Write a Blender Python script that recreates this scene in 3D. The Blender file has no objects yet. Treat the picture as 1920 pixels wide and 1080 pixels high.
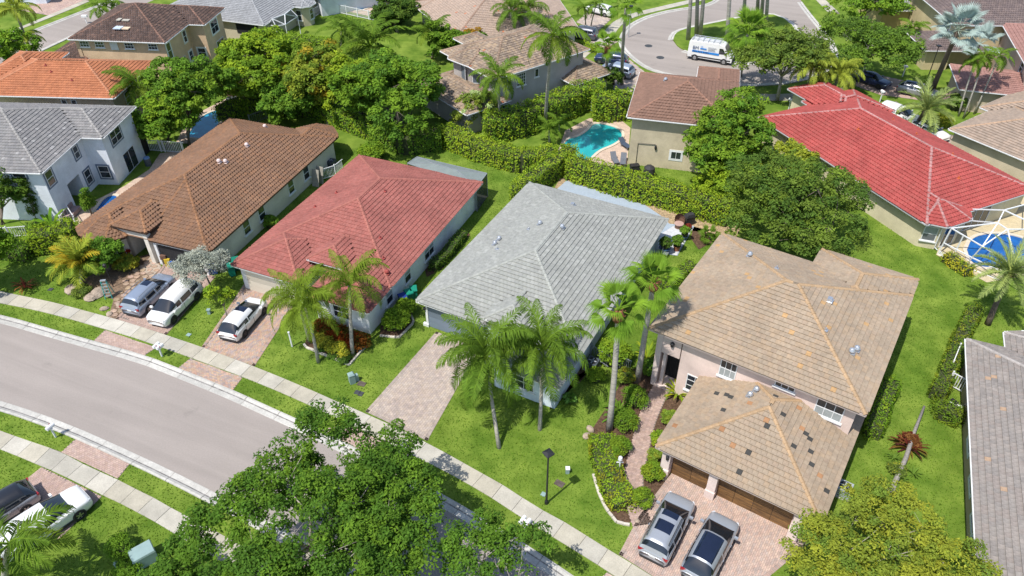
import bpy, math, random
import numpy as np
from mathutils import Vector, Matrix

random.seed(7)
rng = np.random.default_rng(7)
sc = bpy.context.scene
COL = sc.collection

# ------------------------------------------------------------------ camera
F = 1410.0            # focal length in pixels of a 1920 wide picture
CAM_H = 40.0
R = np.array([[0.9999836, -0.00572728, 0.0],
              [-0.00359827, -0.62825833, 0.77799648],
              [-0.00445581, -0.77798372, -0.62826864]])
cam = bpy.data.cameras.new('camera')
cam.sensor_fit = 'HORIZONTAL'
cam.sensor_width = 36.0
cam.lens = 36.0 * F / 1920.0
cam.clip_start = 0.5
cam.clip_end = 2000
camo = bpy.data.objects.new('camera', cam)
COL.objects.link(camo)
m = Matrix.Identity(4)
for i in range(3):
    m[i][0] = R[i, 0]; m[i][1] = -R[i, 1]; m[i][2] = -R[i, 2]
m[2][3] = CAM_H
camo.matrix_world = m
sc.camera = camo

# ------------------------------------------------------------------ sky, sun, exposure
SUN_EL = math.radians(62.0)
SUN_AZ = math.radians(226.8)           # clockwise from +Y, where the sun stands
w = bpy.data.worlds.new('World'); sc.world = w; w.use_nodes = True
nt = w.node_tree
bg = nt.nodes['Background']
sky = nt.nodes.new('ShaderNodeTexSky')
sky.sky_type = 'NISHITA'; sky.sun_disc = False
sky.sun_elevation = SUN_EL; sky.sun_rotation = SUN_AZ
nt.links.new(sky.outputs[0], bg.inputs[0])
bg.inputs[1].default_value = 0.145
sl = bpy.data.lights.new('sun', 'SUN'); sl.energy = 4.3; sl.angle = math.radians(0.53)
sl.color = (1.0, 0.955, 0.89)
so = bpy.data.objects.new('sun', sl); COL.objects.link(so)
tosun = Vector((math.sin(SUN_AZ) * math.cos(SUN_EL), math.cos(SUN_AZ) * math.cos(SUN_EL), math.sin(SUN_EL)))
so.rotation_euler = tosun.to_track_quat('Z', 'Y').to_euler()
so.location = (0, 0, 120)
sc.view_settings.view_transform = 'Standard'
sc.view_settings.look = 'None'
sc.view_settings.exposure = 0.38
sc.view_settings.gamma = 1.0
sc.view_settings.use_curve_mapping = False
sc.cycles.max_bounces = 6
sc.cycles.transparent_max_bounces = 12

# ------------------------------------------------------------------ surveying helpers
def at(px, py, z=0.0):
    """Point of the place at height z that the survey photo shows at (px, py)."""
    r = R @ np.array([(px - 960.0) / F, (py - 540.0) / F, 1.0])
    k = -(CAM_H - z) / r[2]
    return np.array([r[0] * k, r[1] * k])
def at3(px, py, z=0.0):
    p = at(px, py, z); return (float(p[0]), float(p[1]), z)

# ------------------------------------------------------------------ materials
MATS = {}
def mat(name, rgb, rough=0.8, var=0.12, scale=2.0, bump=0.0, bscale=None, col=None, metal=0.0, spec=0.4, coat=0.0,
        transl=0.0, rgb2=None, stretch=None, fine=0.0, finescale=30.0, alpha=1.0, streak=None):
    """Procedural principled material: noise mottling between rgb and a second tone, optional per-face or per-object tint, bump."""
    if name in MATS: return MATS[name]
    mt = bpy.data.materials.new(name); mt.use_nodes = True
    nt = mt.node_tree; N = nt.nodes; L = nt.links
    bs = N['Principled BSDF']; out = N['Material Output']
    tc = N.new('ShaderNodeTexCoord'); src = tc.outputs['Object']
    if stretch:
        mp = N.new('ShaderNodeMapping'); mp.inputs['Scale'].default_value = stretch
        L.new(src, mp.inputs[0]); src = mp.outputs[0]
    nz = N.new('ShaderNodeTexNoise'); nz.inputs['Scale'].default_value = scale
    nz.inputs['Detail'].default_value = 5.0; nz.inputs['Roughness'].default_value = 0.62
    L.new(src, nz.inputs['Vector'])
    rp = N.new('ShaderNodeValToRGB'); L.new(nz.outputs['Fac'], rp.inputs[0])
    a = [c * (1 - var) for c in rgb]; b = list(rgb2) if rgb2 else [min(1, c * (1 + var)) for c in rgb]
    rp.color_ramp.elements[0].position = 0.33; rp.color_ramp.elements[0].color = (*a, 1)
    rp.color_ramp.elements[1].position = 0.67; rp.color_ramp.elements[1].color = (*b, 1)
    c = rp.outputs[0]
    if fine:
        n2 = N.new('ShaderNodeTexNoise'); n2.inputs['Scale'].default_value = finescale; n2.inputs['Detail'].default_value = 3
        L.new(src, n2.inputs['Vector'])
        mr = N.new('ShaderNodeMapRange'); mr.inputs[1].default_value = 0.3; mr.inputs[2].default_value = 0.7
        mr.inputs[3].default_value = 1 - fine; mr.inputs[4].default_value = 1 + fine
        L.new(n2.outputs['Fac'], mr.inputs[0])
        mx = N.new('ShaderNodeMix'); mx.data_type = 'RGBA'; mx.blend_type = 'MULTIPLY'; mx.inputs[0].default_value = 1
        L.new(c, mx.inputs[6]); L.new(mr.outputs[0], mx.inputs[7]); c = mx.outputs[2]
    if streak:           # (angle, amount, across): long soft wear bands in one direction
        mp = N.new('ShaderNodeMapping'); mp.vector_type = 'TEXTURE'; mp.inputs['Rotation'].default_value = (0, 0, -streak[0]); mp.inputs['Scale'].default_value = (28, 1 / streak[2], 1)
        L.new(tc.outputs['Object'], mp.inputs[0])
        n3 = N.new('ShaderNodeTexNoise'); n3.inputs['Scale'].default_value = 1.0; n3.inputs['Detail'].default_value = 6; n3.inputs['Roughness'].default_value = .6; n3.inputs['Distortion'].default_value = .4; L.new(mp.outputs[0], n3.inputs['Vector'])
        mr = N.new('ShaderNodeMapRange'); mr.inputs[1].default_value = 0.35; mr.inputs[2].default_value = 0.65; mr.inputs[3].default_value = 1 - streak[1]; mr.inputs[4].default_value = 1 + streak[1]
        L.new(n3.outputs['Fac'], mr.inputs[0])
        n4 = N.new('ShaderNodeTexNoise'); n4.inputs['Scale'].default_value = .55; n4.inputs['Detail'].default_value = 8; n4.inputs['Roughness'].default_value = .7; L.new(tc.outputs['Object'], n4.inputs['Vector'])
        m4 = N.new('ShaderNodeMapRange'); m4.inputs[1].default_value = 0.60; m4.inputs[2].default_value = 0.74; m4.inputs[3].default_value = 1; m4.inputs[4].default_value = 1 - streak[1] * 2.2
        L.new(n4.outputs['Fac'], m4.inputs[0])
        mu = N.new('ShaderNodeMath'); mu.operation = 'MULTIPLY'; L.new(mr.outputs[0], mu.inputs[0]); L.new(m4.outputs[0], mu.inputs[1])
        mx = N.new('ShaderNodeMix'); mx.data_type = 'RGBA'; mx.blend_type = 'MULTIPLY'; mx.inputs[0].default_value = 1
        L.new(c, mx.inputs[6]); L.new(mu.outputs[0], mx.inputs[7]); c = mx.outputs[2]
    if col:
        if col == 'face':
            at_ = N.new('ShaderNodeAttribute'); at_.attribute_name = 'col'; o = at_.outputs['Color']
        else:
            at_ = N.new('ShaderNodeObjectInfo'); o = at_.outputs['Color']
        mx = N.new('ShaderNodeMix'); mx.data_type = 'RGBA'; mx.blend_type = 'MULTIPLY'; mx.inputs[0].default_value = 1
        L.new(c, mx.inputs[6]); L.new(o, mx.inputs[7]); c = mx.outputs[2]
    L.new(c, bs.inputs['Base Color'])
    bs.inputs['Roughness'].default_value = rough; bs.inputs['Metallic'].default_value = metal
    bs.inputs['Specular IOR Level'].default_value = spec; bs.inputs['Coat Weight'].default_value = coat
    bs.inputs['Coat Roughness'].default_value = 0.05
    bs.inputs['Alpha'].default_value = alpha
    if bump:
        nb = N.new('ShaderNodeTexNoise'); nb.inputs['Scale'].default_value = bscale or scale * 6; nb.inputs['Detail'].default_value = 4
        L.new(src, nb.inputs['Vector'])
        bp = N.new('ShaderNodeBump'); bp.inputs['Strength'].default_value = bump; bp.inputs['Distance'].default_value = 0.05
        L.new(nb.outputs['Fac'], bp.inputs['Height']); L.new(bp.outputs[0], bs.inputs['Normal'])
    if transl:
        tr = N.new('ShaderNodeBsdfTranslucent'); L.new(c, tr.inputs[0])
        ms = N.new('ShaderNodeMixShader'); ms.inputs[0].default_value = transl
        L.new(bs.outputs[0], ms.inputs[1]); L.new(tr.outputs[0], ms.inputs[2]); L.new(ms.outputs[0], out.inputs[0])
    MATS[name] = mt
    return mt

# ------------------------------------------------------------------ mesh builder
class MB:
    def __init__(s): s.v = []; s.f = []; s.c = []; s.mi = []
    def poly(s, pts, c=None, mi=0):
        n = len(s.v); s.v.extend([tuple(p) for p in pts]); s.f.append(tuple(range(n, n + len(pts)))); s.c.append(c); s.mi.append(mi)
    def faces(s, pts, fs, c=None, mi=0):
        n = len(s.v); s.v.extend([tuple(p) for p in pts])
        for f in fs: s.f.append(tuple(n + i for i in f)); s.c.append(c); s.mi.append(mi)
    def box(s, c, d, rz=0.0, col=None, mi=0, taper=1.0):
        x, y, z = c; a, b, h = d[0] / 2, d[1] / 2, d[2] / 2
        cs, sn = math.cos(rz), math.sin(rz); P = []
        for dz in (-h, h):
            t = taper if dz > 0 else 1.0
            for dx, dy in ((-a, -b), (a, -b), (a, b), (-a, b)):
                dx *= t; dy *= t
                P.append((x + dx * cs - dy * sn, y + dx * sn + dy * cs, z + dz))
        s.faces(P, ((3, 2, 1, 0), (4, 5, 6, 7), (0, 1, 5, 4), (1, 2, 6, 5), (2, 3, 7, 6), (3, 0, 4, 7)), col, mi)
    def prism(s, poly, z0, z1, col=None, mi=0, bottom=False, top=True):
        n = len(poly)
        P = [(p[0], p[1], z0) for p in poly] + [(p[0], p[1], z1) for p in poly]
        fs = [(i, (i + 1) % n, n + (i + 1) % n, n + i) for i in range(n)]
        if top: fs.append(tuple(range(n, 2 * n)))
        if bottom: fs.append(tuple(range(n - 1, -1, -1)))
        s.faces(P, fs, col, mi)
    def tube(s, pts, r, n=8, col=None, mi=0, cap=True):
        pts = [Vector(p) for p in pts]
        rs = r if isinstance(r, (list, tuple)) else [r] * len(pts)
        rings = []; up = Vector((0, 0, 1))
        base = len(s.v)
        for i, p in enumerate(pts):
            d = (pts[min(i + 1, len(pts) - 1)] - pts[max(i - 1, 0)]).normalized()
            a = d.cross(up if abs(d.z) < 0.95 else Vector((1, 0, 0))).normalized(); b = d.cross(a)
            for k in range(n):
                t = 2 * math.pi * k / n
                s.v.append(tuple(p + (a * math.cos(t) + b * math.sin(t)) * rs[i]))
        for i in range(len(pts) - 1):
            for k in range(n):
                k2 = (k + 1) % n
                s.f.append((base + i * n + k, base + i * n + k2, base + (i + 1) * n + k2, base + (i + 1) * n + k)); s.c.append(col); s.mi.append(mi)
        if cap:
            e = base + (len(pts) - 1) * n
            s.f.append(tuple(range(e, e + n))); s.c.append(col); s.mi.append(mi)
            s.f.append(tuple(range(base + n - 1, base - 1, -1))); s.c.append(col); s.mi.append(mi)
    def bar(s, a, b, w, h=None, col=None, mi=0):
        a = Vector(a); b = Vector(b); h = h or w
        d = (b - a); u = d.normalized(); up = Vector((0, 0, 1)) if abs(u.z) < 0.95 else Vector((1, 0, 0))
        x = u.cross(up).normalized() * (w / 2); y = u.cross(x).normalized() * (h / 2)
        P = [a - x - y, a + x - y, a + x + y, a - x + y, b - x - y, b + x - y, b + x + y, b - x + y]
        s.faces(P, ((0, 1, 2, 3), (7, 6, 5, 4), (0, 4, 5, 1), (1, 5, 6, 2), (2, 6, 7, 3), (3, 7, 4, 0)), col, mi)
    def lathe(s, c, prof, n=16, col=None, mi=0):
        base = len(s.v)
        for r, z in prof:
            for k in range(n):
                t = 2 * math.pi * k / n
                s.v.append((c[0] + r * math.cos(t), c[1] + r * math.sin(t), c[2] + z))
        for i in range(len(prof) - 1):
            for k in range(n):
                k2 = (k + 1) % n
                s.f.append((base + i * n + k, base + i * n + k2, base + (i + 1) * n + k2, base + (i + 1) * n + k)); s.c.append(col); s.mi.append(mi)
        e = base + (len(prof) - 1) * n
        s.f.append(tuple(range(e, e + n))); s.c.append(col); s.mi.append(mi)
    def mesh(s, name, mats, smooth=False):
        me = bpy.data.meshes.new(name)
        me.from_pydata(s.v, [], s.f)
        for mt in (mats if isinstance(mats, (list, tuple)) else [mats]): me.materials.append(mt)
        if any(s.mi): me.polygons.foreach_set('material_index', s.mi)
        if any(c is not None for c in s.c):
            at_ = me.attributes.new('col', 'FLOAT_COLOR', 'FACE')
            arr = np.ones((len(s.f), 4), np.float32)
            for i, c in enumerate(s.c):
                if c is not None: arr[i, :3] = c
            at_.data.foreach_set('color', arr.ravel())
        if smooth: me.polygons.foreach_set('use_smooth', [True] * len(s.f))
        me.update()
        return me
    def build(s, name, mats, parent=None, smooth=False, label=None, kind=None):
        return link(name, s.mesh(name, mats, smooth), parent, label, kind)

def link(name, data, parent=None, label=None, kind=None):
    o = bpy.data.objects.new(name, data); COL.objects.link(o)
    if parent is not None: o.parent = parent
    if label: o['label'] = label
    if kind: o['kind'] = kind
    return o
def tag(o, label, cat, group=None, kind=None):
    o['label'] = label; o['category'] = cat
    if group: o['group'] = group
    if kind: o['kind'] = kind
    return o
def thing(name, label, cat, loc=(0, 0, 0), rz=0.0, group=None):
    o = bpy.data.objects.new(name, None); COL.objects.link(o); o.empty_display_size = 0.3
    o.location = loc; o.rotation_euler = (0, 0, rz)
    return tag(o, label, cat, group)
def copy_thing(o, loc, rz=None, label=None, group=None, scale=None):
    def rec(x, p):
        c = x.copy(); COL.objects.link(c)
        if p is not None:
            c.parent = p
        for ch in x.children: rec(ch, c)
        return c
    c = rec(o, None); c.location = loc
    if rz is not None: c.rotation_euler = (0, 0, rz)
    if label: c['label'] = label
    if group: c['group'] = group
    if scale: c.scale = (scale,) * 3
    return c
def quads(name, V, C, mt, parent=None, kind=None, label=None):
    """Many separate quads at once: V (n,4,3), C (n,3) tint."""
    n = len(V)
    me = bpy.data.meshes.new(name)
    me.vertices.add(n * 4); me.vertices.foreach_set('co', np.ascontiguousarray(V, np.float32).ravel())
    me.loops.add(n * 4); me.loops.foreach_set('vertex_index', np.arange(n * 4, dtype=np.int32))
    me.polygons.add(n); me.polygons.foreach_set('loop_start', np.arange(0, n * 4, 4, dtype=np.int32))
    me.polygons.foreach_set('loop_total', np.full(n, 4, np.int32))
    me.materials.append(mt)
    me.update(calc_edges=True)
    if C is not None:
        a = me.attributes.new('col', 'FLOAT_COLOR', 'FACE')
        arr = np.ones((n, 4), np.float32); arr[:, :3] = C
        a.data.foreach_set('color', arr.ravel())
    return link(name, me, parent, label, kind) if parent is not False else me

# polygon helpers
def clip_half(poly, a, b, c):
    """keep a*x+b*y<=c"""
    out = []
    n = len(poly)
    for i in range(n):
        p = poly[i]; q = poly[(i + 1) % n]
        dp = a * p[0] + b * p[1] - c; dq = a * q[0] + b * q[1] - c
        if dp <= 1e-9: out.append(p)
        if (dp < -1e-9 and dq > 1e-9) or (dp > 1e-9 and dq < -1e-9):
            t = dp / (dp - dq); out.append((p[0] + (q[0] - p[0]) * t, p[1] + (q[1] - p[1]) * t))
    return out
def clip_convex(poly, clip):
    n = len(clip)
    for i in range(n):
        x0, y0 = clip[i]; x1, y1 = clip[(i + 1) % n]
        a = (y1 - y0); b = -(x1 - x0)
        poly = clip_half(poly, a, b, a * x0 + b * y0)
        if len(poly) < 3: return []
    return poly
def area(poly):
    return 0.5 * sum(poly[i][0] * poly[(i + 1) % len(poly)][1] - poly[(i + 1) % len(poly)][0] * poly[i][1] for i in range(len(poly)))
def inset_poly(poly, d):
    """inset of a ccw polygon"""
    n = len(poly); out = []
    for i in range(n):
        p0 = np.array(poly[i - 1]); p1 = np.array(poly[i]); p2 = np.array(poly[(i + 1) % n])
        e1 = (p1 - p0) / np.linalg.norm(p1 - p0); e2 = (p2 - p1) / np.linalg.norm(p2 - p1)
        n1 = np.array([-e1[1], e1[0]]); n2 = np.array([-e2[1], e2[0]])
        k = (n1 + n2) / (1 + n1 @ n2)
        out.append(tuple(p1 + k * d))
    return out
def densify(pts, step):
    pts = [np.array(p, float) for p in pts]; out = [pts[0]]
    for a, b in zip(pts, pts[1:]):
        n = max(1, int(np.linalg.norm(b - a) / step))
        for k in range(1, n + 1): out.append(a + (b - a) * k / n)
    return out
def smooth_path(pts, it=2):
    pts = [np.array(p, float) for p in pts]
    for _ in range(it):
        q = [pts[0]]
        for a, b in zip(pts, pts[1:]): q += [a * .75 + b * .25, a * .25 + b * .75]
        q.append(pts[-1]); pts = q
    return pts
def resample(pts, step):
    pts = [np.array(p, float) for p in pts]
    d = [0]
    for a, b in zip(pts, pts[1:]): d.append(d[-1] + np.linalg.norm(b - a))
    n = int(d[-1] / step); ts = [i * step for i in range(n + 1)]
    X = np.interp(ts, d, [p[0] for p in pts]); Y = np.interp(ts, d, [p[1] for p in pts])
    return [np.array(q) for q in zip(X, Y)]
def normals2(pts):
    out = []
    for i in range(len(pts)):
        d = pts[min(i + 1, len(pts) - 1)] - pts[max(i - 1, 0)]; d = d / np.linalg.norm(d)
        out.append(np.array([-d[1], d[0]]))
    return out
def in_poly(x, y, poly):
    c = False; n = len(poly)
    for i in range(n):
        x0, y0 = poly[i][:2]; x1, y1 = poly[(i + 1) % n][:2]
        if (y0 > y) != (y1 > y) and x < (x1 - x0) * (y - y0) / (y1 - y0) + x0: c = not c
    return c
# ------------------------------------------------------------------ setting materials
M_GRASS = mat('lawn grass', (0.105, 0.195, 0.020), 0.95, 0.25, 0.35, bump=0.4, bscale=9, fine=0.12, finescale=.7, rgb2=(0.16, 0.222, 0.034), spec=0.1)
M_BLADE = mat('grass blades', (0.135, 0.245, 0.022), 0.8, 0.1, 1.0, col='face', spec=0.2, transl=0.3)
M_ROAD = mat('weathered asphalt', (0.285, 0.252, 0.228), 0.92, 0.05, 0.12, bump=0.25, bscale=40, fine=0.05, finescale=9, spec=0.2, streak=(math.radians(23), .075, .7))
M_CONC = mat('pale concrete', (0.40, 0.378, 0.32), 0.9, 0.12, 0.9, bump=0.1, bscale=20, col='object', fine=0.1, finescale=14, spec=0.25)
M_KERB = mat('kerb concrete', (0.45, 0.437, 0.405), 0.9, 0.12, 1.2, col='object', fine=0.12, finescale=8, spec=0.25)
M_GUT = mat('gutter dirt', (0.20, 0.19, 0.18), 0.95, 0.3, 1.2, fine=0.3, finescale=3, spec=0.1)
M_SUB = mat('joint sand', (0.16, 0.14, 0.12), 0.95, 0.2, 3)
M_PAVE = mat('paver concrete', (0.40, 0.33, 0.29), 0.9, 0.10, 0.35, col='face', fine=0.12, finescale=3, spec=0.2, rgb2=(0.42, 0.36, 0.31))
M_MULCH = mat('brown mulch', (0.10, 0.062, 0.04), 0.98, 0.4, 5, bump=0.8, bscale=25, fine=0.4, finescale=18, spec=0.1)
M_STONEBED = mat('dry straw mulch', (0.33, 0.24, 0.14), 0.98, 0.35, 3, bump=0.8, bscale=18, fine=0.35, finescale=12)
M_DECK = mat('pool deck pavers', (0.46, 0.35, 0.27), 0.9, 0.12, 2, bump=0.2, bscale=12, fine=0.15, finescale=6)
M_DECKG = mat('grey painted patio', (0.30, 0.355, 0.41), 0.7, 0.06, 1.5, fine=0.05, finescale=9)
M_WATER = mat('pool water', (0.02, 0.34, 0.345), 0.06, 0.14, 0.5, bump=0.025, bscale=2.5, spec=0.5)
M_WATERB = mat('blue pool water', (0.012, 0.10, 0.32), 0.06, 0.25, 0.5, bump=0.025, bscale=2.5, spec=0.5)
M_WATERC = mat('pale pool water', (0.02, 0.28, 0.46), 0.06, 0.2, 0.6, bump=0.03, bscale=2.5, spec=0.5)
M_COPING = mat('pool coping', (0.55, 0.48, 0.38), 0.85, 0.1, 3)

PAVED = []           # polygons kept free of grass blades
def sheet(name, poly, z, mt, kind='structure', parent=None, label=None):
    mb = MB()
    if area(poly) < 0: poly = poly[::-1]
    mb.poly([(p[0], p[1], z) for p in poly])
    PAVED.append([tuple(p) for p in poly])
    return mb.build(name, mt, parent, kind=kind, label=label)
def pp(*pts, z=0.0):
    return [tuple(float(c) for c in at(px, py, z)) for px, py in pts]

# ground: one sheet to the horizon
mb = MB(); N_ = 14
xs = [-700, -300, -150, -90, -50, -25, 0, 25, 50, 90, 150, 300, 700]; ys = [-500, -200, -60, 0, 20, 40, 60, 80, 100, 130, 160, 220, 400, 900]
for i in range(len(xs) - 1):
    for j in range(len(ys) - 1):
        mb.poly([(xs[i], ys[j], 0), (xs[i + 1], ys[j], 0), (xs[i + 1], ys[j + 1], 0), (xs[i], ys[j + 1], 0)])
mb.build('lawn', M_GRASS, kind='structure')

# ---- near street: kerb lines, road, pavements
N_KERB = smooth_path(pp((-420, 500), (-200, 546), (0, 590), (142, 631), (272, 667), (334, 691), (436, 732), (480, 752), (595, 804), (715, 866), (835, 930), (960, 1005), (1075, 1080), (1230, 1190), (1420, 1340)), 1)
S_KERB = smooth_path(pp((-420, 660), (-200, 712), (0, 770), (110, 809), (245, 870), (375, 934), (517, 1012), (620, 1070), (760, 1160), (900, 1260)), 1)
road = [tuple(p) for p in N_KERB] + [tuple(p) for p in S_KERB[::-1]]
mb = MB(); nN = resample(N_KERB, 2.0); 
S_r = np.array(resample(S_KERB, 0.5))
for a, b in zip(nN, nN[1:]):
    pa = S_r[np.argmin(((S_r - a) ** 2).sum(1))]; pb = S_r[np.argmin(((S_r - b) ** 2).sum(1))]
    mb.poly([(pa[0], pa[1], .004), (pb[0], pb[1], .004), (b[0], b[1], .004), (a[0], a[1], .004)])
mb.build('road', M_ROAD, kind='structure')
PAVED.append(road)
def kerb_run(path, side, name='kerb', step=3.05):
    """side=+1: the road lies to the left of the path direction. Each cast section is a piece of its own."""
    pts = resample(path, step / 4); nn = normals2(pts)
    root = None
    prof = [(-.02, .02), (0, .10), (.13, .115), (.30, .035), (.38, .012), (.76, .022), (.78, .0)]
    k = 0
    while k + 4 < len(pts):
        mb = MB()
        for i in range(k, k + 4):
            rows = []
            for q in (i, i + 1):
                p = pts[q]; n = nn[q] * side
                t = (pts[min(q + 1, len(pts) - 1)] - pts[max(q - 1, 0)]); t = t / np.linalg.norm(t)
                e = 0.018 if q == k else (-0.018 if q == k + 4 else 0)
                rows.append([(p[0] + n[0] * d + t[0] * e, p[1] + n[1] * d + t[1] * e, z) for d, z in prof])
            for j in range(len(prof) - 1):
                f = [rows[0][j], rows[1][j], rows[1][j + 1], rows[0][j + 1]]
                if side > 0: f = f[::-1]
                mb.poly(f, None, 1 if j == 3 else 0)
        if root is None:
            root = thing_struct(name)
        o = mb.build('kerb_section', [M_KERB, M_GUT], root)
        g = random.uniform(.86, 1.08); o.color = (g, g, g * .99, 1)
        k += 4
    return root
def thing_struct(name):
    o = bpy.data.objects.new(name, None); COL.objects.link(o); o['kind'] = 'structure'; return o
kerb_run(N_KERB, -1)
kerb_run(S_KERB, 1)

def pavement(left, right, step=1.55, z=0.05):
    """slabs between two edge lines, each slab its own piece"""
    L_ = resample(smooth_path(left, 2), 0.25); Rr = np.array(resample(smooth_path(right, 2), 0.1))
    root = thing_struct('sidewalk')
    d = 0; idx = [0]
    Lr = resample(smooth_path(left, 2), step)
    prev = None
    for i in range(len(Lr) - 1):
        a = Lr[i]; b = Lr[i + 1]
        def other(p, d_):
            n = np.array([-d_[1], d_[0]]); rel = Rr - p
            t = np.abs(rel @ d_); return Rr[np.argmin(t + 0.02 * np.linalg.norm(rel, axis=1))]
        dd = (b - a) / np.linalg.norm(b - a)
        if prev is None: prev = other(a, dd)
        c = other(b, dd)
        e = dd * 0.014
        poly = [tuple(a + e), tuple(b - e), tuple(c - e), tuple(prev + e)]
        prev = c
        if area(poly) < 0: poly = poly[::-1]
        cl = random.choice([(1, 1, 1), (1.02, 1.0, .95), (.93, .93, .93), (1.06, 1.06, 1.07), (.97, .95, .9)]); g = random.uniform(.9, 1.06)
        mb = MB(); mb.prism(poly, -0.05, z + random.uniform(-.006, .006))
        o = mb.build('slab', M_CONC, root); o.color = (cl[0] * g, cl[1] * g, cl[2] * g, 1)
        PAVED.append(poly)
    lo = [tuple(p) for p in resample(left, 1.0)] + [tuple(p) for p in resample(right, 1.0)[::-1]]
    sheet('path_joint_bed', lo, 0.012, M_SUB)
    return root
NW_S = pp((-300, 497), (-120, 541), (0, 569), (44, 577), (105, 591), (195, 617), (257, 635), (355, 670), (450, 705), (517, 732), (582, 761), (617, 777), (660, 797), (777, 856), (807, 870), (850, 892), (890, 915), (932, 940), (970, 966), (1011, 992), (1051, 1016), (1096, 1044), (1139, 1071), (1240, 1140), (1380, 1250))
NW_N = pp((-300, 476), (-120, 519), (0, 547), (90, 565), (125, 574), (185, 590), (246, 607), (306, 627), (372, 649), (467, 684), (532, 710), (569, 726), (602, 740), (637, 756), (676, 772), (715, 790), (755, 807), (790, 826), (827, 845), (866, 867), (907, 890), (952, 915), (991, 942), (1034, 967), (1071, 986), (1114, 1015), (1157, 1041), (1220, 1079), (1320, 1143), (1470, 1250))
pavement(NW_S, NW_N)
SW_N = pp((-300, 705), (-120, 765), (0, 808), (47, 825), (114, 847), (152, 869), (187, 885), (222, 900), (257, 919), (295, 937), (331, 959), (366, 976), (440, 1016), (560, 1090), (700, 1190))
SW_S = pp((-300, 738), (-120, 799), (0, 842), (77, 874), (125, 895), (192, 929), (230, 946), (265, 965), (304, 986), (341, 1010), (400, 1045), (520, 1120), (660, 1220))
pavement(SW_N, SW_S)

# ---- paved drives
def pavers(name, poly, ang, tones, sx=0.235, sy=0.117, z=0.03, border=True, stain=0):
    """a paved area: joint bed and the single stones with recessed joints; running bond"""
    poly = [tuple(p) for p in poly]
    if area(poly) < 0: poly = poly[::-1]
    bed = sheet(name, poly, 0.014, M_SUB)
    cs, sn = math.cos(ang), math.sin(ang)
    loc = [(p[0] * cs + p[1] * sn, -p[0] * sn + p[1] * cs) for p in poly]
    x0 = min(p[0] for p in loc); x1 = max(p[0] for p in loc); y0 = min(p[1] for p in loc); y1 = max(p[1] for p in loc)
    mb = MB(); g = 0.006; r = random.Random(len(name) + int(abs(x0) * 10))
    bx = inset_poly(loc, 0.25) if border else loc
    row = 0; y = y0
    def emit(q, tone):
        P = [(a * cs - b * sn, a * sn + b * cs, z) for a, b in q]
        mb.poly(P, tone)
    while y < y1:
        x = x0 - (row % 2) * sx / 2
        while x < x1:
            cx, cy = x + sx / 2, y + sy / 2
            q = [(x + g, y + g), (x + sx - g, y + g), (x + sx - g, y + sy - g), (x + g, y + sy - g)]
            inside = all(in_poly(a, b, bx) for a, b in q)
            if not inside and in_poly(cx, cy, loc):
                q = clip_convex(q, bx) if border else clip_convex(q, loc)
                inside = len(q) > 2 and abs(area(q)) > 0.002
            if inside:
                t = r.choice(tones); k = r.uniform(.92, 1.06)
                emit(q, (t[0] * k, t[1] * k, t[2] * k))
            x += sx
        y += sy; row += 1
    if border:           # soldier course along the edge
        n = len(loc)
        for i in range(n):
            a = np.array(loc[i]); b = np.array(loc[(i + 1) % n]); L_ = np.linalg.norm(b - a); d = (b - a) / L_; nn = np.array([-d[1], d[0]])
            k = max(1, int(L_ / 0.125))
            for j in range(k):
                s0 = a + d * (L_ * j / k + g); s1 = a + d * (L_ * (j + 1) / k - g)
                t = r.choice(tones); kk = r.uniform(.78, .93)
                emit([tuple(s0), tuple(s1), tuple(s1 + nn * .24), tuple(s0 + nn * .24)], (t[0] * kk, t[1] * kk, t[2] * kk))
    mb.build('paver', M_PAVE, bed, kind='stuff')
    return bed
PINK = [(1.04, .88, .86), (1.08, .94, .9), (.98, .85, .85), (1.02, .86, .81)]
ORNG = [(1.12, .93, .74), (.98, .86, .84), (1.15, .88, .76), (.85, .82, .88), (1.05, .95, .84)]
GREYP = [(1.06, 1.04, 1.0), (1.0, 1.0, 1.0), (1.08, 1.05, .99), (.95, .94, .95)]
REDP = [(1.16, .98, .93), (1.08, .95, .93), (1.12, 1.01, .97), (.98, .92, .93), (1.18, 1.03, .96)]
D = math.radians
pavers('driveway', pp((217, 598), (312, 628), (404, 519), (312, 488), (290, 520)), D(70), PINK)
pavers('driveway_apron', pp((176, 639), (269, 668), (293, 652), (197, 619)), D(-20), PINK, border=False)
pavers('driveway', pp((378, 651), (477, 687), (560, 560), (462, 526), (437, 565)), D(66), ORNG)
pavers('driveway_apron', pp((333, 691), (436, 733), (455, 708), (357, 672)), D(-22), ORNG, border=False)
pavers('driveway', pp((685, 772), (801, 827), (898, 655), (818, 622)), D(62), GREYP, .24, .17)
pavers('driveway_apron', pp((598, 803), (722, 868), (769, 854), (661, 800)), D(-25), PINK, border=False)
pavers('driveway', pp((1160, 1040), (1350, 1160), (1534, 1004), (1266, 878), (1198, 968)), D(56), REDP)
pavers('driveway_apron', pp((1106, 1100), (1260, 1210), (1300, 1180), (1139, 1073)), D(-30), REDP, border=False)
pavers('driveway_apron', pp((115, 848), (143, 822), (244, 869), (221, 898)), D(-25), PINK, border=False)
pavers('driveway', pp((-90, 1012), (110, 1013), (191, 931), (78, 876)), D(60), PINK, border=False)
pavers('driveway_apron', pp((478, 1040), (512, 1009), (590, 1053), (560, 1088)), D(-28), PINK, border=False)
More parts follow.
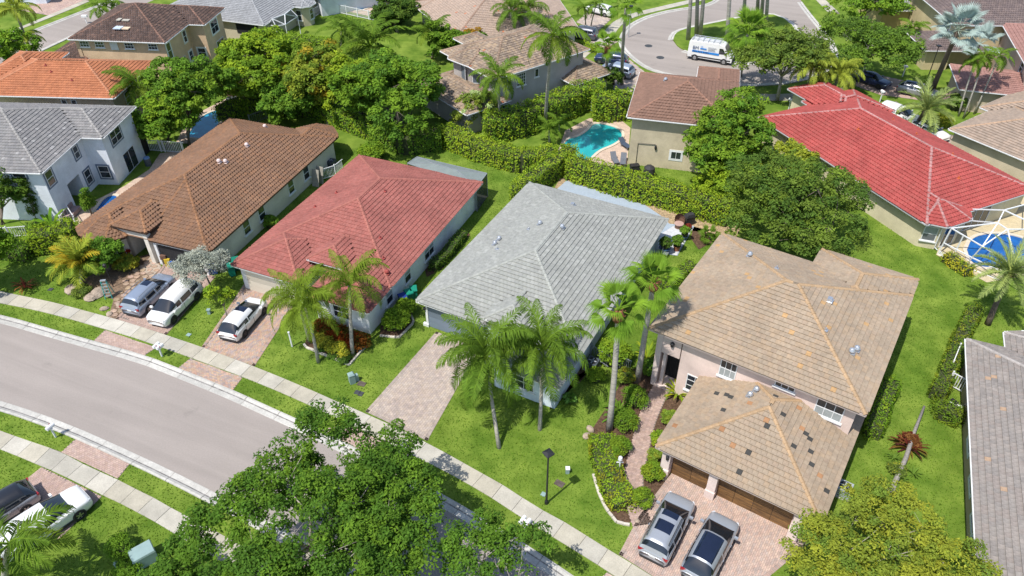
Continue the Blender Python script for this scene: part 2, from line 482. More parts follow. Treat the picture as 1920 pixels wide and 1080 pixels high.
# winding paved garden path to the front door of the tan house
PATH = [(1205, 985), (1190, 940), (1187, 890), (1203, 830), (1210, 795), (1228, 752), (1243, 722)]
pw = smooth_path([at(*p) for p in PATH], 2); nn = normals2(pw)
pl = [tuple(p + n * .62) for p, n in zip(pw, nn)]; pr = [tuple(p - n * .62) for p, n in zip(pw, nn)]
bed = sheet('garden_path', pr + pl[::-1], 0.016, M_SUB)
mb = MB(); rr = resample(pw, 0.13); rn = normals2(rr); r_ = random.Random(3)
for i in range(len(rr) - 1):
    for k in range(5):
        o0 = -.6 + k * .24 + (.0 if i % 2 else .06); o1 = o0 + .23
        t = r_.choice(PINK); kk = r_.uniform(.8, 1.05)
        e = .006
        mb.poly([(*(rr[i] + rn[i] * o0), .03), (*(rr[i + 1] - (rr[i + 1] - rr[i]) * .06 + rn[i + 1] * o0), .03), (*(rr[i + 1] - (rr[i + 1] - rr[i]) * .06 + rn[i + 1] * o1), .03), (*(rr[i] + rn[i] * o1), .03)], (t[0] * kk, t[1] * kk, t[2] * kk))
mb.build('paver', M_PAVE, bed, kind='stuff')

# ---- far streets
FAR_OUT = smooth_path(pp((1400, -60), (1342, 0), (1317, 11), (1261, 18), (1218, 28), (1185, 42), (1166, 59), (1159, 76), (1162, 90), (1176, 105), (1196, 121), (1218, 133), (1244, 140), (1310, 153), (1390, 164), (1500, 157), (1570, 128), (1572, 90), (1540, 50), (1523, 30), (1500, 0), (1480, -40)), 1)
sheet('far_road', [tuple(p) for p in FAR_OUT], 0.006, M_ROAD)
kerb_run(FAR_OUT[2:-2], 1, step=6.0)
ISL = smooth_path(pp((1262, 76), (1266, 64), (1279, 57), (1306, 51), (1380, 36), (1440, 25), (1480, 40), (1500, 75), (1490, 102), (1440, 116), (1375, 118), (1330, 104), (1292, 98), (1272, 90), (1262, 76)), 1)
mb = MB(); mb.prism([tuple(p) for p in (ISL if area(ISL) > 0 else ISL[::-1])][:-1], 0.0, 0.14); PAVED_I = [tuple(p) for p in ISL]
mb.build('traffic_island', M_GRASS, kind='structure')
kerb_run(ISL if area(ISL) < 0 else ISL[::-1], 1, step=6.0)
FSW = pp((1040, 160), (1076, 100), (1122, 78), (1132, 60), (1148, 42), (1174, 28), (1240, 12), (1320, -6)); FSW2 = pp((1062, 160), (1096, 104), (1146, 76), (1154, 60), (1168, 44), (1190, 31), (1250, 17), (1330, -2))
pavement(FSW, FSW2, step=1.8)
pavement(pp((1524, -6), (1555, 26)), pp((1541, -6), (1575, 26)), step=1.8)
pavement(pp((1387, 184), (1440, 190), (1520, 187), (1600, 175)), pp((1387, 174), (1440, 178), (1520, 174), (1590, 163)), step=1.8)
pavers('far_driveway', pp((1080, 42), (1122, 58), (1146, 36), (1108, 16)), D(30), GREYP, .5, .5, border=False)
pavers('far_driveway', pp((1075, 82), (1118, 70), (1150, 60), (1160, 78), (1120, 98)), D(30), GREYP, .5, .5, border=False)
pavers('far_driveway', pp((1150, 172), (1205, 178), (1238, 158), (1180, 112), (1150, 125)), D(30), GREYP, .5, .5, border=False)
pavers('far_driveway', pp((1585, 155), (1650, 178), (1775, 195), (1800, 182), (1690, 150), (1600, 130)), D(0), PINK, .5, .5, border=False)
pavers('far_driveway', pp((1655, 205), (1690, 230), (1790, 290), (1815, 262), (1775, 250), (1680, 190)), D(-50), GREYP, .5, .5, border=False)
WROAD_A = pp((-160, 140), (-60, 100), (0, 82), (80, 50), (172, 14), (230, -12), (300, -40)); WROAD_B = pp((-160, 220), (-60, 165), (0, 133), (72, 100), (150, 63), (230, 25), (300, -5))
sheet('far_road', WROAD_B + WROAD_A[::-1], 0.006, M_ROAD)
kerb_run(WROAD_B, 1, step=6.0); kerb_run(WROAD_A, -1, step=6.0)
pavement(pp((-60, 189), (0, 158), (72, 121), (150, 82), (220, 48)), pp((-60, 196), (0, 164), (76, 126), (155, 87), (225, 52)), step=1.8)
pavement(pp((-60, 90), (0, 70), (60, 47), (118, 24), (170, 2)), pp((-60, 85), (0, 66), (56, 44), (112, 20), (160, 0)), step=1.8)
pavers('far_driveway', pp((40, 20), (95, 30), (118, 22), (172, -2), (140, -12), (80, -6)), D(20), PINK, .5, .5, border=False)

# ---- beds, patios, pools
sheet('mulch_bed', pp((570, 650), (655, 684), (692, 642), (630, 592), (582, 612)), 0.02, M_MULCH)
sheet('mulch_bed', pp((712, 628), (745, 634), (776, 607), (766, 580), (715, 600)), 0.02, M_MULCH)
sheet('mulch_bed', pp((800, 520), (830, 505), (882, 440), (868, 428), (795, 500)), 0.02, M_MULCH)
sheet('mulch_bed', pp((1108, 808), (1113, 880), (1138, 955), (1165, 983), (1200, 975), (1187, 905), (1203, 830), (1225, 750), (1235, 700), (1180, 690), (1140, 760)), 0.010, M_MULCH)
sheet('mulch_bed', pp((1205, 985), (1250, 915), (1246, 850), (1330, 720), (1275, 720), (1240, 760), (1215, 820), (1196, 890)), 0.012, M_MULCH)
sheet('mulch_bed', pp((203, 596), (222, 600), (262, 545), (302, 507), (300, 470), (200, 500), (150, 528), (150, 545), (185, 552), (213, 562)), 0.02, mat('flagstone soil', (.17, .115, .075), .95, .35, 2.5, bump=.6, bscale=10, fine=.3, finescale=8))
sheet('entry_path', pp((262, 506), (284, 520), (304, 502), (283, 480)), 0.03, mat('beige entry slab', (.36, .30, .24), .9, .1, 2, fine=.1, finescale=6))
sheet('mulch_bed', pp((1035, 728), (1085, 720), (1110, 690), (1090, 668), (1045, 690), (1030, 770)), 0.02, M_MULCH)
sheet('mulch_bed', pp((1335, 455), (1320, 430), (1300, 425), (1295, 447), (1310, 468)), 0.02, M_MULCH)
sheet('mulch_bed', pp((1040, 352), (1130, 380), (1290, 432), (1380, 445), (1390, 425), (1240, 385), (1080, 333), (1050, 335)), 0.02, M_STONEBED)
sheet('back_patio', pp((1034, 364), (1062, 339), (1208, 384), (1238, 404), (1255, 420), (1302, 424), (1270, 480), (1225, 474), (1170, 480), (1090, 440)), 0.03, M_DECKG)
sheet('back_patio_step', pp((1205, 460), (1268, 480), (1300, 428), (1262, 425)), 0.055, mat('light patio paint', (.48, .49, .5), .8, .1, 2, fine=.1, finescale=5))

M_DECKC = mat('cream pool deck', (.47, .395, .25), .9, .08, 2, fine=.08, finescale=6)
def pool(outline, deck, mw, label, dz=0.03, name='swimming_pool', steps=None, dm=None):
    o = smooth_path(outline + [outline[0]], 2)[:-1]
    if area(o) < 0: o = o[::-1]
    c = np.mean(o, axis=0)
    root = thing(name, label, 'swimming pool', (float(c[0]), float(c[1]), 0))
    loc = [tuple(np.array(p) - c) for p in o]
    mb = MB(); mb.poly([(p[0], p[1], dz + .02) for p in loc]); mb.build('water', mw, root, kind=None)
    mb = MB(); ou = inset_poly(loc, -.32); n = len(loc)
    for i in range(n):
        j = (i + 1) % n
        mb.poly([(*loc[i], dz + .09), (*loc[j], dz + .09), (*ou[j], dz + .09), (*ou[i], dz + .09)][::-1])
        mb.poly([(*loc[i], dz), (*loc[j], dz), (*loc[j], dz + .09), (*loc[i], dz + .09)][::-1])
        mb.poly([(*ou[i], 0), (*ou[j], 0), (*ou[j], dz + .09), (*ou[i], dz + .09)])
    mb.build('coping', M_COPING, root)
    if deck: sheet('pool_deck', deck, dz, dm or M_DECK)
    if steps:
        mb = MB(); mb.poly([(p[0] - c[0], p[1] - c[1], dz + .026) for p in steps]); mb.build('shallow_step', mat('shallow water', (.16, .55, .52), .06, .1, 1, bump=.06, bscale=2.5), root)
    return root
pool(pp((1052, 284), (1062, 262), (1084, 258), (1104, 245), (1112, 233), (1135, 234), (1162, 243), (1168, 258), (1150, 272), (1120, 283), (1100, 305), (1070, 305)),
     pp((1040, 300), (1060, 245), (1105, 222), (1165, 226), (1182, 240), (1176, 310), (1090, 320)), M_WATER, 'freeform turquoise pool beside the beige house with brown tile roof', steps=pp((1106, 243), (1112, 234), (1124, 234), (1128, 240), (1118, 243)))
pool(pp((1812, 470), (1822, 446), (1860, 438), (1905, 443), (1960, 465), (1930, 500), (1880, 505), (1822, 500)), pp((1755, 478), (1775, 425), (1830, 385), (1990, 350), (2020, 500), (1850, 530)), M_WATERB, 'deep blue pool inside the white screen cage', 0.03, dm=M_DECKC)
pool(pp((180, 396), (199, 369), (224, 367), (212, 396)), pp((100, 425), (140, 395), (232, 350), (280, 318), (300, 288), (345, 282), (320, 306), (200, 432), (150, 440)), M_WATERB, 'small rectangular blue pool behind the white two storey house')
pool(pp((648, 14), (690, -2), (716, 3), (672, 24)), pp((628, 16), (690, -14), (735, 0), (690, 30)), M_WATERC, 'far rectangular pool with paved terrace behind white fence')
pool(pp((352, 258), (372, 222), (412, 205), (428, 212), (404, 240), (385, 262)), pp((330, 268), (352, 222), (425, 185), (448, 190), (420, 240), (395, 272)), M_WATERC, 'light blue pool half hidden behind leafy trees by the fence')
pool(pp((425, 128), (436, 122), (446, 142), (434, 148)), None, M_WATERC, 'sliver of bright blue pool between two trees')

# ---- grass blades on the nearer lawns (countless: one object)
def grass_blades(n, box, hmin, hmax):
    P = rng.random((n, 2)) * [box[1] - box[0], box[3] - box[2]] + [box[0], box[2]]
    # density falls off with distance
    keep = rng.random(n) < np.clip(1.25 - (np.hypot(P[:, 0], P[:, 1] + 0) - 25) / 60.0, .12, 1)
    P = P[keep]
    ok = np.ones(len(P), bool)
    for poly in PAVED + HOUSE_FOOT:
        q = np.array([p[:2] for p in poly]); lo = q.min(0); hi = q.max(0)
        idx = np.where(ok & (P[:, 0] > lo[0]) & (P[:, 0] < hi[0]) & (P[:, 1] > lo[1]) & (P[:, 1] < hi[1]))[0]
        if len(idx) == 0: continue
        x, y = P[idx, 0], P[idx, 1]; c = np.zeros(len(idx), bool); k = len(q)
        for i in range(k):
            x0, y0 = q[i]; x1, y1 = q[(i + 1) % k]
            if y0 == y1: continue
            c ^= ((y0 > y) != (y1 > y)) & (x < (x1 - x0) * (y - y0) / (y1 - y0) + x0)
        ok[idx[c]] = False
    P = P[ok]; n = len(P)
    h = rng.uniform(hmin, hmax, n); a = rng.uniform(0, 2 * np.pi, n); wd = rng.uniform(.02, .05, n)
    V = np.zeros((n, 4, 3)); dx = np.cos(a) * wd; dy = np.sin(a) * wd
    lx = rng.normal(0, .5, n) * h; ly = rng.normal(0, .5, n) * h
    V[:, 0] = np.stack([P[:, 0] - dx, P[:, 1] - dy, np.zeros(n)], 1)
    V[:, 1] = np.stack([P[:, 0] + dx, P[:, 1] + dy, np.zeros(n)], 1)
    V[:, 2] = np.stack([P[:, 0] + dx * .4 + lx, P[:, 1] + dy * .4 + ly, h], 1)
    V[:, 3] = np.stack([P[:, 0] - dx * .4 + lx, P[:, 1] - dy * .4 + ly, h], 1)
    # patches of yellower and deeper grass
    pt = .5 + .5 * np.sin(P[:, 0] * .55 + 1.7 * np.sin(P[:, 1] * .31)) * np.sin(P[:, 1] * .47 + 1.3 * np.sin(P[:, 0] * .23))
    t = np.clip(pt + rng.normal(0, .28, n), 0, 1)[:, None]
    C = np.array([[.72, .84, .8]]) * (1 - t) + np.array([[1.22, 1.08, 1.0]]) * t
    C *= rng.uniform(.9, 1.1, (n, 1))
    quads('grass_blades', V, C, M_BLADE, kind='stuff')
HOUSE_FOOT = []
# ------------------------------------------------------------------ houses
M_WHITE = mat('white trim paint', (0.70, 0.71, 0.71), 0.5, 0.05, 3, spec=0.4)
M_GLASS = mat('window glass', (0.025, 0.032, 0.04), 0.06, 0.35, 0.8, spec=0.8)
M_SHADE = mat('window blind', (0.30, 0.33, 0.33), 0.3, 0.1, 3, spec=0.5)
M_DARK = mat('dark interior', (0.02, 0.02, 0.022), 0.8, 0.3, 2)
M_DECKING = mat('roof underlay', (0.05, 0.047, 0.045), 0.95, 0.2, 3)
M_METAL = mat('galvanised metal', (0.55, 0.57, 0.60), 0.35, 0.1, 5, metal=0.7)
M_BLACK = mat('black metal', (0.02, 0.02, 0.022), 0.45, 0.2, 4)
M_BASEB = mat('white roof membrane', (.62, .63, .65), .7, .1, 1)
def stucco(name, rgb, wear=.13):
    return mat(name, rgb, 0.93, wear, 0.55, bump=0.15, bscale=30, fine=0.05, finescale=12, spec=0.15)
def tilemat(name, rgb, var=.10, fine=.12):
    return (mat(name + ' tile', rgb, 0.82, var, 0.45, col='face', fine=fine, finescale=4.5, spec=0.25),
            mat(name + ' single tile', rgb, 0.82, var, 0.45, col='object', fine=fine, finescale=4.5, spec=0.25))

class Block:
    """a hipped roof over a convex plan (local u,v -> x=u, y=-v); every slope has the same pitch"""
    def __init__(s, poly, z, pitch=.385, gable=()):
        s.p = [(u, -v) for u, v in poly]
        if area(s.p) < 0: s.p = s.p[::-1]
        s.z = z; s.pitch = pitch; s.e = []
        n = len(s.p)
        for i in range(n):
            a = np.array(s.p[i]); b = np.array(s.p[(i + 1) % n]); d = (b - a) / np.linalg.norm(b - a)
            s.e.append((a, b, d, np.array([-d[1], d[0]])))
        s.gable = set(gable)
    def dist(s, x, y): return min((x - a[0]) * n[0] + (y - a[1]) * n[1] for i, (a, b, d, n) in enumerate(s.e))
    def h(s, x, y):
        d = s.dist(x, y)
        return None if d < -1e-6 else s.z + s.pitch * d
    def face(s, i):
        """plan polygon of the slope that rises from edge i"""
        poly = list(s.p); a, b, d, n = s.e[i]
        for j, (a2, b2, d2, n2) in enumerate(s.e):
            if j == i: continue
            # n.(p-a) <= n2.(p-a2)
            A = n[0] - n2[0]; B = n[1] - n2[1]; Cc = n @ a - n2 @ a2
            poly = clip_half(poly, A, B, Cc)
            if len(poly) < 3: return []
        return poly
def rect(u0, u1, v0, v1): return [(u0, v0), (u1, v0), (u1, v1), (u0, v1)]

STYLES = {  # width, exposure, strips (height profile across the width), butt height, gap
    'flat': (0.33, 0.345, [0.0, 0.0], 0.078, 0.007),
    'slat': (0.27, 0.345, [0.0, 0.016, 0.0], 0.06, 0.008),
    'wave': (0.31, 0.37, [0.0, 0.044, 0.056, 0.028, 0.0], 0.07, 0.0),
    'scallop': (0.31, 0.40, [0.0, 0.03, 0.034, 0.012, 0.0], 0.085, 0.0),
    'mortar': (0.30, 0.37, [0.0, 0.05, 0.05, 0.0], 0.06, 0.0),
    'wavelow': (0.30, 0.37, [0.0, 0.04, 0.0], 0.04, 0.0),
}
TILE_BUDGET = {}
def make_roof(root, blocks, style, mats, tones, capcol, single=0, odd=None, bond=.5, caps_single=False, gut=True, fmat=None):
    W_, E_, prof, butt, gap = STYLES[style]
    k = len(prof) - 1
    mtile, mobj = mats
    rnd = random.Random(sum(map(ord, style)) + int(blocks[0].z * 100) + len(blocks))
    deck = MB(); tl = MB(); full = []; caps = []; fasc = MB()
    Mw = root.matrix_world if False else None
    def hidden(bi, x, y, z, tol=0.0):
        for j, o in enumerate(blocks):
            if j == bi or abs(o.z - blocks[bi].z) > 1.5: continue
            h = o.h(x, y)
            if h is None: continue
            if h > z + 0.03 + tol or (abs(h - z) <= 0.03 + tol and j < bi): return True
        return False
    for bi, B in enumerate(blocks):
        for i, (a, b, d, n) in enumerate(B.e):
            poly = B.face(i)
            if len(poly) < 3: continue
            P = B.pitch; sl = math.sqrt(1 + P * P)
            zoff = -0.012 * bi
            deck.poly([(p[0], p[1], B.z - 0.015 + zoff + P * ((np.array(p) - a) @ n)) for p in poly], (.95, .95, .95) if style == 'wave' else (.5, .5, .5))
            # to slope coordinates
            st = [((np.array(p) - a) @ d, ((np.array(p) - a) @ n) * sl) for p in poly]
            if area(st) < 0: st = st[::-1]
            smin = min(p[0] for p in st); smax = max(p[0] for p in st); tmax = max(p[1] for p in st)
            N3 = np.array([-n[0] * P, -n[1] * P, 1.0]) / sl
            def w3(s_, t_, h_):
                q = a + d * s_ + n * (t_ / sl)
                return (q[0] + N3[0] * h_, q[1] + N3[1] * h_, B.z + P * t_ / sl + N3[2] * h_)
            row = 0; t = -0.09
            while t < tmax:
                s_ = smin - W_ + (row % 2) * W_ * bond
                while s_ < smax:
                    cs, ct = s_ + W_ / 2, t + E_ / 2
                    q0 = a + d * cs + n * (ct / sl)
                    r4 = [(s_ + gap / 2, t), (s_ + W_ - gap / 2, t), (s_ + W_ - gap / 2, t + E_), (s_ + gap / 2, t + E_)]
                    isfull = all(B_in(p, st) for p in r4) or (row == 0 and all(B_in((p[0], max(p[1], 0.001)), st) for p in r4))
                    if not isfull and not clip_convex(r4, st): s_ += W_; continue
                    if hidden(bi, q0[0], q0[1], B.z + P * ct / sl): s_ += W_; continue
                    tone = rnd.choice(tones); g = rnd.uniform(.955, 1.045)
                    c = (tone[0] * g, tone[1] * g, tone[2] * g)
                    if odd:
                        o = odd(rnd, q0[0], q0[1], bi, i)
                        if o: c = o
                    j0 = rnd.uniform(-.005, .006)
                    if isfull: full.append((q0[0], q0[1], B.z + P * ct / sl, a + d * s_ + n * (t / sl), d, n, P, sl, B.z + P * t / sl, c, j0))
                    else: emit_tile(tl, w3, r4, st, s_, t, W_, E_, prof, k, butt + j0, gap, c)
                    s_ += W_
                t += E_; row += 1
            # eave board / gutter, only where the edge stands free
            L_ = np.linalg.norm(b - a); ns = max(1, int(L_ / .25)); run = None
            for q in range(ns + 1):
                okp = False
                if q < ns:
                    m_ = a + d * (L_ * (q + .5) / ns)
                    okp = not any(j != bi and o.z - B.z < 1.5 and (o.h(*(m_ - n * .03)) is not None) and o.h(*(m_ - n * .03)) > B.z - .25 for j, o in enumerate(blocks))
                if okp and run is None: run = q
                if not okp and run is not None:
                    p0 = a + d * (L_ * run / ns); p1 = a + d * (L_ * q / ns)
                    fasc.bar((*(p0 - n * .015), B.z - .10), (*(p1 - n * .015), B.z - .10), .05, .17)
                    if gut: fasc.bar((*(p0 - n * .125), B.z - .05), (*(p1 - n * .125), B.z - .05), .085, .085)
                    # soffit
                    fasc.poly([(*(p0), B.z - .17), (*(p1), B.z - .17), (*(p1 + n * .46), B.z - .17), (*(p0 + n * .46), B.z - .17)])
                    run = None
        # hips and ridges of this block: shared edges of neighbouring slopes
        seen = {}
        for i in range(len(B.e)):
            poly = B.face(i); nn_ = len(poly)
            for q in range(nn_):
                p0, p1 = poly[q], poly[(q + 1) % nn_]
                if math.dist(p0, p1) < .3: continue
                mid = ((p0[0] + p1[0]) / 2, (p0[1] + p1[1]) / 2)
                if B.dist(*mid) < .05: continue
                key = (round(mid[0], 1), round(mid[1], 1))
                if key in seen: continue
                seen[key] = 1
                z0 = B.z + B.pitch * B.dist(*p0); z1 = B.z + B.pitch * B.dist(*p1)
                A3 = np.array([p0[0], p0[1], z0]); B3 = np.array([p1[0], p1[1], z1])
                if z0 > z1: A3, B3 = B3, A3
                caps.append((bi, A3, B3))
    roof = deck.build('roof', mtile, root)
    # single tiles: those that show largest from the street side are pieces of their own
    mw = Matrix.Translation(root.location) @ Matrix.Rotation(root.rotation_euler[2], 4, 'Z')
    cx = Vector((0, 0, CAM_H))
    order = []
    for idx, f in enumerate(full):
        wp = mw @ Vector((f[0], f[1], f[2]))
        v = R.T @ np.array([wp.x, wp.y, wp.z - CAM_H])
        px = F * v[0] / v[2]; py = F * v[1] / v[2]
        N3 = mw.to_3x3() @ Vector((-f[5][0] * f[6], -f[5][1] * f[6], 1)).normalized()
        vis = (cx - wp).normalized().dot(N3)
        inside = abs(px) < 955 and abs(py) < 535
        order.append(((0 if inside else 1e6) + (wp - cx).length / max(vis, .05), idx))
    order.sort(); chosen = set(i for _, i in order[:single])
    if single:
        mb = MB()
        def wl(s_, t_, h_): return (s_, t_, h_)
        r4 = [(gap / 2, 0), (W_ - gap / 2, 0), (W_ - gap / 2, E_), (gap / 2, E_)]
        emit_tile(mb, wl, r4, None, 0, 0, W_, E_, prof, k, butt, gap, None)
        tmesh = mb.mesh('tile', mobj)
    for idx, f in enumerate(full):
        x, y, z, o2, d, n, P, sl, zb, c, j0 = f
        if idx in chosen:
            o = link('tile', tmesh, roof)
            X = Vector((d[0], d[1], 0)); Y = Vector((n[0] / sl, n[1] / sl, P / sl)); Z = X.cross(Y)
            mm = Matrix(((X.x, Y.x, Z.x, o2[0]), (X.y, Y.y, Z.y, o2[1]), (X.z, Y.z, Z.z, zb + j0), (0, 0, 0, 1)))
            o.matrix_local = mm
            o.color = (*c, 1)
        else:
            N3 = np.array([-n[0] * P, -n[1] * P, 1.0]) / sl
            def w3(s_, t_, h_):
                q = o2 + d * s_ + n * (t_ / sl)
                return (q[0] + N3[0] * h_, q[1] + N3[1] * h_, zb + P * t_ / sl + N3[2] * h_)
            r4 = [(gap / 2, 0), (W_ - gap / 2, 0), (W_ - gap / 2, E_), (gap / 2, E_)]
            emit_tile(tl, w3, r4, None, 0, 0, W_, E_, prof, k, butt + j0, gap, c)
    tl.build('tile', mtile, roof, kind='stuff')
    # ridge and hip tiles
    cm = MB(); capmesh = None; count = 0
    for bi, A3, B3 in caps:
        L_ = np.linalg.norm(B3 - A3); dirv = (B3 - A3) / L_; ns = max(1, int(L_ / .40)); step = L_ / ns
        side = np.cross(dirv, [0, 0, 1]); side /= np.linalg.norm(side); up = np.cross(side, dirv)
        for q in range(ns):
            m_ = A3 + dirv * (q + .5) * step
            if hidden(bi, m_[0], m_[1], m_[2], .02): continue
            g = rnd.uniform(.9, 1.1); c = (capcol[0] * g, capcol[1] * g, capcol[2] * g)
            if caps_single and count < 280:
                if capmesh is None:
                    b2 = MB(); capshape(b2, np.zeros(3), np.array([1., 0, 0]), np.array([0, 1., 0]), np.array([0, 0, 1.]), .40, None)
                    capmesh = b2.mesh('ridge_tile', mobj)
                o = link('ridge_tile', capmesh, roof); p = A3 + dirv * q * step
                o.matrix_local = Matrix(((dirv[0], side[0], up[0], p[0]), (dirv[1], side[1], up[1], p[1]), (dirv[2], side[2], up[2], p[2]), (0, 0, 0, 1)))
                o.color = (*c, 1); count += 1
            else:
                capshape(cm, A3 + dirv * q * step, dirv, side, up, step, c)
    if cm.f: cm.build('ridge_tile', mtile, roof, kind='stuff')
    if fasc.f: fasc.build('gutter' if gut else 'fascia', fmat or M_WHITE, roof)
    return roof
def capshape(mb, p, dirv, side, up, L_, c):
    rows = []
    for s_, e in ((0, .045), (L_ * 1.08, .015)):
        row = []
        for w_, h_ in ((-.15, -.055), (-.105, .035), (0, .075), (.105, .035), (.15, -.055)):
            row.append(tuple(p + dirv * s_ + side * w_ * (1.06 if s_ == 0 else .95) + up * (h_ + e)))
        rows.append(row)
    P = rows[0] + rows[1]
    mb.faces(P, [(i, i + 1, 6 + i, 5 + i) for i in range(4)] + [(4, 3, 2, 1, 0)], c)
def B_in(p, st):
    n = len(st)
    for i in range(n):
        x0, y0 = st[i]; x1, y1 = st[(i + 1) % n]
        if (x1 - x0) * (p[1] - y0) - (y1 - y0) * (p[0] - x0) < -1e-6: return False
    return True
def emit_tile(mb, w3, r4, st, s0, t0, W_, E_, prof, k, butt, gap, c):
    mortar = prof is STYLES['mortar'][2]
    def hh(s_, t_):
        f = min(1, max(0, (s_ - s0) / W_)) * k; i = min(k - 1, int(f)); pr = prof[i] + (prof[i + 1] - prof[i]) * (f - i)
        return pr + butt * (1 - .82 * (t_ - t0) / E_)
    for i in range(k):
        sa = r4[0][0] + (r4[1][0] - r4[0][0]) * i / k; sb = r4[0][0] + (r4[1][0] - r4[0][0]) * (i + 1) / k
        q = [(sa, r4[0][1]), (sb, r4[0][1]), (sb, r4[2][1]), (sa, r4[2][1])]
        if st is not None:
            q = clip_convex(q, st)
            if len(q) < 3: continue
        mb.poly([w3(p[0], p[1], hh(*p)) for p in q], c)
        # butt end at the lower side
        lo = [p for p in q if abs(p[1] - r4[0][1]) < 1e-4]
        if len(lo) == 2:
            mb.poly([w3(lo[0][0], lo[0][1], hh(*lo[0])), w3(lo[1][0], lo[1][1], hh(*lo[1])), w3(lo[1][0], lo[1][1], -.012), w3(lo[0][0], lo[0][1], -.012)], (6.5, 8.5, 9.5) if (mortar and i == 1) else c)
    if gap and st is None:
        for s_, o in ((r4[0][0], 1), (r4[1][0], -1)):
            mb.poly([w3(s_, r4[0][1], hh(s_, r4[0][1])), w3(s_, r4[2][1], hh(s_, r4[2][1])), w3(s_, r4[2][1], -.012), w3(s_, r4[0][1], -.012)], c)

def walls(root, outline, z0, z1, mt, name='wall'):
    """outer walls: one closed outline (u,v), extruded"""
    p = [(u, -v) for u, v in outline]
    if area(p) < 0: p = p[::-1]
    mb = MB(); mb.prism(p, z0, z1, top=True)
    mw = Matrix.Translation(root.location) @ Matrix.Rotation(root.rotation_euler[2], 4, 'Z')
    HOUSE_FOOT.append([tuple((mw @ Vector((x, y, 0)))[:2]) for x, y in p])
    return mb.build(name, mt, root)
def onwall(u, v, nu, nv):
    """local frame on a wall at (u,v) with outward normal (nu,nv) in plan"""
    n = Vector((nu, -nv, 0)).normalized(); o = Vector((u, -v, 0)); s = Vector((-n.y, n.x, 0))
    return o, s, n
def window(root, u, v, nu, nv, w_, h_, zc, frame=None, glass=None, trim=None, cols=1, rows=2, arch=False, sill=True, label=None, name='window', lower=None):
    frame = frame or M_WHITE; glass = glass or M_GLASS
    o, s, n = onwall(u, v, nu, nv)
    def P(a, b, c): q = o + s * a + n * c; return (q.x, q.y, zc + b)
    fw = .065
    mb = MB()
    def bx(a0, a1, b0, b1, c0, c1, mbx):
        pts = [P(a, b, c) for c in (c0, c1) for a, b in ((a0, b0), (a1, b0), (a1, b1), (a0, b1))]
        mbx.faces(pts, ((3, 2, 1, 0), (4, 5, 6, 7), (0, 1, 5, 4), (1, 2, 6, 5), (2, 3, 7, 6), (3, 0, 4, 7)))
    hw, hh = w_ / 2, h_ / 2
    for x0, x1, y0, y1 in ((-hw, -hw + fw, -hh, hh), (hw - fw, hw, -hh, hh), (-hw + fw, hw - fw, -hh, -hh + fw), (-hw + fw, hw - fw, hh - fw, hh)):
        bx(x0, x1, y0, y1, -.02, .05, mb)
    for i in range(1, cols):
        x = -hw + w_ * i / cols; bx(x - .02, x + .02, -hh + fw, hh - fw, -.01, .045, mb)
    for j in range(1, rows):
        y = -hh + h_ * j / rows; q = .03 if (rows == 2) else .02
        bx(-hw + fw, hw - fw, y - q, y + q, -.01, .042, mb)
    wo = mb.build(name, frame, root, label=label)
    mb = MB()
    bx(-hw + fw, hw - fw, -hh + fw if lower is None else 0, hh - fw, -.02, .02, mb); mb.build('pane', glass, wo)
    if lower is not None:
        mb = MB(); bx(-hw + fw, hw - fw, -hh + fw, 0, -.02, .02, mb); mb.build('pane', lower, wo)
    if arch:
        mb = MB(); pts = [P(hw * math.cos(t), hh + hw * math.sin(t) * .95, .03) for t in np.linspace(0, math.pi, 9)]
        mb.poly(pts); mb.build('arch_pane', glass, wo)
        mb = MB(); ring = [P((hw + .05) * math.cos(t), hh + (hw + .05) * math.sin(t) * .95, .05) for t in np.linspace(0, math.pi, 9)]
        mb.tube(ring, .06, 6); mb.build('arch_frame', frame, wo)
    if trim:
        mb = MB(); tw = .16
        for x0, x1, y0, y1 in ((-hw - tw, -hw, -hh - tw, hh + tw), (hw, hw + tw, -hh - tw, hh + tw), (-hw, hw, -hh - tw, -hh), (-hw, hw, hh, hh + tw)):
            bx(x0, x1, y0, y1, -.02, .04, mb)
        mb.build('trim', trim, wo)
    elif sill:
        mb = MB(); bx(-hw - .1, hw + .1, -hh - .11, -hh, -.02, .12, mb); mb.build('sill', frame, wo)
    return wo
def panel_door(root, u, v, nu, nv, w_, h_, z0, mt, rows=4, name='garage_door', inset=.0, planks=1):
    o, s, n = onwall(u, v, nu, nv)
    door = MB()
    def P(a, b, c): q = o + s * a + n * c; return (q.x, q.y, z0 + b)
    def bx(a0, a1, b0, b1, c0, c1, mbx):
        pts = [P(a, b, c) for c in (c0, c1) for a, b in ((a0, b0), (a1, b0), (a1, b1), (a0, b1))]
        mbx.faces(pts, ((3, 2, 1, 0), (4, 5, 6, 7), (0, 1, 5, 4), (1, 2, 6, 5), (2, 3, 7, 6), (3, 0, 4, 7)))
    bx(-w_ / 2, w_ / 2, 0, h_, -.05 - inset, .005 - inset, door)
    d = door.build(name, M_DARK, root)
    for r_ in range(rows):
        for p in range(planks):
            mb = MB(); a0 = -w_ / 2 + w_ * p / planks; a1 = -w_ / 2 + w_ * (p + 1) / planks
            bx(a0 + .012, a1 - .012, h_ * r_ / rows + .012, h_ * (r_ + 1) / rows - .012, .005 - inset, .035 - inset, mb)
            ob = mb.build('panel', mt, d); g = random.uniform(.7, 1.25); ob.color = (g, g * .97, g * .92, 1)
    return d
def wbox(root, name, u, v, z, du, dv, dz, mt, label=None):
    mb = MB(); mb.box((u, -v, z), (du, dv, dz)); return mb.build(name, mt, root, label=label)
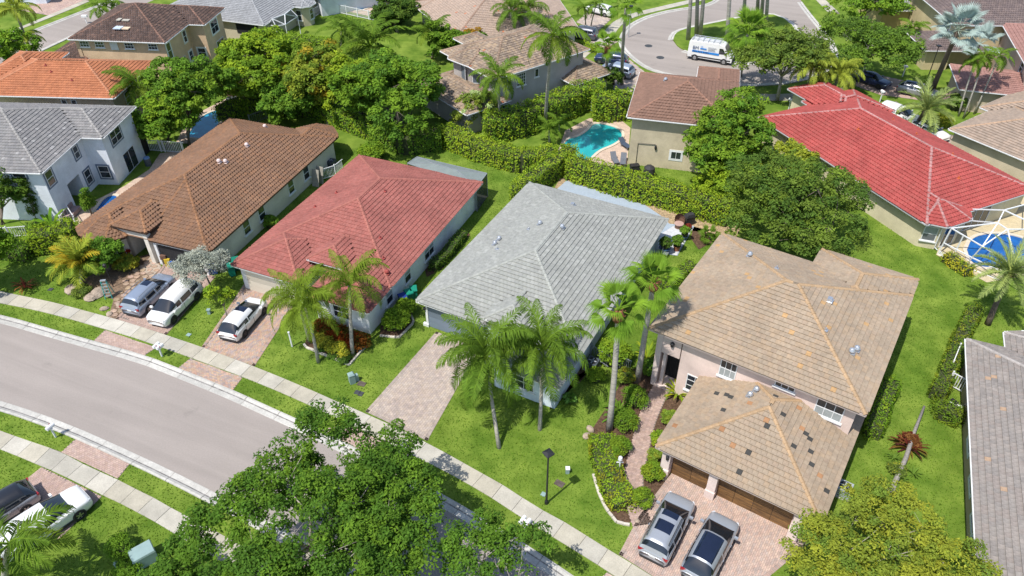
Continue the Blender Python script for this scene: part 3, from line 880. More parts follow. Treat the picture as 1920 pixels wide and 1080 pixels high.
def vent(root, blocks, u, v, kind='dome', mt=None):
    z = max(b.h(u, -v) or -9 for b in blocks)
    mb = MB()
    if kind == 'dome':
        mb.lathe((u, -v, z - .05), [(.05, 0), (.05, .22), (.20, .22), (.21, .30), (.15, .42), (.05, .47), (.01, .48)], 10)
        mb.box((u, -v, z + .06), (.45, .45, .03))
    elif kind == 'pipe': mb.lathe((u, -v, z - .05), [(.055, 0), (.055, .33), (.04, .34)], 8); mb.box((u, -v, z + .07), (.28, .28, .03))
    elif kind == 'box': mb.box((u, -v, z + .16), (.42, .36, .24), taper=.8); mb.box((u, -v, z + .06), (.55, .5, .04))
    return mb.build('roof_vent', mt or M_METAL, root)

def house(label, px, ang, z, **k):
    o = at(px[0], px[1], z)
    t = thing('house', label, 'house', (float(o[0]), float(o[1]), 0), math.radians(ang), **k)
    return t
C90 = .45   # overhang of the eaves

# ===== tan two storey house (front right) with the patched garage roof
T_TAN = tilemat('tan concrete', (0.305, 0.24, 0.173), .10)
tones = [(1, 1, 1), (1.01, .99, .98), (.96, .965, .98), (1.04, .99, .94), (.95, .95, .96), (1.0, .97, .97)]
ST_PINK = stucco('pink stucco', (0.66, 0.53, 0.47)); ST_PINKL = stucco('pale pink trim', (0.66, 0.55, 0.50))
h = house('tan tiled two storey pink house with dark patched tiles on its garage roof', (1624, 778), 56.35, 5.6)
bl = [Block(rect(0, 13.45, -14.24, 0), 5.6), Block(rect(7.0, 15.65, -7.0, -.03), 5.6),
      Block(rect(-6.75, 4.2, -10.28, -.05), 2.72)]
DARKT = []
for px, py in [(1450, 757), (1467, 785), (1508, 810), (1515, 817), (1534, 800), (1525, 842), (1522, 857), (1501, 847), (1493, 837), (1483, 836), (1391, 739), (1345, 728), (1361, 736), (1371, 741), (1388, 727), (1392, 759), (1356, 764), (1433, 808), (1405, 842), (1414, 859), (1384, 843), (1388, 866), (1555, 902), (1432, 813)]: DARKT.append(at(px, py, 3.9))
ORT = [at(px, py, 3.9) for px, py in [(1399, 741), (1395, 731), (1432, 735), (1386, 767), (1336, 761), (1498, 771), (1500, 795), (1506, 803), (1540, 873), (1516, 836), (1375, 827), (1430, 797), (1420, 801), (1407, 764)]]
mwh = Matrix.Translation(h.location) @ Matrix.Rotation(h.rotation_euler[2], 4, 'Z')
def odd_tan(rnd, x, y, bi, i):
    p = mwh @ Vector((x, y, 0))
    if bi == 2:
        for q in DARKT:
            if (p.x - q[0]) ** 2 + (p.y - q[1]) ** 2 < .024: return (.17, .21, .27)
        for q in ORT:
            if (p.x - q[0]) ** 2 + (p.y - q[1]) ** 2 < .022: return (1.08, .74, .52)
        f = rnd.random()
        if f < .004: return (.95, .62, .42)
        if f < .008: return (.75, .78, .5)
        return None
    f = rnd.random(); s_ = math.sin(x * .9 + 1.3) * math.sin(y * .8)
    if f < (.009 + (.09 if s_ > .80 else 0)): return (1.28, 1.02, .68)
    return None
make_roof(h, bl, 'flat', T_TAN, tones, (1.13, .98, .80), single=300, odd=odd_tan, caps_single=True, gut=False, fmat=mat('dusty pink fascia', (.44, .36, .33), .7, .05, 2))
walls(h, [(.5, -.5), (.5, -11.9), (1.9, -11.9), (1.9, -13.75), (13, -13.75), (13, -6.5), (15.2, -6.5), (15.2, -.5)], 0, 5.75, ST_PINK)
# door recess block: pier left of the entry and lintel above
wbox(h, 'entry_pier', .85, -13.55, 2.8, .7, .42, 5.6, ST_PINKL)
wbox(h, 'entry_pier', .75, -13.05, 2.6, .25, .25, 5.2, ST_PINKL)
wbox(h, 'entry_lintel', 1.1, -12.65, 4.55, 1.2, 1.35, 2.2, ST_PINK)
wbox(h, 'threshold', 1.2, -12.7, .1, 1.4, 1.7, .2, ST_PINKL)
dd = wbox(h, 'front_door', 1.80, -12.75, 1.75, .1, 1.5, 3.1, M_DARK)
mb = MB()
for i in range(5): mb.bar((1.72, 12.2 + i * .25, .3), (1.72, 12.2 + i * .25, 3.1), .03)
mb.build('door_grille', M_BLACK, dd)
mb = MB(); mb.lathe((.42, 12.6, 4.35), [(.02, 0), (.13, .05), (.16, .3), (.05, .42)], 8); mb.build('entry_lamp', M_BLACK, h)
window(h, .5, -8.6, -1, 0, 1.15, 1.5, 4.3, cols=3, rows=2, lower=M_SHADE)
window(h, .5, -4.9, -1, 0, 1.3, .7, 4.95, cols=3, rows=1)
window(h, .5, -2.0, -1, 0, 1.7, 1.4, 4.35, cols=3, rows=2, lower=M_SHADE)
window(h, .5, -10.6, -1, 0, 1.2, 1.5, 1.75, cols=2, rows=3)
window(h, 8, -.5, 0, 1, 1.2, 1.4, 4.2); window(h, 5, -13.75, 0, -1, 1.2, 1.4, 4.2); window(h, 9, -13.75, 0, -1, 1.2, 1.4, 1.5)
walls(h, [(-6.0, -9.85), (-6.0, -.5), (.2, -.5), (.2, -9.85)], 0, 2.85, ST_PINK, 'garage_wall')
M_WOODDOOR = mat('stained wood', (0.15, 0.085, 0.045), 0.6, 0.45, 1.2, col='object', stretch=(.6, .6, 6), fine=.25, finescale=4, rgb2=(.23, .125, .045))
panel_door(h, -6.0, -7.92, -1, 0, 2.65, 2.15, .02, M_WOODDOOR, 4, planks=2)
panel_door(h, -6.0, -3.9, -1, 0, 4.7, 2.15, .02, M_WOODDOOR, 4, planks=4)
for v in (-9.55, -6.45, -1.2): wbox(h, 'garage_pier', -6.25, v, 1.15, .55, .55, 2.3, ST_PINKL); wbox(h, 'pier_base', -6.28, v, .35, .62, .62, .7, ST_PINKL)
mb = MB(); mb.lathe((-6.58, 9.45, 1.75), [(.03, 0), (.1, .05), (.12, .3), (.03, .4)], 8); mb.build('wall_lamp', M_BLACK, h)
for u, v, k in ((9.9, -11.0, 'dome'), (8.6, -8.7, 'pipe'), (7.2, -4.6, 'box'), (4.5, -1.9, 'dome'), (4.0, -2.1, 'dome'), (4.3, -4.0, 'pipe')): vent(h, bl, u, v, k)
for u, v in ((-.9, -6.6), (-.3, -6.4)): vent(h, bl, u, v, 'dome')

# ===== grey tiled one storey house (centre)
T_GREY = tilemat('light grey', (0.268, 0.273, 0.252), .06)
gt = [(1, 1, 1), (1.03, 1.03, 1.03), (.97, .97, .98), (1.0, 1.0, .99), (.99, 1, .99), (.95, .955, .96), (1.12, 1.12, 1.12)]
ST_BLUE = stucco('pale blue grey stucco', (0.60, 0.67, 0.71))
h = house('light grey tiled pale blue house with the blue garage door', (1049, 728), 62.27, 2.7)
bl = [Block(rect(3.35, 23.1, -13.75, 0), 2.7), Block(rect(-.05, 6.9, -5.75, -.02), 2.7), Block(rect(3.25, 8.5, -7.7, -4.4), 3.4)]
make_roof(h, bl, 'flat', T_GREY, gt, (1.1, 1.11, 1.1), single=300, caps_single=True, gut=False)
walls(h, [(.4, -.45), (.4, -5.3), (3.8, -5.3), (3.8, -7.2), (6.2, -7.2), (6.2, -7.7), (3.8, -7.7), (3.8, -13.3), (22.65, -13.3), (22.65, -.45)], 0, 2.85, ST_BLUE)
wbox(h, 'entry_soffit', 5.0, -6.05, 3.2, 2.6, 2.6, .12, ST_BLUE)
for v in (-7.35, -4.75): wbox(h, 'entry_column', 3.75, v, 1.6, .35, .35, 3.2, ST_BLUE)
wbox(h, 'front_door', 6.15, -6.3, 1.2, .12, 1.6, 2.3, M_DARK)
M_GDOOR = mat('blue grey door paint', (0.16, 0.205, 0.275), 0.5, 0.06, 1, col='object')
panel_door(h, 3.78, -10.55, -1, 0, 4.9, 2.15, .02, M_GDOOR, 4)
wbox(h, 'door_frame', 3.74, -13.12, 1.12, .1, .2, 2.25, M_WHITE); wbox(h, 'door_frame', 3.74, -8.0, 1.12, .1, .16, 2.25, M_WHITE)
wbox(h, 'base_trim', 3.72, -13.25, .14, .2, .5, .28, M_WHITE)
mb = MB(); mb.lathe((3.62, 12.95 + .3, 1.7), [(.03, 0), (.09, .05), (.11, .25), (.02, .35)], 8); mb.build('wall_lamp', M_BLACK, h)
window(h, .4, -2.9, -1, 0, 1.6, 1.4, 1.55, cols=2); window(h, 9, -.45, 0, 1, 1.2, 1.3, 1.6); window(h, 14, -.45, 0, 1, 1.2, 1.3, 1.6); window(h, 19, -.45, 0, 1, 1.6, 1.3, 1.6)
window(h, 10, -13.3, 0, -1, 1.2, 1.3, 1.6); window(h, 17, -13.3, 0, -1, 1.2, 1.3, 1.6)
for px, py, k in ((928, 450, 'dome'), (936, 441, 'dome'), (1012, 431, 'dome'), (1053, 446, 'dome'), (1073, 388, 'box'), (1086, 608, 'dome'), (991, 436, 'pipe'), (932, 463, 'pipe')):
    q = at(px, py + 4, 4.0); lc = Matrix.Rotation(-h.rotation_euler[2], 4, 'Z') @ Vector((q[0] - h.location.x, q[1] - h.location.y, 0)); vent(h, bl, lc.x, -lc.y, k)

# ===== red tiled one storey house (left of the grey one)
T_RED = tilemat('weathered red', (0.275, 0.10, 0.082), .16)
rt = [(1, 1, 1), (1.05, 1.06, 1.06), (.95, .92, .92), (1.0, .96, .95), (1.06, 1.0, 1)]
ST_WHITE = stucco('white stucco', (0.74, 0.745, 0.73))
h = house('muted red tiled white house with screened porch behind it', (691, 587), 66.81, 2.7)
bl = [Block(rect(3.3, 20.7, -13.75, 0), 2.7), Block(rect(.9, 7.6, -13.73, -7.0), 2.7), Block(rect(-.02, 7.0, -5.75, -.02), 2.7), Block(rect(3.2, 8.0, -7.7, -4.35), 3.45)]
make_roof(h, bl, 'slat', T_RED, rt, (1.12, 1.15, 1.1), single=200, caps_single=True, gut=False)
walls(h, [(.45, -.45), (.45, -5.3), (3.8, -5.3), (5.6, -5.3), (5.6, -7.45), (1.35, -7.45), (1.35, -13.3), (20.25, -13.3), (20.25, -.45)], 0, 2.85, ST_WHITE)
ST_TANW = stucco('entry tan stucco', (.50, .40, .30)); wbox(h, 'entry_wall', 5.0, -6.0, 2.7, .3, 2.7, 1.4, ST_TANW)
M_CREAM = mat('cream door paint', (0.60, 0.57, 0.50), 0.6, 0.05, 1, col='object')
panel_door(h, 1.33, -10.4, -1, 0, 4.8, 2.15, .02, M_CREAM, 4)
window(h, .45, -2.9, -1, 0, 1.5, 1.3, 1.5, cols=2)
window(h, 3.6, -.45, 0, 1, 1.0, 1.45, 1.5, lower=M_GLASS, glass=M_SHADE); window(h, 6.6, -.45, 0, 1, 1.0, 1.45, 1.5, glass=M_SHADE, lower=M_GLASS); window(h, 10.4, -.45, 0, 1, 1.7, 1.45, 1.5, cols=2, glass=M_SHADE, lower=M_GLASS)
M_RV = mat('red vent paint', (.30, .06, .05), .7, .2, 3)
for u, v, k in ((12.6, -5.7, 'pipe'), (12.0, -10.5, 'pipe'), (9.6, -11.2, 'pipe'), (5.6, -1.9, 'pipe'), (4.4, -.9, 'dome'), (7.4, -3.2, 'pipe')): vent(h, bl, u, v, k, M_RV)
mb = MB(); mb.tube([(20.3, .50, 2.6), (20.3, .48, .3), (20.5, .35, .1)], .045, 6); mb.build('downpipe', M_WHITE, h)
mb = MB(); mb.lathe((2.6, .25, 1.9), [(.03, 0), (.03, .5), (.3, .55), (.36, .7), (.02, .62)], 8); mb.bar((2.6, .25, 2.3), (2.6, .25, 3.3), .04); mb.build('wall_fan', M_METAL, h)
# ===== brown tiled house
T_BROWN = tilemat('brown barrel', (0.188, 0.108, 0.066), .12, .14)
bt = [(1, 1, 1), (1.05, 1.02, .98), (.93, .92, .92), (.97, .98, 1.02), (1.08, 1.0, .93), (.9, .88, .9)]
ST_BEIGE = stucco('beige stucco', (0.64, 0.59, 0.51))
h = house('brown barrel tiled beige house with arched window and open garage', (397, 468), 70.6, 2.7)
bl = [Block(rect(-.55, 21.3, -13.4, 0), 2.7), Block([(14.5, -5.1), (21.6, -5.1), (23.2, -3.6), (23.2, -1.7), (21.5, -.02), (14.5, -.02)], 2.7),
      Block([(-1.1, -13.38), (-2.05, -12.0), (-2.05, -9.4), (-.75, -8.2), (5, -8.2), (5, -13.38)], 2.7), Block(rect(-.65, 4.6, -9.75, -5.95), 3.5)]
bl[0] = Block([(-.55, -6.3), (-.55, 0), (21.3, 0), (21.3, -13.4), (-.5, -13.4)], 2.7)
make_roof(h, bl, 'wave', T_BROWN, bt, (1.3, 1.15, .95), single=120, gut=False, fmat=mat('dark brown fascia', (.07, .04, .03), .7, .1, 2))
walls(h, [(-.1, -.45), (-.1, -6.2), (2.6, -6.2), (2.6, -8.9), (-.35, -8.9), (-1.5, -9.7), (-1.5, -11.8), (-.6, -12.95), (20.85, -12.95), (20.85, -4.7), (22.7, -3.6), (22.7, -2), (21, -.45)], 0, 2.85, ST_BEIGE)
wbox(h, 'entry_arch', -.25, -7.9, 3.05, .4, 3.3, .75, ST_BEIGE); wbox(h, 'entry_pillar', -.25, -6.45, 1.5, .5, .42, 3.0, stucco('light cream', (.66, .62, .55))); wbox(h, 'entry_pillar', -.2, -9.1, 1.5, .35, .4, 3.0, ST_BEIGE)
wbox(h, 'front_door', 2.5, -7.6, 1.2, .15, 1.4, 2.4, M_DARK)
window(h, -1.0, -9.25, -.76, .65, .75, 1.5, 1.35, arch=True, rows=3)
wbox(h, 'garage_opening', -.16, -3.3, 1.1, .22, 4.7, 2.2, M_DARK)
for v in (-5.75, -.9): wbox(h, 'garage_trim', -.3, v, 1.15, .22, .28, 2.3, M_WHITE)
wbox(h, 'garage_trim', -.3, -3.32, 2.38, .22, 5.1, .2, M_WHITE)
for u, zz in ((5.2, 1.55), (7.6, 1.55), (12.6, 1.55), (15.4, 1.55)): window(h, u, -.45, 0, 1, 1.0, 1.4, zz, glass=mat('green tinted glass', (.03, .055, .045), .08, .2, 1, spec=.8), lower=M_GLASS)
M_PV = mat('pink vent', (.62, .5, .47), .7, .1, 3)
for u, v, k in ((9.6, -5.6, 'dome'), (10.0, -5.2, 'dome'), (13.4, -5.2, 'dome'), (19.5, -7.5, 'dome')): vent(h, bl, u, v, k, M_PV)
wbox(h, 'roof_cover', 1.3, -9.3, 3.3, .9, .7, .05, M_BASEB)

# ===== grey tiled roof at the right edge
T_TAUPE = tilemat('taupe slate', (0.235, 0.212, 0.192), .06, .16)
ST_OLIVE = stucco('olive stucco', (.36, .31, .20))
h = house('taupe grey tiled house with white gutter at the right edge', (1813, 636), -113.7, 2.7)
bl = [Block(rect(0, 26, -13.5, 0), 2.7), Block([(-1.9, -2.6), (-2.6, -4.0), (-2.6, -8), (5, -8), (5, -2.6)], 2.7)]
def odd_tp(rnd, x, y, bi, i):
    if rnd.random() < .012: return (1.5, 1.15, .85)
make_roof(h, bl, 'flat', T_TAUPE, [(1, 1, 1), (1.08, 1.06, 1.05), (.92, .92, .93), (1.0, .96, .95)], (1.4, 1.42, 1.45), single=300, odd=odd_tp, caps_single=True)
walls(h, [(.45, -.45), (.45, -13), (25.5, -13), (25.5, -.45)], 0, 2.85, ST_OLIVE)
M_TRIMB = mat('bluish trim', (.42, .50, .55), .6, .05, 2)
for u in (8.9, 12.3, 15.3, 18.0): window(h, u, -.45, 0, 1, 1.5, 1.4, 1.5, trim=M_TRIMB, rows=1)

# ===== white two storey house, left edge
T_GRY2 = tilemat('mid grey', (0.20, 0.195, 0.19), .06)
ST_WB = stucco('cool white stucco', (0.70, 0.735, 0.79)); M_TRIMG = mat('slate blue trim', (0.13, 0.17, 0.235), .7, .08, 2)
h = house('white two storey house with slate blue window trim and grey roof', (77, 324), 85.5, 5.6)
bl = [Block(rect(0, 13.7, -13.5, 0), 5.6), Block(rect(6.85, 13.73, -9.0, 2.22), 5.6)]
def odd_g(rnd, x, y, bi, i):
    if rnd.random() < .02: return (1.5, 1.5, 1.5)
make_roof(h, bl, 'slat', T_GRY2, [(1, 1, 1), (1.1, 1.08, 1.08), (.9, .9, .92)], (1.35, 1.33, 1.3), odd=odd_g)
walls(h, [(.45, -.45), (3.0, -.45), (3.0, -2.2), (5.1, -2.2), (5.1, -.45), (7.3, -.45), (7.3, 1.75), (13.3, 1.75), (13.3, -13), (.45, -13)], 0, 2.5, ST_WB)
walls(h, [(.45, -.45), (7.3, -.45), (7.3, 1.75), (13.3, 1.75), (13.3, -13), (.45, -13)], 2.5, 5.75, ST_WB)
window(h, 1.3, -.45, 0, 1, 1.1, 1.5, 4.3, trim=M_TRIMG); window(h, 6.0, -.45, 0, 1, .8, 1.3, 4.4, trim=M_TRIMG); window(h, 9.6, 1.75, 0, 1, 2.0, 1.4, 4.4, trim=M_TRIMG, cols=2)
window(h, 6.3, -.45, 0, 1, 1.0, 1.5, 1.5, trim=M_TRIMG); window(h, 7.3, .75, -1, 0, 1.1, 1.4, 1.5, trim=M_TRIMG)
window(h, 10.6, 1.75, 0, 1, 2.3, 2.2, 1.15, cols=2, rows=1, sill=False, name='sliding_door'); window(h, 4.05, -2.2, 0, 1, 1.8, 2.1, 1.1, cols=2, rows=1, sill=False, name='sliding_door')
window(h, .45, -2.6, -1, 0, 1.3, .5, 5.0, trim=M_TRIMG, rows=1); window(h, .45, -5.3, -1, 0, 1.2, .5, 5.0, trim=M_TRIMG, rows=1)
wbox(h, 'low_store', 13.9, 1.0, .9, 1.4, 1.4, 1.8, M_DARK)
wbox(h, 'awning_pillar', .8, -.7, 1.2, .3, .3, 2.4, ST_WB)

# ===== orange tiled house
T_OR = tilemat('orange clay', (0.36, 0.138, 0.068), .12)
ST_KHAKI = stucco('khaki stucco', (.42, .335, .235)); ST_PEACH = stucco('peach stucco', (.60, .43, .29))
h = house('bright orange tiled khaki two storey house at the left edge', (213, 184), 176, 5.6)
bl = [Block(rect(0, 15.5, 0, 10.1), 5.6), Block(rect(11.5, 17.5, 5.0, 12.0), 5.6)]
make_roof(h, bl, 'slat', T_OR, [(1, 1, 1), (1.06, 1.06, 1.02), (.93, .92, .9)], (1.12, 1.3, 1.45))
walls(h, [(.45, .45), (15, .45), (15, 9.6), (.45, 9.6)], 0, 5.75, ST_KHAKI)
window(h, 6.0, .45, 0, -1, .6, 1.0, 4.6, rows=1); window(h, 4.9, .45, 0, -1, .6, 1.0, 4.6, rows=1)
window(h, .45, 3.1, -1, 0, .9, 1.2, 4.3); window(h, .45, 3.6, -1, 0, 1.5, 2.2, 1.2, cols=2, rows=1, sill=False, name='sliding_door'); window(h, .45, 7.5, -1, 0, 1.5, 2.2, 1.2, cols=2, rows=1)
for u, v in ((8.2, 3.3), (5.4, 2.2), (9.2, 4.2)): vent(h, bl, u, v, 'pipe', M_RV)

# ===== dark brown two storey house, top left
T_DB = tilemat('dark chocolate', (0.085, 0.056, 0.046), .14, .25)
h = house('dark brown tiled peach two storey house with white eaves', (309, 80), 83.5, 5.6)
bl = [Block(rect(0, 12.85, -12.6, 0), 5.6), Block(rect(6.45, 12.87, -7.0, 2.17), 5.6), Block(rect(.1, 7.0, -16.6, -11.2), 3.0)]
def odd_db(rnd, x, y, bi, i):
    if rnd.random() < .04: return (1.7, 1.6, 1.5)
make_roof(h, bl, 'mortar', T_DB, [(1, 1, 1), (1.2, 1.15, 1.1), (.8, .8, .8)], (2.3, 2.0, 1.8), odd=odd_db)
walls(h, [(.45, -.45), (6.9, -.45), (6.9, 1.72), (12.4, 1.72), (12.4, -12.1), (.45, -12.1)], 0, 5.75, ST_PEACH)
wbox(h, 'porch_column', .6, -11.9, 2.7, .45, .45, 5.4, ST_PEACH); walls(h, [(.6, -16.1), (6.5, -16.1), (6.5, -11.7), (.6, -11.7)], 0, 3.1, ST_PEACH)
for v, q in ((-2.0, 0), (-5.1, 0), (-9.0, 0), (-11.0, 0)): window(h, .45, v, -1, 0, 1.2, .75, 4.85, cols=3, rows=2)
wbox(h, 'wall_panel', .42, -7.1, 4.75, .06, 1.0, 1.0, M_WHITE)
window(h, 1.2, -.45, 0, 1, 1.0, 2.0, 4.1, cols=1, trim=M_WHITE); window(h, 5.6, -.45, 0, 1, .8, 1.5, 4.3, trim=M_WHITE); window(h, 9.8, 1.72, 0, 1, 2.0, 1.7, 4.2, cols=2, trim=M_WHITE)
window(h, 6.9, .65, -1, 0, 1.1, 1.2, 1.7, trim=M_WHITE); window(h, 5.9, -.45, 0, 1, .9, 1.3, 1.6, trim=M_WHITE); window(h, 10.3, 1.72, 0, 1, 2.2, 2.2, 1.15, cols=2, rows=1, name='sliding_door'); window(h, 3.6, -.45, 0, 1, 1.6, 2.2, 1.15, cols=2, rows=1, name='sliding_door')
mb = MB(); mb.box((3.4, 7.2, 7.05), (.9, .5, .1)); mb.box((3.3, 6.3, 7.0), (.5, .9, .1)); mb.build('loose_tiles', M_CONC, h)
mb = MB(); mb.box((1.9, 6.7, 6.55), (1.0, 1.0, .1)); mb.build('tarp', mat('pale blue tarp', (.45, .52, .62), .6, .1, 3), h); mb = MB(); mb.box((1.9, 5.7, 6.5), (.7, .9, .12)); mb.build('loose_tiles', mat('sand tiles', (.6, .47, .33), .8, .1, 3), h)

# ===== grey roof at the top with bay
ST_YEL = stucco('pale yellow stucco', (.56, .50, .36))
T_G3 = tilemat('silver grey', (0.25, 0.255, 0.26), .06)
h = house('silver grey tiled yellow house with round bay at the top', (495, 47), 71.6, 3.0)
bl = [Block(rect(0, 22, -18, 0), 3.0), Block([(8.0, -5), (8.0, 1.2), (8.8, 2.1), (10.3, 2.1), (11.2, 1.3), (11.2, -5)], 3.0)]
make_roof(h, bl, 'slat', T_G3, [(1, 1, 1), (1.08, 1.08, 1.08), (.92, .92, .92)], (1.2, 1.2, 1.2))
walls(h, [(.45, -.45), (8.4, -.45), (8.4, .9), (9.1, 1.65), (10.1, 1.65), (10.8, .9), (10.8, -.45), (21.5, -.45), (21.5, -17.5), (.45, -17.5)], 0, 3.1, ST_YEL)
window(h, 8.4, .25, -1, 0, .9, 1.5, 1.6); window(h, 9.6, 1.65, 0, 1, .9, 1.5, 1.6); wbox(h, 'screen_recess', .43, -3.2, 2.0, .1, 3.6, 1.5, M_DARK)
# ===== tan roof, top middle
T_T2 = tilemat('sandy tan', (0.34, 0.26, 0.205), .06)
h = house('sandy tan tiled grey walled house behind the palms, top middle', (853, 73), 9.64, 3.0)
bl = [Block(rect(-3.9, 12.4, -15.0, -.0), 3.0), Block(rect(4, 17, -14, -3.2), 3.0)]
bl = [Block([(-.0, 0), (17, 0), (17, -16), (-4.0, -16), (-3.9, -12.9)], 3.0)]
ST_GW = stucco('warm grey stucco', (.40, .375, .36))
def odd_t2(rnd, x, y, bi, i):
    if rnd.random() < .006: return (1.25, .62, .42)
make_roof(h, bl, 'slat', T_T2, [(1, 1, 1), (1.06, 1.04, 1.02), (.93, .93, .93)], (.85, .75, .7), odd=odd_t2)
walls(h, [(.6, -.45), (16.5, -.45), (16.5, -15.5), (-3.3, -15.5)], 0, 3.1, ST_GW)
window(h, 3.2, -.45, 0, 1, 1.4, 1.2, 1.7); window(h, 12, -.45, 0, 1, 1.4, 1.2, 1.7)

# ===== taupe two storey house with angled bay (centre top)
T_T3 = tilemat('aged taupe', (0.26, 0.205, 0.155), .2, .2)
h = house('aged tan tiled grey two storey house with corner bay window', (925, 149), 37.3, 5.6)
bl = [Block(rect(0, 14.3, -10.6, 0), 5.6), Block([(1.0, -3.5), (-.05, -4.7), (-.6, -8.0), (.4, -9.2), (5, -9.2), (5, -3.5)], 5.62), Block(rect(3.5, 7.0, -13.0, -4), 5.6),
      Block(rect(-4.1, 2, -10.5, .55), 2.8), Block(rect(10.5, 16.8, -5.5, 1.9), 2.75)]
make_roof(h, bl, 'slat', T_T3, [(1, 1, 1), (1.1, 1.05, 1.0), (.82, .8, .8), (.7, .68, .68), (1.15, 1.08, .95)], (.95, .85, .8), odd=odd_t2)
walls(h, [(.5, -.5), (13.8, -.5), (13.8, -10.1), (1.4, -10.1), (.9, -8.9), (-.1, -7.8), (.4, -5), (1.3, -4)], 0, 5.75, ST_GW)
walls(h, [(-3.6, -10), (-3.6, .1), (.45, .1), (.45, -10)], 0, 2.9, ST_GW, 'porch_wall'); walls(h, [(13.85, -5), (16.3, -5), (16.3, 1.4), (10.9, 1.4), (10.9, -.4), (13.85, -.4)], 0, 2.85, ST_GW, 'garage_wall')
window(h, 2.6, -.5, 0, 1, .6, 1.0, 4.5, rows=1); window(h, 4.3, -.5, 0, 1, 1.3, 1.5, 4.3, cols=4, rows=4, glass=mat('greenish panes', (.05, .07, .05), .1, .3, 3)); window(h, 6.6, -.5, 0, 1, .6, 1.0, 4.5, rows=1)
window(h, 1.9, -.5, 0, 1, 1.6, 1.1, 1.3, cols=4, rows=3); M_BLIND = mat('blue grey blind', (.10, .14, .18), .3, .2, 4, spec=.6)
window(h, .12, -6.4, -.98, -.16, 1.9, 1.9, 4.3, glass=M_BLIND, rows=1, sill=False); window(h, .85, -4.5, -.74, .67, 1.0, 1.9, 4.3, glass=M_BLIND, rows=1, sill=False)
window(h, 1.15, -9.5, -.92, -.39, .8, .8, 3.2, arch=True, rows=1)
vent(h, bl, 3.1, -1.7, 'pipe'); vent(h, bl, 9, -2.4, 'pipe')

# ===== brown tiled two storey house with blank beige wall
T_B2 = tilemat('cocoa barrel', (0.19, 0.112, 0.082), .07, .12)
ST_SAND = stucco('streaked sand stucco', (.50, .43, .30), .16)
h = house('cocoa brown tiled beige house with blank wall above the hedge', (1177, 219), 75.5, 5.6)
bl = [Block(rect(0, 11.4, 0, 10.7), 5.6), Block(rect(4.0, 14.6, 6.3, 10.68), 5.6)]
make_roof(h, bl, 'scallop', T_B2, [(1, 1, 1), (1.06, 1.05, 1.04), (.93, .93, .93)], (1.35, 1.25, 1.2))
walls(h, [(.45, .45), (.45, 10.2), (14.1, 10.2), (14.1, 6.8), (10.9, 6.8), (10.9, .45)], 0, 5.75, ST_SAND)
window(h, .45, 5.3, -1, 0, 1.1, .9, 1.65, cols=2, rows=1, trim=M_WHITE); vent(h, bl, 7.0, 3.0, 'dome')
mb = MB(); mb.tube([(.38, -1.3, .2), (.38, -1.3, 2.6), (.38, -3.1, 2.65)], .03, 6); mb.lathe((.36, -3.15, 2.4), [(.03, -.4), (.16, -.1), (.06, .2)], 6); mb.build('plant_bracket', M_BLACK, h)

# ===== bright red roofed house, right
T_RED2 = tilemat('bright red', (0.32, 0.066, 0.058), .14)
ST_CR = stucco('cream stucco', (.58, .52, .36))
h = house('bright red tiled cream house with pool cage', (1423, 220), -66, 2.8)
bl = [Block(rect(0, 22.85, -13.75, 0), 2.8), Block([(15, .02), (22.4, .02), (23.9, -1.3), (23.9, -4.15), (22.6, -5.4), (15, -5.4)], 2.8), Block(rect(-1.2, 5, -14.5, -7.0), 2.8), Block(rect(-4.0, 4, -12.6, -7.3), 3.1), Block(rect(-2.6, 5, -20.5, -12.3), 2.8)]
bl = bl[:4]
make_roof(h, bl, 'scallop', T_RED2, [(1, 1, 1), (1.04, 1.06, 1.06), (.96, .94, .94), (1.0, 1.1, 1.08)], (1.15, 3.0, 3.2), fmat=mat('grey gutter', (.42, .43, .44), .5, .05, 2))
walls(h, [(.45, -.45), (.45, -13.3), (22.4, -13.3), (22.4, -5.0), (23.4, -4.0), (23.4, -1.5), (22.3, -.45)], 0, 2.95, ST_CR)
walls(h, [(-3.5, -12.1), (.4, -12.1), (.4, -7.8), (-3.5, -7.8)], 0, 3.1, ST_CR, 'porch_wall')
window(h, 22.85, -.95, .73, .69, 1.15, 1.5, 1.55, glass=M_SHADE, lower=mat('grey screen', (.13, .14, .15), .4, .1, 2)); window(h, 23.4, -2.8, 1, 0, 1.6, 2.1, 1.15, cols=2, rows=1, sill=False, name='sliding_door')
window(h, 22.4, -7.5, 1, 0, 3.0, 2.1, 1.15, cols=3, rows=1, sill=False, name='sliding_door')
mb = MB(); mb.tube([(23.5, 1.3, 2.7), (23.45, 1.45, .3), (23.7, 1.6, .1)], .05, 6); mb.build('downpipe', M_WHITE, h)
for u, v in ((9.2, -4.6), (12.6, -8.8), (17.3, -8.3), (19.7, -6.8), (8.6, -10)): vent(h, bl, u, v, 'pipe', mat('orange vent', (.5, .12, .04), .7, .1, 3))

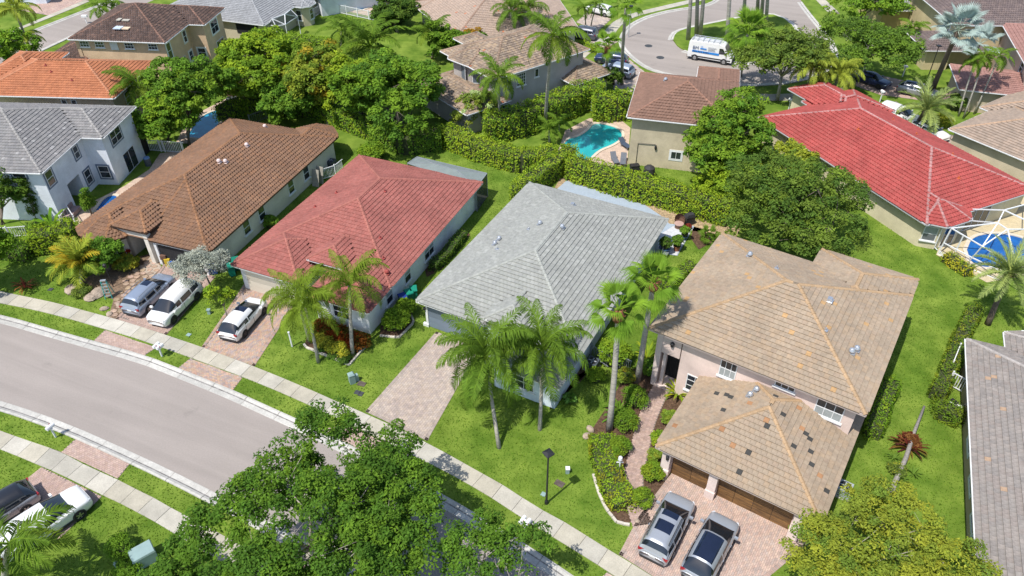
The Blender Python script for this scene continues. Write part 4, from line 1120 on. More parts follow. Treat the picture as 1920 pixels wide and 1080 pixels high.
# ===== right edge houses
h = house('tan tiled beige house in the right corner past the driveway', (1780, 242), -56.8, 2.8)
bl = [Block(rect(0, 22, -11.0, 0), 2.8), Block(rect(-1.1, 6, -16, -7.7), 2.8)]
T_T4 = tilemat('beige slate', (0.30, 0.235, 0.185), .06)
make_roof(h, bl, 'flat', T_T4, [(1, 1, 1), (1.07, 1.05, 1.03), (.92, .92, .92)], (1.2, 1.05, .9))
ST_B3 = stucco('warm beige stucco', (.50, .42, .31)); walls(h, [(.45, -.45), (21.5, -.45), (21.5, -10.5), (.45, -10.5)], 0, 2.95, ST_B3)
walls(h, [(-.6, -15.5), (.44, -15.5), (.44, -8.2), (-.6, -8.2)], 0, 2.9, ST_B3)
T_PK = tilemat('rosy pink', (0.29, 0.16, 0.135), .06)
h = house('rosy pink tiled house behind three thin palms', (1800, 167), -17, 2.8)
bl = [Block(rect(0, 12.5, -7.6, 0), 2.8, .3), Block(rect(6.3, 20, -16, -1.2), 5.6)]
make_roof(h, bl, 'slat', T_PK, [(1, 1, 1), (1.06, 1.05, 1.05), (.92, .92, .92)], (1.1, 1.1, 1.1))
walls(h, [(.45, -.45), (.45, -7.1), (6.7, -7.1), (6.7, -.45)], 0, 2.9, ST_B3, 'garage_wall'); walls(h, [(6.75, -15.5), (6.75, -1.7), (19.5, -1.7), (19.5, -15.5)], 0, 5.75, stucco('rose beige stucco', (.50, .40, .33)))
window(h, 6.75, -4.6, -1, 0, 1.1, 1.4, 4.4, trim=M_TRIMG); window(h, 6.75, -3, -1, 0, .6, .9, 2.2, rows=1)
h = house('grey brown tiled yellow two storey house behind the silver palms', (1782, 40), -2, 5.6)
bl = [Block(rect(0, 16, -14, 1.3), 5.6), Block(rect(-3.2, 5, -4, 2.7), 2.8)]
T_GB = tilemat('grey brown', (0.135, 0.105, 0.098), .12, .2)
make_roof(h, bl, 'wavelow', T_GB, [(1, 1, 1), (1.1, 1.08, 1.05), (.88, .88, .9)], (1.2, 1.15, 1.1))
ST_Y2 = stucco('butter stucco', (.56, .46, .28)); walls(h, [(.45, .85), (15.5, .85), (15.5, -13.5), (.45, -13.5)], 0, 5.75, ST_Y2)
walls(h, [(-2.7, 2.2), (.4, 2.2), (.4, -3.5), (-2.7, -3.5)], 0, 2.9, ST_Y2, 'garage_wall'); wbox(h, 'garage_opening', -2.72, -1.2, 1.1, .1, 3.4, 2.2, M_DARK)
window(h, .45, -1.2, -1, 0, 1.6, 1.6, 4.3, cols=2, trim=M_WHITE); window(h, 8.6, .85, 0, 1, 1.2, 1.2, 4.4)
h = house('small light grey tiled yellow house at the top right', (1655, 20), 0, 3.0)
bl = [Block(rect(0, 6.0, -9, 0), 3.0)]
make_roof(h, bl, 'slat', T_G3, [(1, 1, 1), (1.08, 1.08, 1.08)], (1.2, 1.2, 1.2)); walls(h, [(.4, -.4), (5.6, -.4), (5.6, -8.5), (.4, -8.5)], 0, 3.1, stucco('mustard stucco', (.45, .37, .17)))
h = house('white walled house at the far top left corner', (-84, -22), 6, 3.0)
bl = [Block(rect(0, 13, -10, 0), 3.0)]
make_roof(h, bl, 'slat', T_T2, [(1, 1, 1)], (1, 1, 1)); walls(h, [(.4, -.4), (12.5, -.4), (12.5, -9.5), (.4, -9.5)], 0, 3.1, ST_WB)
h = house('white house with blue awning beyond the fence at the top', (596, -4), 30, 3.0)
bl = [Block(rect(0, 14, -12, 0), 3.0)]
make_roof(h, bl, 'slat', T_G3, [(1, 1, 1)], (1, 1, 1)); walls(h, [(.4, -.4), (13.5, -.4), (13.5, -11.5), (.4, -11.5)], 0, 3.1, ST_WB)
# ------------------------------------------------------------------ vegetation
def leafmat(name, rgb, tr=.34, rough=.6):
    return mat(name, rgb, rough, .12, .6, col='face', spec=.06, transl=tr)
M_BARK = mat('grey bark', (.17, .14, .11), .95, .3, 3, bump=.6, bscale=14, stretch=(1, 1, .3))
M_PALE = mat('pale bark', (.36, .32, .27), .9, .25, 3, bump=.4, bscale=14, stretch=(1, 1, 3))
M_PALMT = mat('ringed palm trunk', (.36, .335, .29), .9, .2, 1.2, bump=.7, bscale=5, stretch=(.3, .3, 5), fine=.2, finescale=5)
M_PALMD = mat('dark palm trunk', (.14, .11, .085), .95, .3, 2, bump=.8, bscale=6, stretch=(1, 1, 4))
M_BOOT = mat('brown leaf boots', (.24, .10, .05), .9, .35, 6, bump=.8, bscale=16)
M_CORE = mat('light blocking core', (.045, .055, .02), .95, .3, 3)  # dark fill of the solid cores added inside hedges and shrubs to block light
L_GREEN = leafmat('mid green leaves', (.135,.245,.026)); L_DEEP = leafmat('deep green leaves', (0.085, 0.155, 0.024)); L_LIME = leafmat('lime leaves', (0.26, 0.31, 0.035))
L_BRIGHT = leafmat('bright green leaves', (0.215, 0.33, 0.024)); L_OLIVE = leafmat('olive leaves', (0.145, 0.205, 0.036)); L_SILVER = leafmat('silver leaves', (0.31, 0.333, 0.27), .15)
L_PALM = leafmat('palm leaflets', (.125,.215,.024)); L_PALMY = leafmat('yellow green palm leaflets', (0.29, 0.35, 0.045)); L_FAN = leafmat('fan palm leaves', (0.17, 0.3, 0.03)); L_BIS = leafmat('silver blue fan leaves', (0.31, 0.391, 0.356), .15)
L_DATE = leafmat('date palm leaflets', (0.263, 0.333, 0.105)); L_ORANGE = leafmat('croton leaves', (0.299, 0.115, 0.023)); L_YEL = leafmat('yellow leaves', (0.414, 0.414, 0.04)); L_RED = leafmat('red leaves', (0.253, 0.052, 0.034)); L_DRY = leafmat('dry fronds', (0.299, 0.196, 0.069)); L_HEDGE = leafmat('hedge leaves', (0.24, 0.355, 0.028))

def leaf_quads(P, size, nrm, r, asp=.5):
    """diamond leaves at P, roughly facing nrm"""
    n = len(P)
    N_ = nrm + r.normal(0, .55, (n, 3)); N_ /= np.linalg.norm(N_, axis=1)[:, None] + 1e-9
    T = r.normal(0, 1, (n, 3)); T -= (T * N_).sum(1)[:, None] * N_; T /= np.linalg.norm(T, axis=1)[:, None] + 1e-9
    B = np.cross(N_, T)
    s = (size * r.uniform(.65, 1.35, n))[:, None]
    V = np.stack([P - T * s, P + B * s * asp - N_ * s * .12, P + T * s, P - B * s * asp - N_ * s * .12], 1)
    return V
def cluster_leaves(centers, rad, per, size, r, tones, flat=.75, light=None):
    """leafy twig ends: each cluster is a small dome of leaves"""
    Vs = []; Cs = []
    n = len(centers)
    tot = n * per
    ci = np.repeat(np.arange(n), per)
    d = r.normal(0, 1, (tot, 3)); d /= np.linalg.norm(d, axis=1)[:, None]
    d[:, 2] = np.where(d[:, 2] < -.35, -d[:, 2], d[:, 2])
    q = r.uniform(.35, 1.0, tot) ** .6
    rad = np.broadcast_to(np.asarray(rad, float), (n,))
    P = centers[ci] + d * (rad[ci] * q)[:, None] * np.array([1, 1, flat])
    nr = d * .7 + np.array([0, 0, .75])
    V = leaf_quads(P, size, nr, r)
    tn = np.array(tones)[r.integers(0, len(tones), n)][ci]     # one tone per twig end (young and old flushes)
    C = tn * r.uniform(.75, 1.25, (tot, 1))
    return V, C
def crown_centers(n, rx, ry, rz, r, lumps=7, lump_r=.5, hollow=.45, low=-.35):
    """twig ends over an uneven crown: several lobes, with gaps between them"""
    L = []
    for i in range(lumps):
        t = r.uniform(0, 2 * np.pi); k = r.uniform(.35, .68); zz = r.uniform(-.25, .42)
        L.append((math.cos(t) * k, math.sin(t) * k, zz, lump_r * r.uniform(.75, 1.15)))
    L.append((0, 0, .42, lump_r)); L = np.array(L)
    out = []
    while len(out) < n:
        i = r.integers(0, len(L)); d = r.normal(0, 1, 3); d /= np.linalg.norm(d)
        q = r.uniform(hollow, 1.0) ** .5
        p = L[i, :3] + d * L[i, 3] * q
        if p[2] < low: continue
        # drop those deep within another lobe
        dd = np.linalg.norm((L[:, :3] - p), axis=1) / L[:, 3]
        if (np.delete(dd, i) < .55).any() and r.random() < .75: continue
        out.append(p)
    return np.array(out) * [rx, ry, rz], L * [rx, ry, rz, 1]
def tree(name, label, base, cc, rx, rz, lmat, n=130, per=75, size=.17, cr=.75, tones=None, seed=1, lumps=7, bark=None, cat='tree', group=None, ry=None, lump_r=.5, trunk_r=.2, hollow=.45, low=-.35, limbs=12):
    r = np.random.default_rng(seed)
    ry = ry or rx
    tones = tones or [(1, 1, 1), (1.25, 1.15, 1), (.8, .86, .9), (1.1, 1.0, .9)]
    root = thing(name, label, cat, (float(base[0]), float(base[1]), 0), group=group)
    off = np.array([cc[0] - base[0], cc[1] - base[1], cc[2]])
    C, Lm = crown_centers(n, rx, ry, rz, r, lumps, lump_r, hollow, low)
    V, K = cluster_leaves(C + off, cr * r.uniform(.7, 1.25, n), per, size, r, tones)
    mb = MB()
    fork = np.array([off[0] * .35, off[1] * .35, max(.8, cc[2] - rz * .75)])
    mb.tube([(0, 0, -.1), (off[0] * .1, off[1] * .1, fork[2] * .5), tuple(fork)], [trunk_r * 1.25, trunk_r, trunk_r * .85], 8)
    tr = mb.build('trunk', bark or M_BARK, root, smooth=True)
    mb = MB()
    for i in range(min(limbs, len(Lm))):
        e = off + Lm[i, :3] * .8; mid = (fork + e) / 2 + r.normal(0, .35, 3) * rx * .12; mid[2] += .1 * rz
        mb.tube([tuple(fork), tuple(mid), tuple(e)], [trunk_r * .55, trunk_r * .28, trunk_r * .12], 6)
        nb = C[r.permutation(len(C))[:9]]
        for c in sorted(nb, key=lambda c: np.linalg.norm(c - Lm[i, :3]))[:4]:
            mb.tube([tuple(e), tuple((e + off + c) / 2 + r.normal(0, .15, 3)), tuple(off + c * .93)], [trunk_r * .14, trunk_r * .09, trunk_r * .04], 4)
    mb.build('limb', bark or M_BARK, tr, smooth=True)
    quads('crown', V, K, lmat, root)
    return root
def shrub(name, label, base, rx, h, lmat, n=40, per=40, size=.09, seed=1, tones=None, cat='shrub', group=None, round_=True, ry=None, z0=0, flowers=None):
    r = np.random.default_rng(seed); ry = ry or rx
    tones = tones or [(1, 1, 1), (1.2, 1.15, 1), (.8, .85, .9)]
    root = thing(name, label, cat, (float(base[0]), float(base[1]), z0), group=group)
    d = r.normal(0, 1, (n, 3)); d /= np.linalg.norm(d, axis=1)[:, None]; d[:, 2] = np.abs(d[:, 2]) * 1.0
    C = d * [rx * .78, ry * .78, h * .5] * r.uniform(.75, 1.02, (n, 1)) + [0, 0, h * .38]
    V, K = cluster_leaves(C, max(.12, min(rx, ry) * .34), per, size, r, tones)
    quads('leaves', V, K, lmat, root)
    mb = MB(); mb.lathe((0, 0, 0), [(min(rx, ry) * .45, 0), (min(rx, ry) * .62, h * .3), (min(rx, ry) * .5, h * .62), (.05, h * .75)], 8); mb.build('light_block_core', M_CORE, root, smooth=True)  # added solid core under the leaves, blocks light as in the hedges
    if flowers:
        V, K = cluster_leaves(C[:max(4, n // 4)], rx * .3, 14, size * .8, r, [(1, 1, 1)]); V[:, :, 2] += size * .5; quads('flowers', V, K, flowers, root)
    return root
def hedge(label, pts, width, height, lmat, density=95, size=.085, seed=1, tones=None, name='hedge', z0=0.0, group=None, wob=.12):
    """clipped hedge along a path: an added solid core that blocks light, with leaves all over its sides and top"""
    r = np.random.default_rng(seed)
    tones = tones or [(1, 1, 1), (1.25, 1.15, 1), (.75, .82, .9)]
    path = resample([np.array(p, float) for p in pts], .5); nn = normals2(path); base = path[0]
    root = thing(name, label, 'hedge', (float(base[0]), float(base[1]), z0), group=group)
    path = [p - base for p in path]
    tot = (len(path) - 1) * .5; perim = width + 2 * height
    n = int(tot * perim * density)
    s = r.uniform(0, tot, n); k = np.minimum((s / .5).astype(int), len(path) - 2); f = s / .5 - k
    PA = np.array(path); NA = np.array(nn)
    c = PA[k] * (1 - f)[:, None] + PA[k + 1] * f[:, None]; nv = NA[k]
    q = r.uniform(0, perim, n)
    o = np.where(q < height, -width / 2, np.where(q < height + width, q - height - width / 2, width / 2))
    z = np.where(q < height, q, np.where(q < height + width, height, q - height - width))
    bul = 1 + wob * (np.sin(s * 1.9 + o) * .5 + np.sin(s * 4.3 + z * 3 + seed) * .5) + r.normal(0, .06, n)
    top = (q >= height) & (q < height + width)
    zz = np.where(top, z * (1 + wob * .5 * np.sin(s * 2.3 + o * 2) + r.normal(0, .04, n)), z)
    P = np.stack([c[:, 0] + nv[:, 0] * o * bul, c[:, 1] + nv[:, 1] * o * bul, np.maximum(zz, .04)], 1)
    nr = np.stack([nv[:, 0] * np.where(top, 0, np.sign(o)), nv[:, 1] * np.where(top, 0, np.sign(o)), np.where(top, 1, .55)], 1)
    V = leaf_quads(P, size, nr, r)
    cell = (np.floor(s * 2.2) * 31 + np.floor(o * 2.5) * 17 + np.floor(z * 2.5) * 7).astype(int) % 97
    tt = np.array(tones)[np.random.default_rng(seed + 5).integers(0, len(tones), 97)][cell]
    quads('foliage', V, tt * r.uniform(.75, 1.25, (n, 1)), lmat, root)
    # end caps are covered by extra leaves
    mb = MB()
    for i in range(len(path) - 1):
        a0 = path[i]; a1 = path[i + 1]; w2 = width * .40
        A = [a0 + nn[i] * w2, a0 - nn[i] * w2, a1 - nn[i + 1] * w2, a1 + nn[i + 1] * w2]
        mb.prism([tuple(x) for x in A], 0, height * .86, bottom=False)
    mb.build('light_block_core', M_CORE, root)  # dark solid put inside the leaf shell to stop light passing through
    ends = []
    for e, sg in ((0, -1), (-1, 1)):
        d = path[e] - path[1 if e == 0 else -2]; d = d / np.linalg.norm(d)
        m_ = int(width * height * density * 1.2)
        ends.append(np.stack([path[e][0] + nn[e][0] * r.uniform(-width / 2, width / 2, m_), path[e][1] + nn[e][1] * r.uniform(-width / 2, width / 2, m_), r.uniform(.05, height, m_)], 1))
        ends[-1][:, :2] += d * r.uniform(-.1, .12, (m_, 1))
    E_ = np.concatenate(ends); V = leaf_quads(E_, size, np.tile([[0, -.6, .5]], (len(E_), 1)), r); quads('end_leaves', V, np.array(tones)[r.integers(0, len(tones), len(E_))], lmat, root)
    return root

# ---- palms: every frond is a piece of its own, sharing a few shapes
def frond_mesh(name, L_, lift, droop, leaflet, hang, mt, seed, n=34, wd=.035, tone=(1, 1, 1), vee=.35):
    """feather frond leaving along +X: rachis arc with two rows of leaflets"""
    r = np.random.default_rng(seed)
    t = np.linspace(0, 1, 13); ang = lift - droop * t ** 1.3
    X = np.concatenate([[0], np.cumsum(np.cos((ang[1:] + ang[:-1]) / 2) * L_ / 12)]); Z = np.concatenate([[0], np.cumsum(np.sin((ang[1:] + ang[:-1]) / 2) * L_ / 12)])
    mb = MB(); mb.tube([(X[i], 0, Z[i]) for i in range(0, 13, 2)], [.05 * (1 - .85 * i / 12) for i in range(0, 13, 2)], 5, col=(1.5, 1.4, 1.2))
    for i in range(n):
        f = .14 + .86 * (i + .5) / n
        x = np.interp(f, t, X); z = np.interp(f, t, Z); a = np.interp(f, t, ang)
        ll = leaflet * (math.sin(math.pi * min(1, .18 + .82 * f)) ** .6) * r.uniform(.85, 1.1)
        for sd in (-1, 1):
            yaw = math.radians(62 - 30 * f + r.normal(0, 6)); up = vee * r.uniform(.5, 1.3)
            d0 = Vector((math.cos(yaw) * math.cos(a), sd * math.sin(yaw), math.cos(yaw) * math.sin(a) + up * .6)).normalized()
            p0 = Vector((x, 0, z)); p1 = p0 + d0 * ll * .45
            d1 = (d0 + Vector((0, 0, -hang * r.uniform(.7, 1.3)))).normalized(); p2 = p1 + d1 * ll * .55
            s = Vector((math.cos(a), 0, math.sin(a))) * wd
            g = r.uniform(.75, 1.25); c = (tone[0] * g, tone[1] * g, tone[2] * g)
            mb.poly([p0 - s * .6, p0 + s * .6, p1 + s, p1 - s], c); mb.poly([p1 - s, p1 + s, p2 + s * .15, p2 - s * .15], c)
    return mb.mesh(name, mt)
def fan_mesh(name, pet, R_, segs, droop, mt, seed, split=.55, tone=(1, 1, 1), spread=2.5, cup=.25):
    """fan frond along +X: stalk, then a fan of folded fingers whose tips hang"""
    r = np.random.default_rng(seed); mb = MB()
    mb.tube([(0, 0, 0), (pet * .5, 0, pet * .05), (pet, 0, 0)], [.035, .028, .02], 5, col=(1.2, 1.15, 1.0))
    for i in range(segs):
        a = -spread / 2 + spread * (i + .5) / segs; w_ = spread / segs * .56
        rr = R_ * (1 - .22 * abs(a / spread * 2) ** 2) * r.uniform(.92, 1.06)
        g = r.uniform(.8, 1.2); c = (tone[0] * g, tone[1] * g, tone[2] * g)
        def pt(rad, ang, z): return (pet + rad * math.cos(ang), rad * math.sin(ang), z)
        z1 = cup * abs(math.sin(a)) * R_ * split * .6; zt = z1 - droop * R_ * r.uniform(.7, 1.3)
        q = rr * split
        mb.poly([pt(.03, a, 0), pt(q, a - w_, z1), pt(q, a, z1 + .035)], c); mb.poly([pt(.03, a, 0), pt(q, a, z1 + .035), pt(q, a + w_, z1)], c)
        mb.poly([pt(q, a - w_, z1), pt(rr, a, zt), pt(q, a, z1 + .035)], c); mb.poly([pt(q, a, z1 + .035), pt(rr, a, zt), pt(q, a + w_, z1)], c)
    return mb.mesh(name, mt)
FR = {}
def frond_set(kind):
    if kind in FR: return FR[kind]
    if kind == 'queen': s = [frond_mesh('frond', 3.9, (1.35, 1.0, .55, -.05)[i], (1.7, 2.1, 2.2, 1.9)[i], 1.0, 1.7, L_PALM, 10 + i, 62, .029, ((1, 1, 1), (1.15, 1.1, 1), (.9, .95, .95))[i % 3]) for i in range(4)]
    elif kind == 'queen2': s = [frond_mesh('frond', 3.7, (1.35, 1.0, .55, -.05)[i], (1.6, 2.0, 2.1, 1.9)[i], .95, 1.8, L_PALM, 110 + i, 54, .027, (1.45, 1.22, 1.05)) for i in range(4)]
    elif kind == 'queeny': s = [frond_mesh('frond', 3.0, (1.3, .95, .6, .15)[i], 1.8 + .12 * i, .85, 1.9, L_PALMY, 20 + i, 52, .036, (1, 1, 1)) for i in range(4)]
    elif kind == 'coco': s = [frond_mesh('frond', 3.2, .95 - .38 * i, 1.25 + .22 * i, .85, .75, L_PALM, 30 + i, 44, .042, ((.82, .85, .8), (1.0, .98, .9), (1.3, 1.1, 1))[i % 3]) for i in range(4)]
    elif kind == 'date': s = [frond_mesh('frond', 2.5, 1.1 - .35 * i, .8 + .18 * i, .42, .15, L_DATE, 40 + i, 44, .024, ((1, 1, 1), (.9, .95, .95), (1.15, 1.1, 1))[i % 3], vee=.8) for i in range(4)]
    elif kind == 'areca': s = [frond_mesh('frond', 1.7, 1.25 - .25 * i, 1.1 + .3 * i, .5, .5, L_PALMY, 50 + i, 26, .03, ((1, 1, .9), (1.5, .95, .6), (.7, .85, .8))[i % 3]) for i in range(4)]
    elif kind == 'royal': s = [frond_mesh('frond', 2.4, .85 - .35 * i, 1.2 + .2 * i, .7, .6, L_PALM, 60 + i, 30, .045, (1.0, 1.0, .9)) for i in range(4)]
    elif kind == 'wash': s = [fan_mesh('frond', .95, 1.05, 22, d_, L_FAN, 70 + i, .6, ((1, 1, 1), (1.15, 1.1, 1), (.85, .9, .9))[i % 3]) for i, d_ in enumerate((.12, .3, .55, .4))]
    elif kind == 'bis': s = [fan_mesh('frond', 1.35, 1.25, 24, d_, L_BIS, 80 + i, .62, (1, 1, 1), 3.6, .3) for i, d_ in enumerate((.05, .12, .2, .1))]
    elif kind == 'palmetto': s = [fan_mesh('frond', .5, .8, 16, d_, L_PALM, 90 + i, .6, (1, 1, 1)) for i, d_ in enumerate((.1, .3, .3, .2))]
    FR[kind] = s; return s
def palm(label, base, crown, kind, n=16, scale=1.0, tr=.14, trunk=None, boots=0.0, seed=1, name='palm_tree', group=None, pitch0=None, shaft=None, dead=0):
    """base (x,y), crown (x,y,z)"""
    r = random.Random(seed); S_ = frond_set(kind)
    root = thing(name, label, 'palm tree', (float(base[0]), float(base[1]), 0), group=group)
    c = Vector((crown[0] - base[0], crown[1] - base[1], crown[2]))
    mb = MB()
    mid = c * .5 + Vector((r.uniform(-.1, .1), r.uniform(-.1, .1), 0)) * c.z * .12
    pts = [Vector((0, 0, -.1)), c * .22 + (mid - c * .5) * .6, mid, c * .78 + (mid - c * .5) * .6, c]
    mb.tube(pts, [tr * 1.35, tr * 1.08, tr, tr * .95, tr * .9], 10)
    mb.build('trunk', trunk or M_PALMT, root, smooth=True)
    if boots:
        mb = MB(); mb.lathe(tuple(c - Vector((0, 0, boots))), [(tr * .9, -.1), (tr * 1.7, .1), (tr * 2.0, boots * .6), (tr * 1.5, boots * 1.05)], 10)
        for i in range(26):
            a = r.uniform(0, 6.28); zz = c.z - r.uniform(.0, boots); mb.bar((c.x + math.cos(a) * tr * 1.5, c.y + math.sin(a) * tr * 1.5, zz), (c.x + math.cos(a) * tr * 2.5, c.y + math.sin(a) * tr * 2.5, zz + .22), .07, .03)
        mb.build('leaf_boots', M_BOOT, root)
    if shaft:
        mb = MB(); mb.tube([c - Vector((0, 0, shaft)), c - Vector((0, 0, shaft * .4)), c + Vector((0, 0, .1))], [tr * .95, tr * 1.25, tr * .6], 10); mb.build('crown_shaft', mat('green crown shaft', (.16, .25, .06), .5, .1, 2), root, smooth=True)
    fan = kind in ('wash', 'bis', 'palmetto')
    for i in range(n):
        f = i / max(1, n - 1); lvl = min(3, int(f * 4))
        o = link('frond', S_[lvl], root)
        az = i * 2.39996 + r.uniform(-.25, .25)
        el = (1.25 - 1.75 * f + r.uniform(-.15, .15)) if fan else r.uniform(-.12, .12) + (pitch0 or 0)
        s_ = scale * r.uniform(.88, 1.08)
        o.matrix_local = Matrix.Translation(c + Vector((0, 0, .06 * (1 - f)))) @ Matrix.Rotation(az, 4, 'Z') @ Matrix.Rotation(-el, 4, 'Y') @ Matrix.Rotation(r.uniform(-.3, .3), 4, 'X') @ Matrix.Scale(s_, 4)
    return root
def bromeliad(label, base, L_, n, mt, seed, name='spiky_plant', tone=((1, 1, 1),), up=1.1, wd=.05, group=None, cat='plant', z0=0):
    """rosette of strap leaves, each bent once"""
    r = random.Random(seed); root = thing(name, label, cat, (float(base[0]), float(base[1]), z0), group=group)
    for i in range(n):
        mb = MB(); l = L_ * r.uniform(.7, 1.15); e = r.uniform(.25, up); t = r.choice(tone); g = r.uniform(.8, 1.2); c = (t[0] * g, t[1] * g, t[2] * g)
        p0 = Vector((.03, 0, .05)); p1 = p0 + Vector((math.cos(e), 0, math.sin(e))) * l * .5; e2 = e - .55; p2 = p1 + Vector((math.cos(e2), 0, math.sin(e2))) * l * .35; e3 = e2 - .6; p3 = p2 + Vector((math.cos(e3), 0, math.sin(e3))) * l * .22
        s = Vector((0, wd, 0))
        mb.poly([p0 - s * .5, p0 + s * .5, p1 + s, p1 - s], c); mb.poly([p1 - s, p1 + s, p2 + s * .8, p2 - s * .8], c); mb.poly([p2 - s * .8, p2 + s * .8, p3], c)
        o = mb.build('leaf', mt, root); o.rotation_euler = (0, 0, i * 2.4 + r.uniform(-.3, .3))
    return root
# ------------------------------------------------------------------ vehicles
def paint(name, rgb, metal=.0): return mat(name, rgb, .32, .03, 1.5, metal=metal, spec=.5, coat=.8)
M_TYRE = mat('tyre rubber', (.018, .018, .018), .9, .2, 8); M_RIM = mat('alloy rim', (.42, .43, .44), .3, .1, 4, metal=.8)
M_RIMD = mat('dark rim', (.06, .06, .065), .35, .2, 4, metal=.6)
M_CGLASS = mat('car glass', (.012, .015, .02), .03, .2, .7, spec=1.0); M_PANO = mat('panoramic glass', (.008, .012, .03), .03, .2, .7, spec=1.0)
M_CLAD = mat('dark plastic', (.03, .03, .032), .7, .2, 5); M_TAIL = mat('tail light', (.30, .012, .015), .15, .2, 5, spec=.8); M_HEAD = mat('head light', (.55, .57, .6), .1, .1, 5, spec=.9)
M_PLATE = mat('number plate', (.62, .63, .62), .5, .1, 8)

def car(label, rear, front, L_, W_, Ht, pm, style, anchor='rear', glassroof=None, sunroofs=(), rails=False, rims=None, clad=False, group='parked cars', name='car', roofm=None):
    """rear/front: (px,py,z) marks that give place and heading; style: x fractions of the glass house"""
    a = at(*rear); b = at(*front); d = (b - a) / np.linalg.norm(b - a)
    c = a + d * L_ / 2 if anchor == 'rear' else b - d * L_ / 2
    if anchor == 'mid': c = (a + b) / 2
    root = thing(name, label, 'car', (float(c[0]), float(c[1]), .032), math.atan2(d[1], d[0]), group=group)
    S = dict(suv=(.30, .08, -.40, -.487, .62, .66), cross=(.325, .06, -.345, -.482, .62, .64), sedan=(.27, .07, -.18, -.40, .62, .60), van=(.36, .15, -.42, -.48, .60, .62), mini=(.36, .13, -.40, -.485, .58, .64))[style]
    xwb, xrf, xrr, xrb, belt, hoodf = S
    xwb *= L_; xrf *= L_; xrr *= L_; xrb *= L_; zs = Ht * belt; hw = W_ / 2
    zh = Ht * hoodf
    deck = (style == 'sedan')
    st = [(-.5, .80, .34, .42), (-.492, .90, .28, .55), (-.47, .965, .24, .60), (-.40, 1.0, .24, .63), (-.25, 1.0, .22, .63), (0, 1.0, .22, .62), (.2, 1.0, .22, .61), (.30, .995, .22, .60), (.40, .985, .22, .575), (.455, .95, .24, .545), (.485, .87, .27, .49), (.499, .74, .33, .41)]
    mb = MB(); rows = []
    for fx, fw, zb, zt in st:
        x = fx * L_; w_ = hw * fw; z1 = Ht * zt * (belt / .62) if fx < .25 else Ht * zt
        crown = .045 if fx > .2 else .03
        half = [(w_ * .90, zb), (w_ * .985, zb + .13), (w_, (zb + z1) * .52), (w_ * .985, z1 - .12), (w_ * .93, z1 - .02), (w_ * .70, z1 + crown * .8), (w_ * .35, z1 + crown * 1.1), (0, z1 + crown * 1.15)]
        rows.append([(x, -y, z) for y, z in half] + [(x, y, z) for y, z in half[::-1][1:]])
    P = [p for r_ in rows for p in r_]; m_ = len(rows[0]); fs = []
    for i in range(len(rows) - 1):
        for j in range(m_ - 1): fs.append((i * m_ + j, (i + 1) * m_ + j, (i + 1) * m_ + j + 1, i * m_ + j + 1))
    fs.append(tuple(range(m_ - 1, -1, -1))); k = (len(rows) - 1) * m_; fs.append(tuple(range(k, k + m_)))
    mb.faces(P, fs)
    body = mb.build('body', pm, root, smooth=True)
    md = body.modifiers.new('sub', 'SUBSURF'); md.levels = md.render_levels = 1
    # glass house: one smooth shell, cut into roof, pillars and the single panes
    wb = hw * .95; zr = Ht; zb_ = zs - .05; hgt = zr - zb_
    wr = hw * .74
    nx, nt_ = 34, 28
    X = np.linspace(xrb, xwb, nx)
    def frac(x):
        t = 1.0
        if x < xrr: t = max(0, (x - xrb) / (xrr - xrb)) ** .72
        if x > xrf: t = min(t, max(0, (xwb - x) / (xwb - xrf)) ** .86)
        return t
    def zroof(x):
        q = (x - xrr) / (xrf - xrr)
        return zb_ + hgt * min(frac(x), .93 + .07 * math.sin(math.pi * min(1, max(0, q))) if 0 <= q <= 1 else frac(x) * .93)
    def wbase(x):
        q = (x - xrb) / (xwb - xrb); return wb * (.90 + .10 * math.sin(math.pi * min(1, max(0, q * .9 + .08))))
    TH = np.linspace(0, math.pi, nt_); pw = 3.4 if style in ('suv', 'mini') else 3.0
    G = []
    for x in X:
        h_ = zroof(x) - zb_ + .012; w_ = wbase(x); row = []
        for th in TH:
            cy = math.copysign(abs(math.cos(th)) ** (2 / pw), math.cos(th)); sz = abs(math.sin(th)) ** (2 / pw)
            row.append((x, -w_ * cy * (1 - .21 * sz * h_ / hgt), zb_ + h_ * sz))
        G.append(row)
    classes = {}
    pil = {'suv': (.30, .60), 'mini': (.32, .62), 'cross': (.48,), 'sedan': (.50,), 'van': ()}[style]
    for ix in range(nx - 1):
        for it in range(nt_ - 1):
            f = [G[ix][it], G[ix][it + 1], G[ix + 1][it + 1], G[ix + 1][it]]
            x = (X[ix] + X[ix + 1]) / 2; z = sum(p[2] for p in f) / 4; y = sum(p[1] for p in f) / 4
            th = math.degrees((TH[it] + TH[it + 1]) / 2); th = min(th, 180 - th); q = (x - xrb) / (xwb - xrb); zf = (z - zb_) / hgt
            k = 'roof'; inx = lambda a_, b_: a_ * L_ <= x <= b_ * L_
            if x > xrf and th > 17 and .06 < frac(x) < .94: k = 'windshield'
            elif x < xrr and th > 19 and (.30 if style in ('suv', 'mini') else .12) < frac(x) < .95: k = 'rear_window'
            elif th <= 17.5 and .12 < zf < .80 and .09 < q < .93 and not any(abs(q - c_) < .018 for c_ in pil):
                k = 'side_window' + ('L' if y > 0 else 'R') + str(sum(q > c_ for c_ in pil))
            elif glassroof and xrr + .05 < x < xrf - .02 and abs(y) < wr * .84: k = 'glass_roof'
            elif any(inx(a_, b_) and abs(y) < wr * yf * 1.05 for a_, b_, yf in sunroofs): k = 'sunroof%d' % [inx(a_, b_) for a_, b_, yf in sunroofs].index(True)
            classes.setdefault(k, []).append(f)
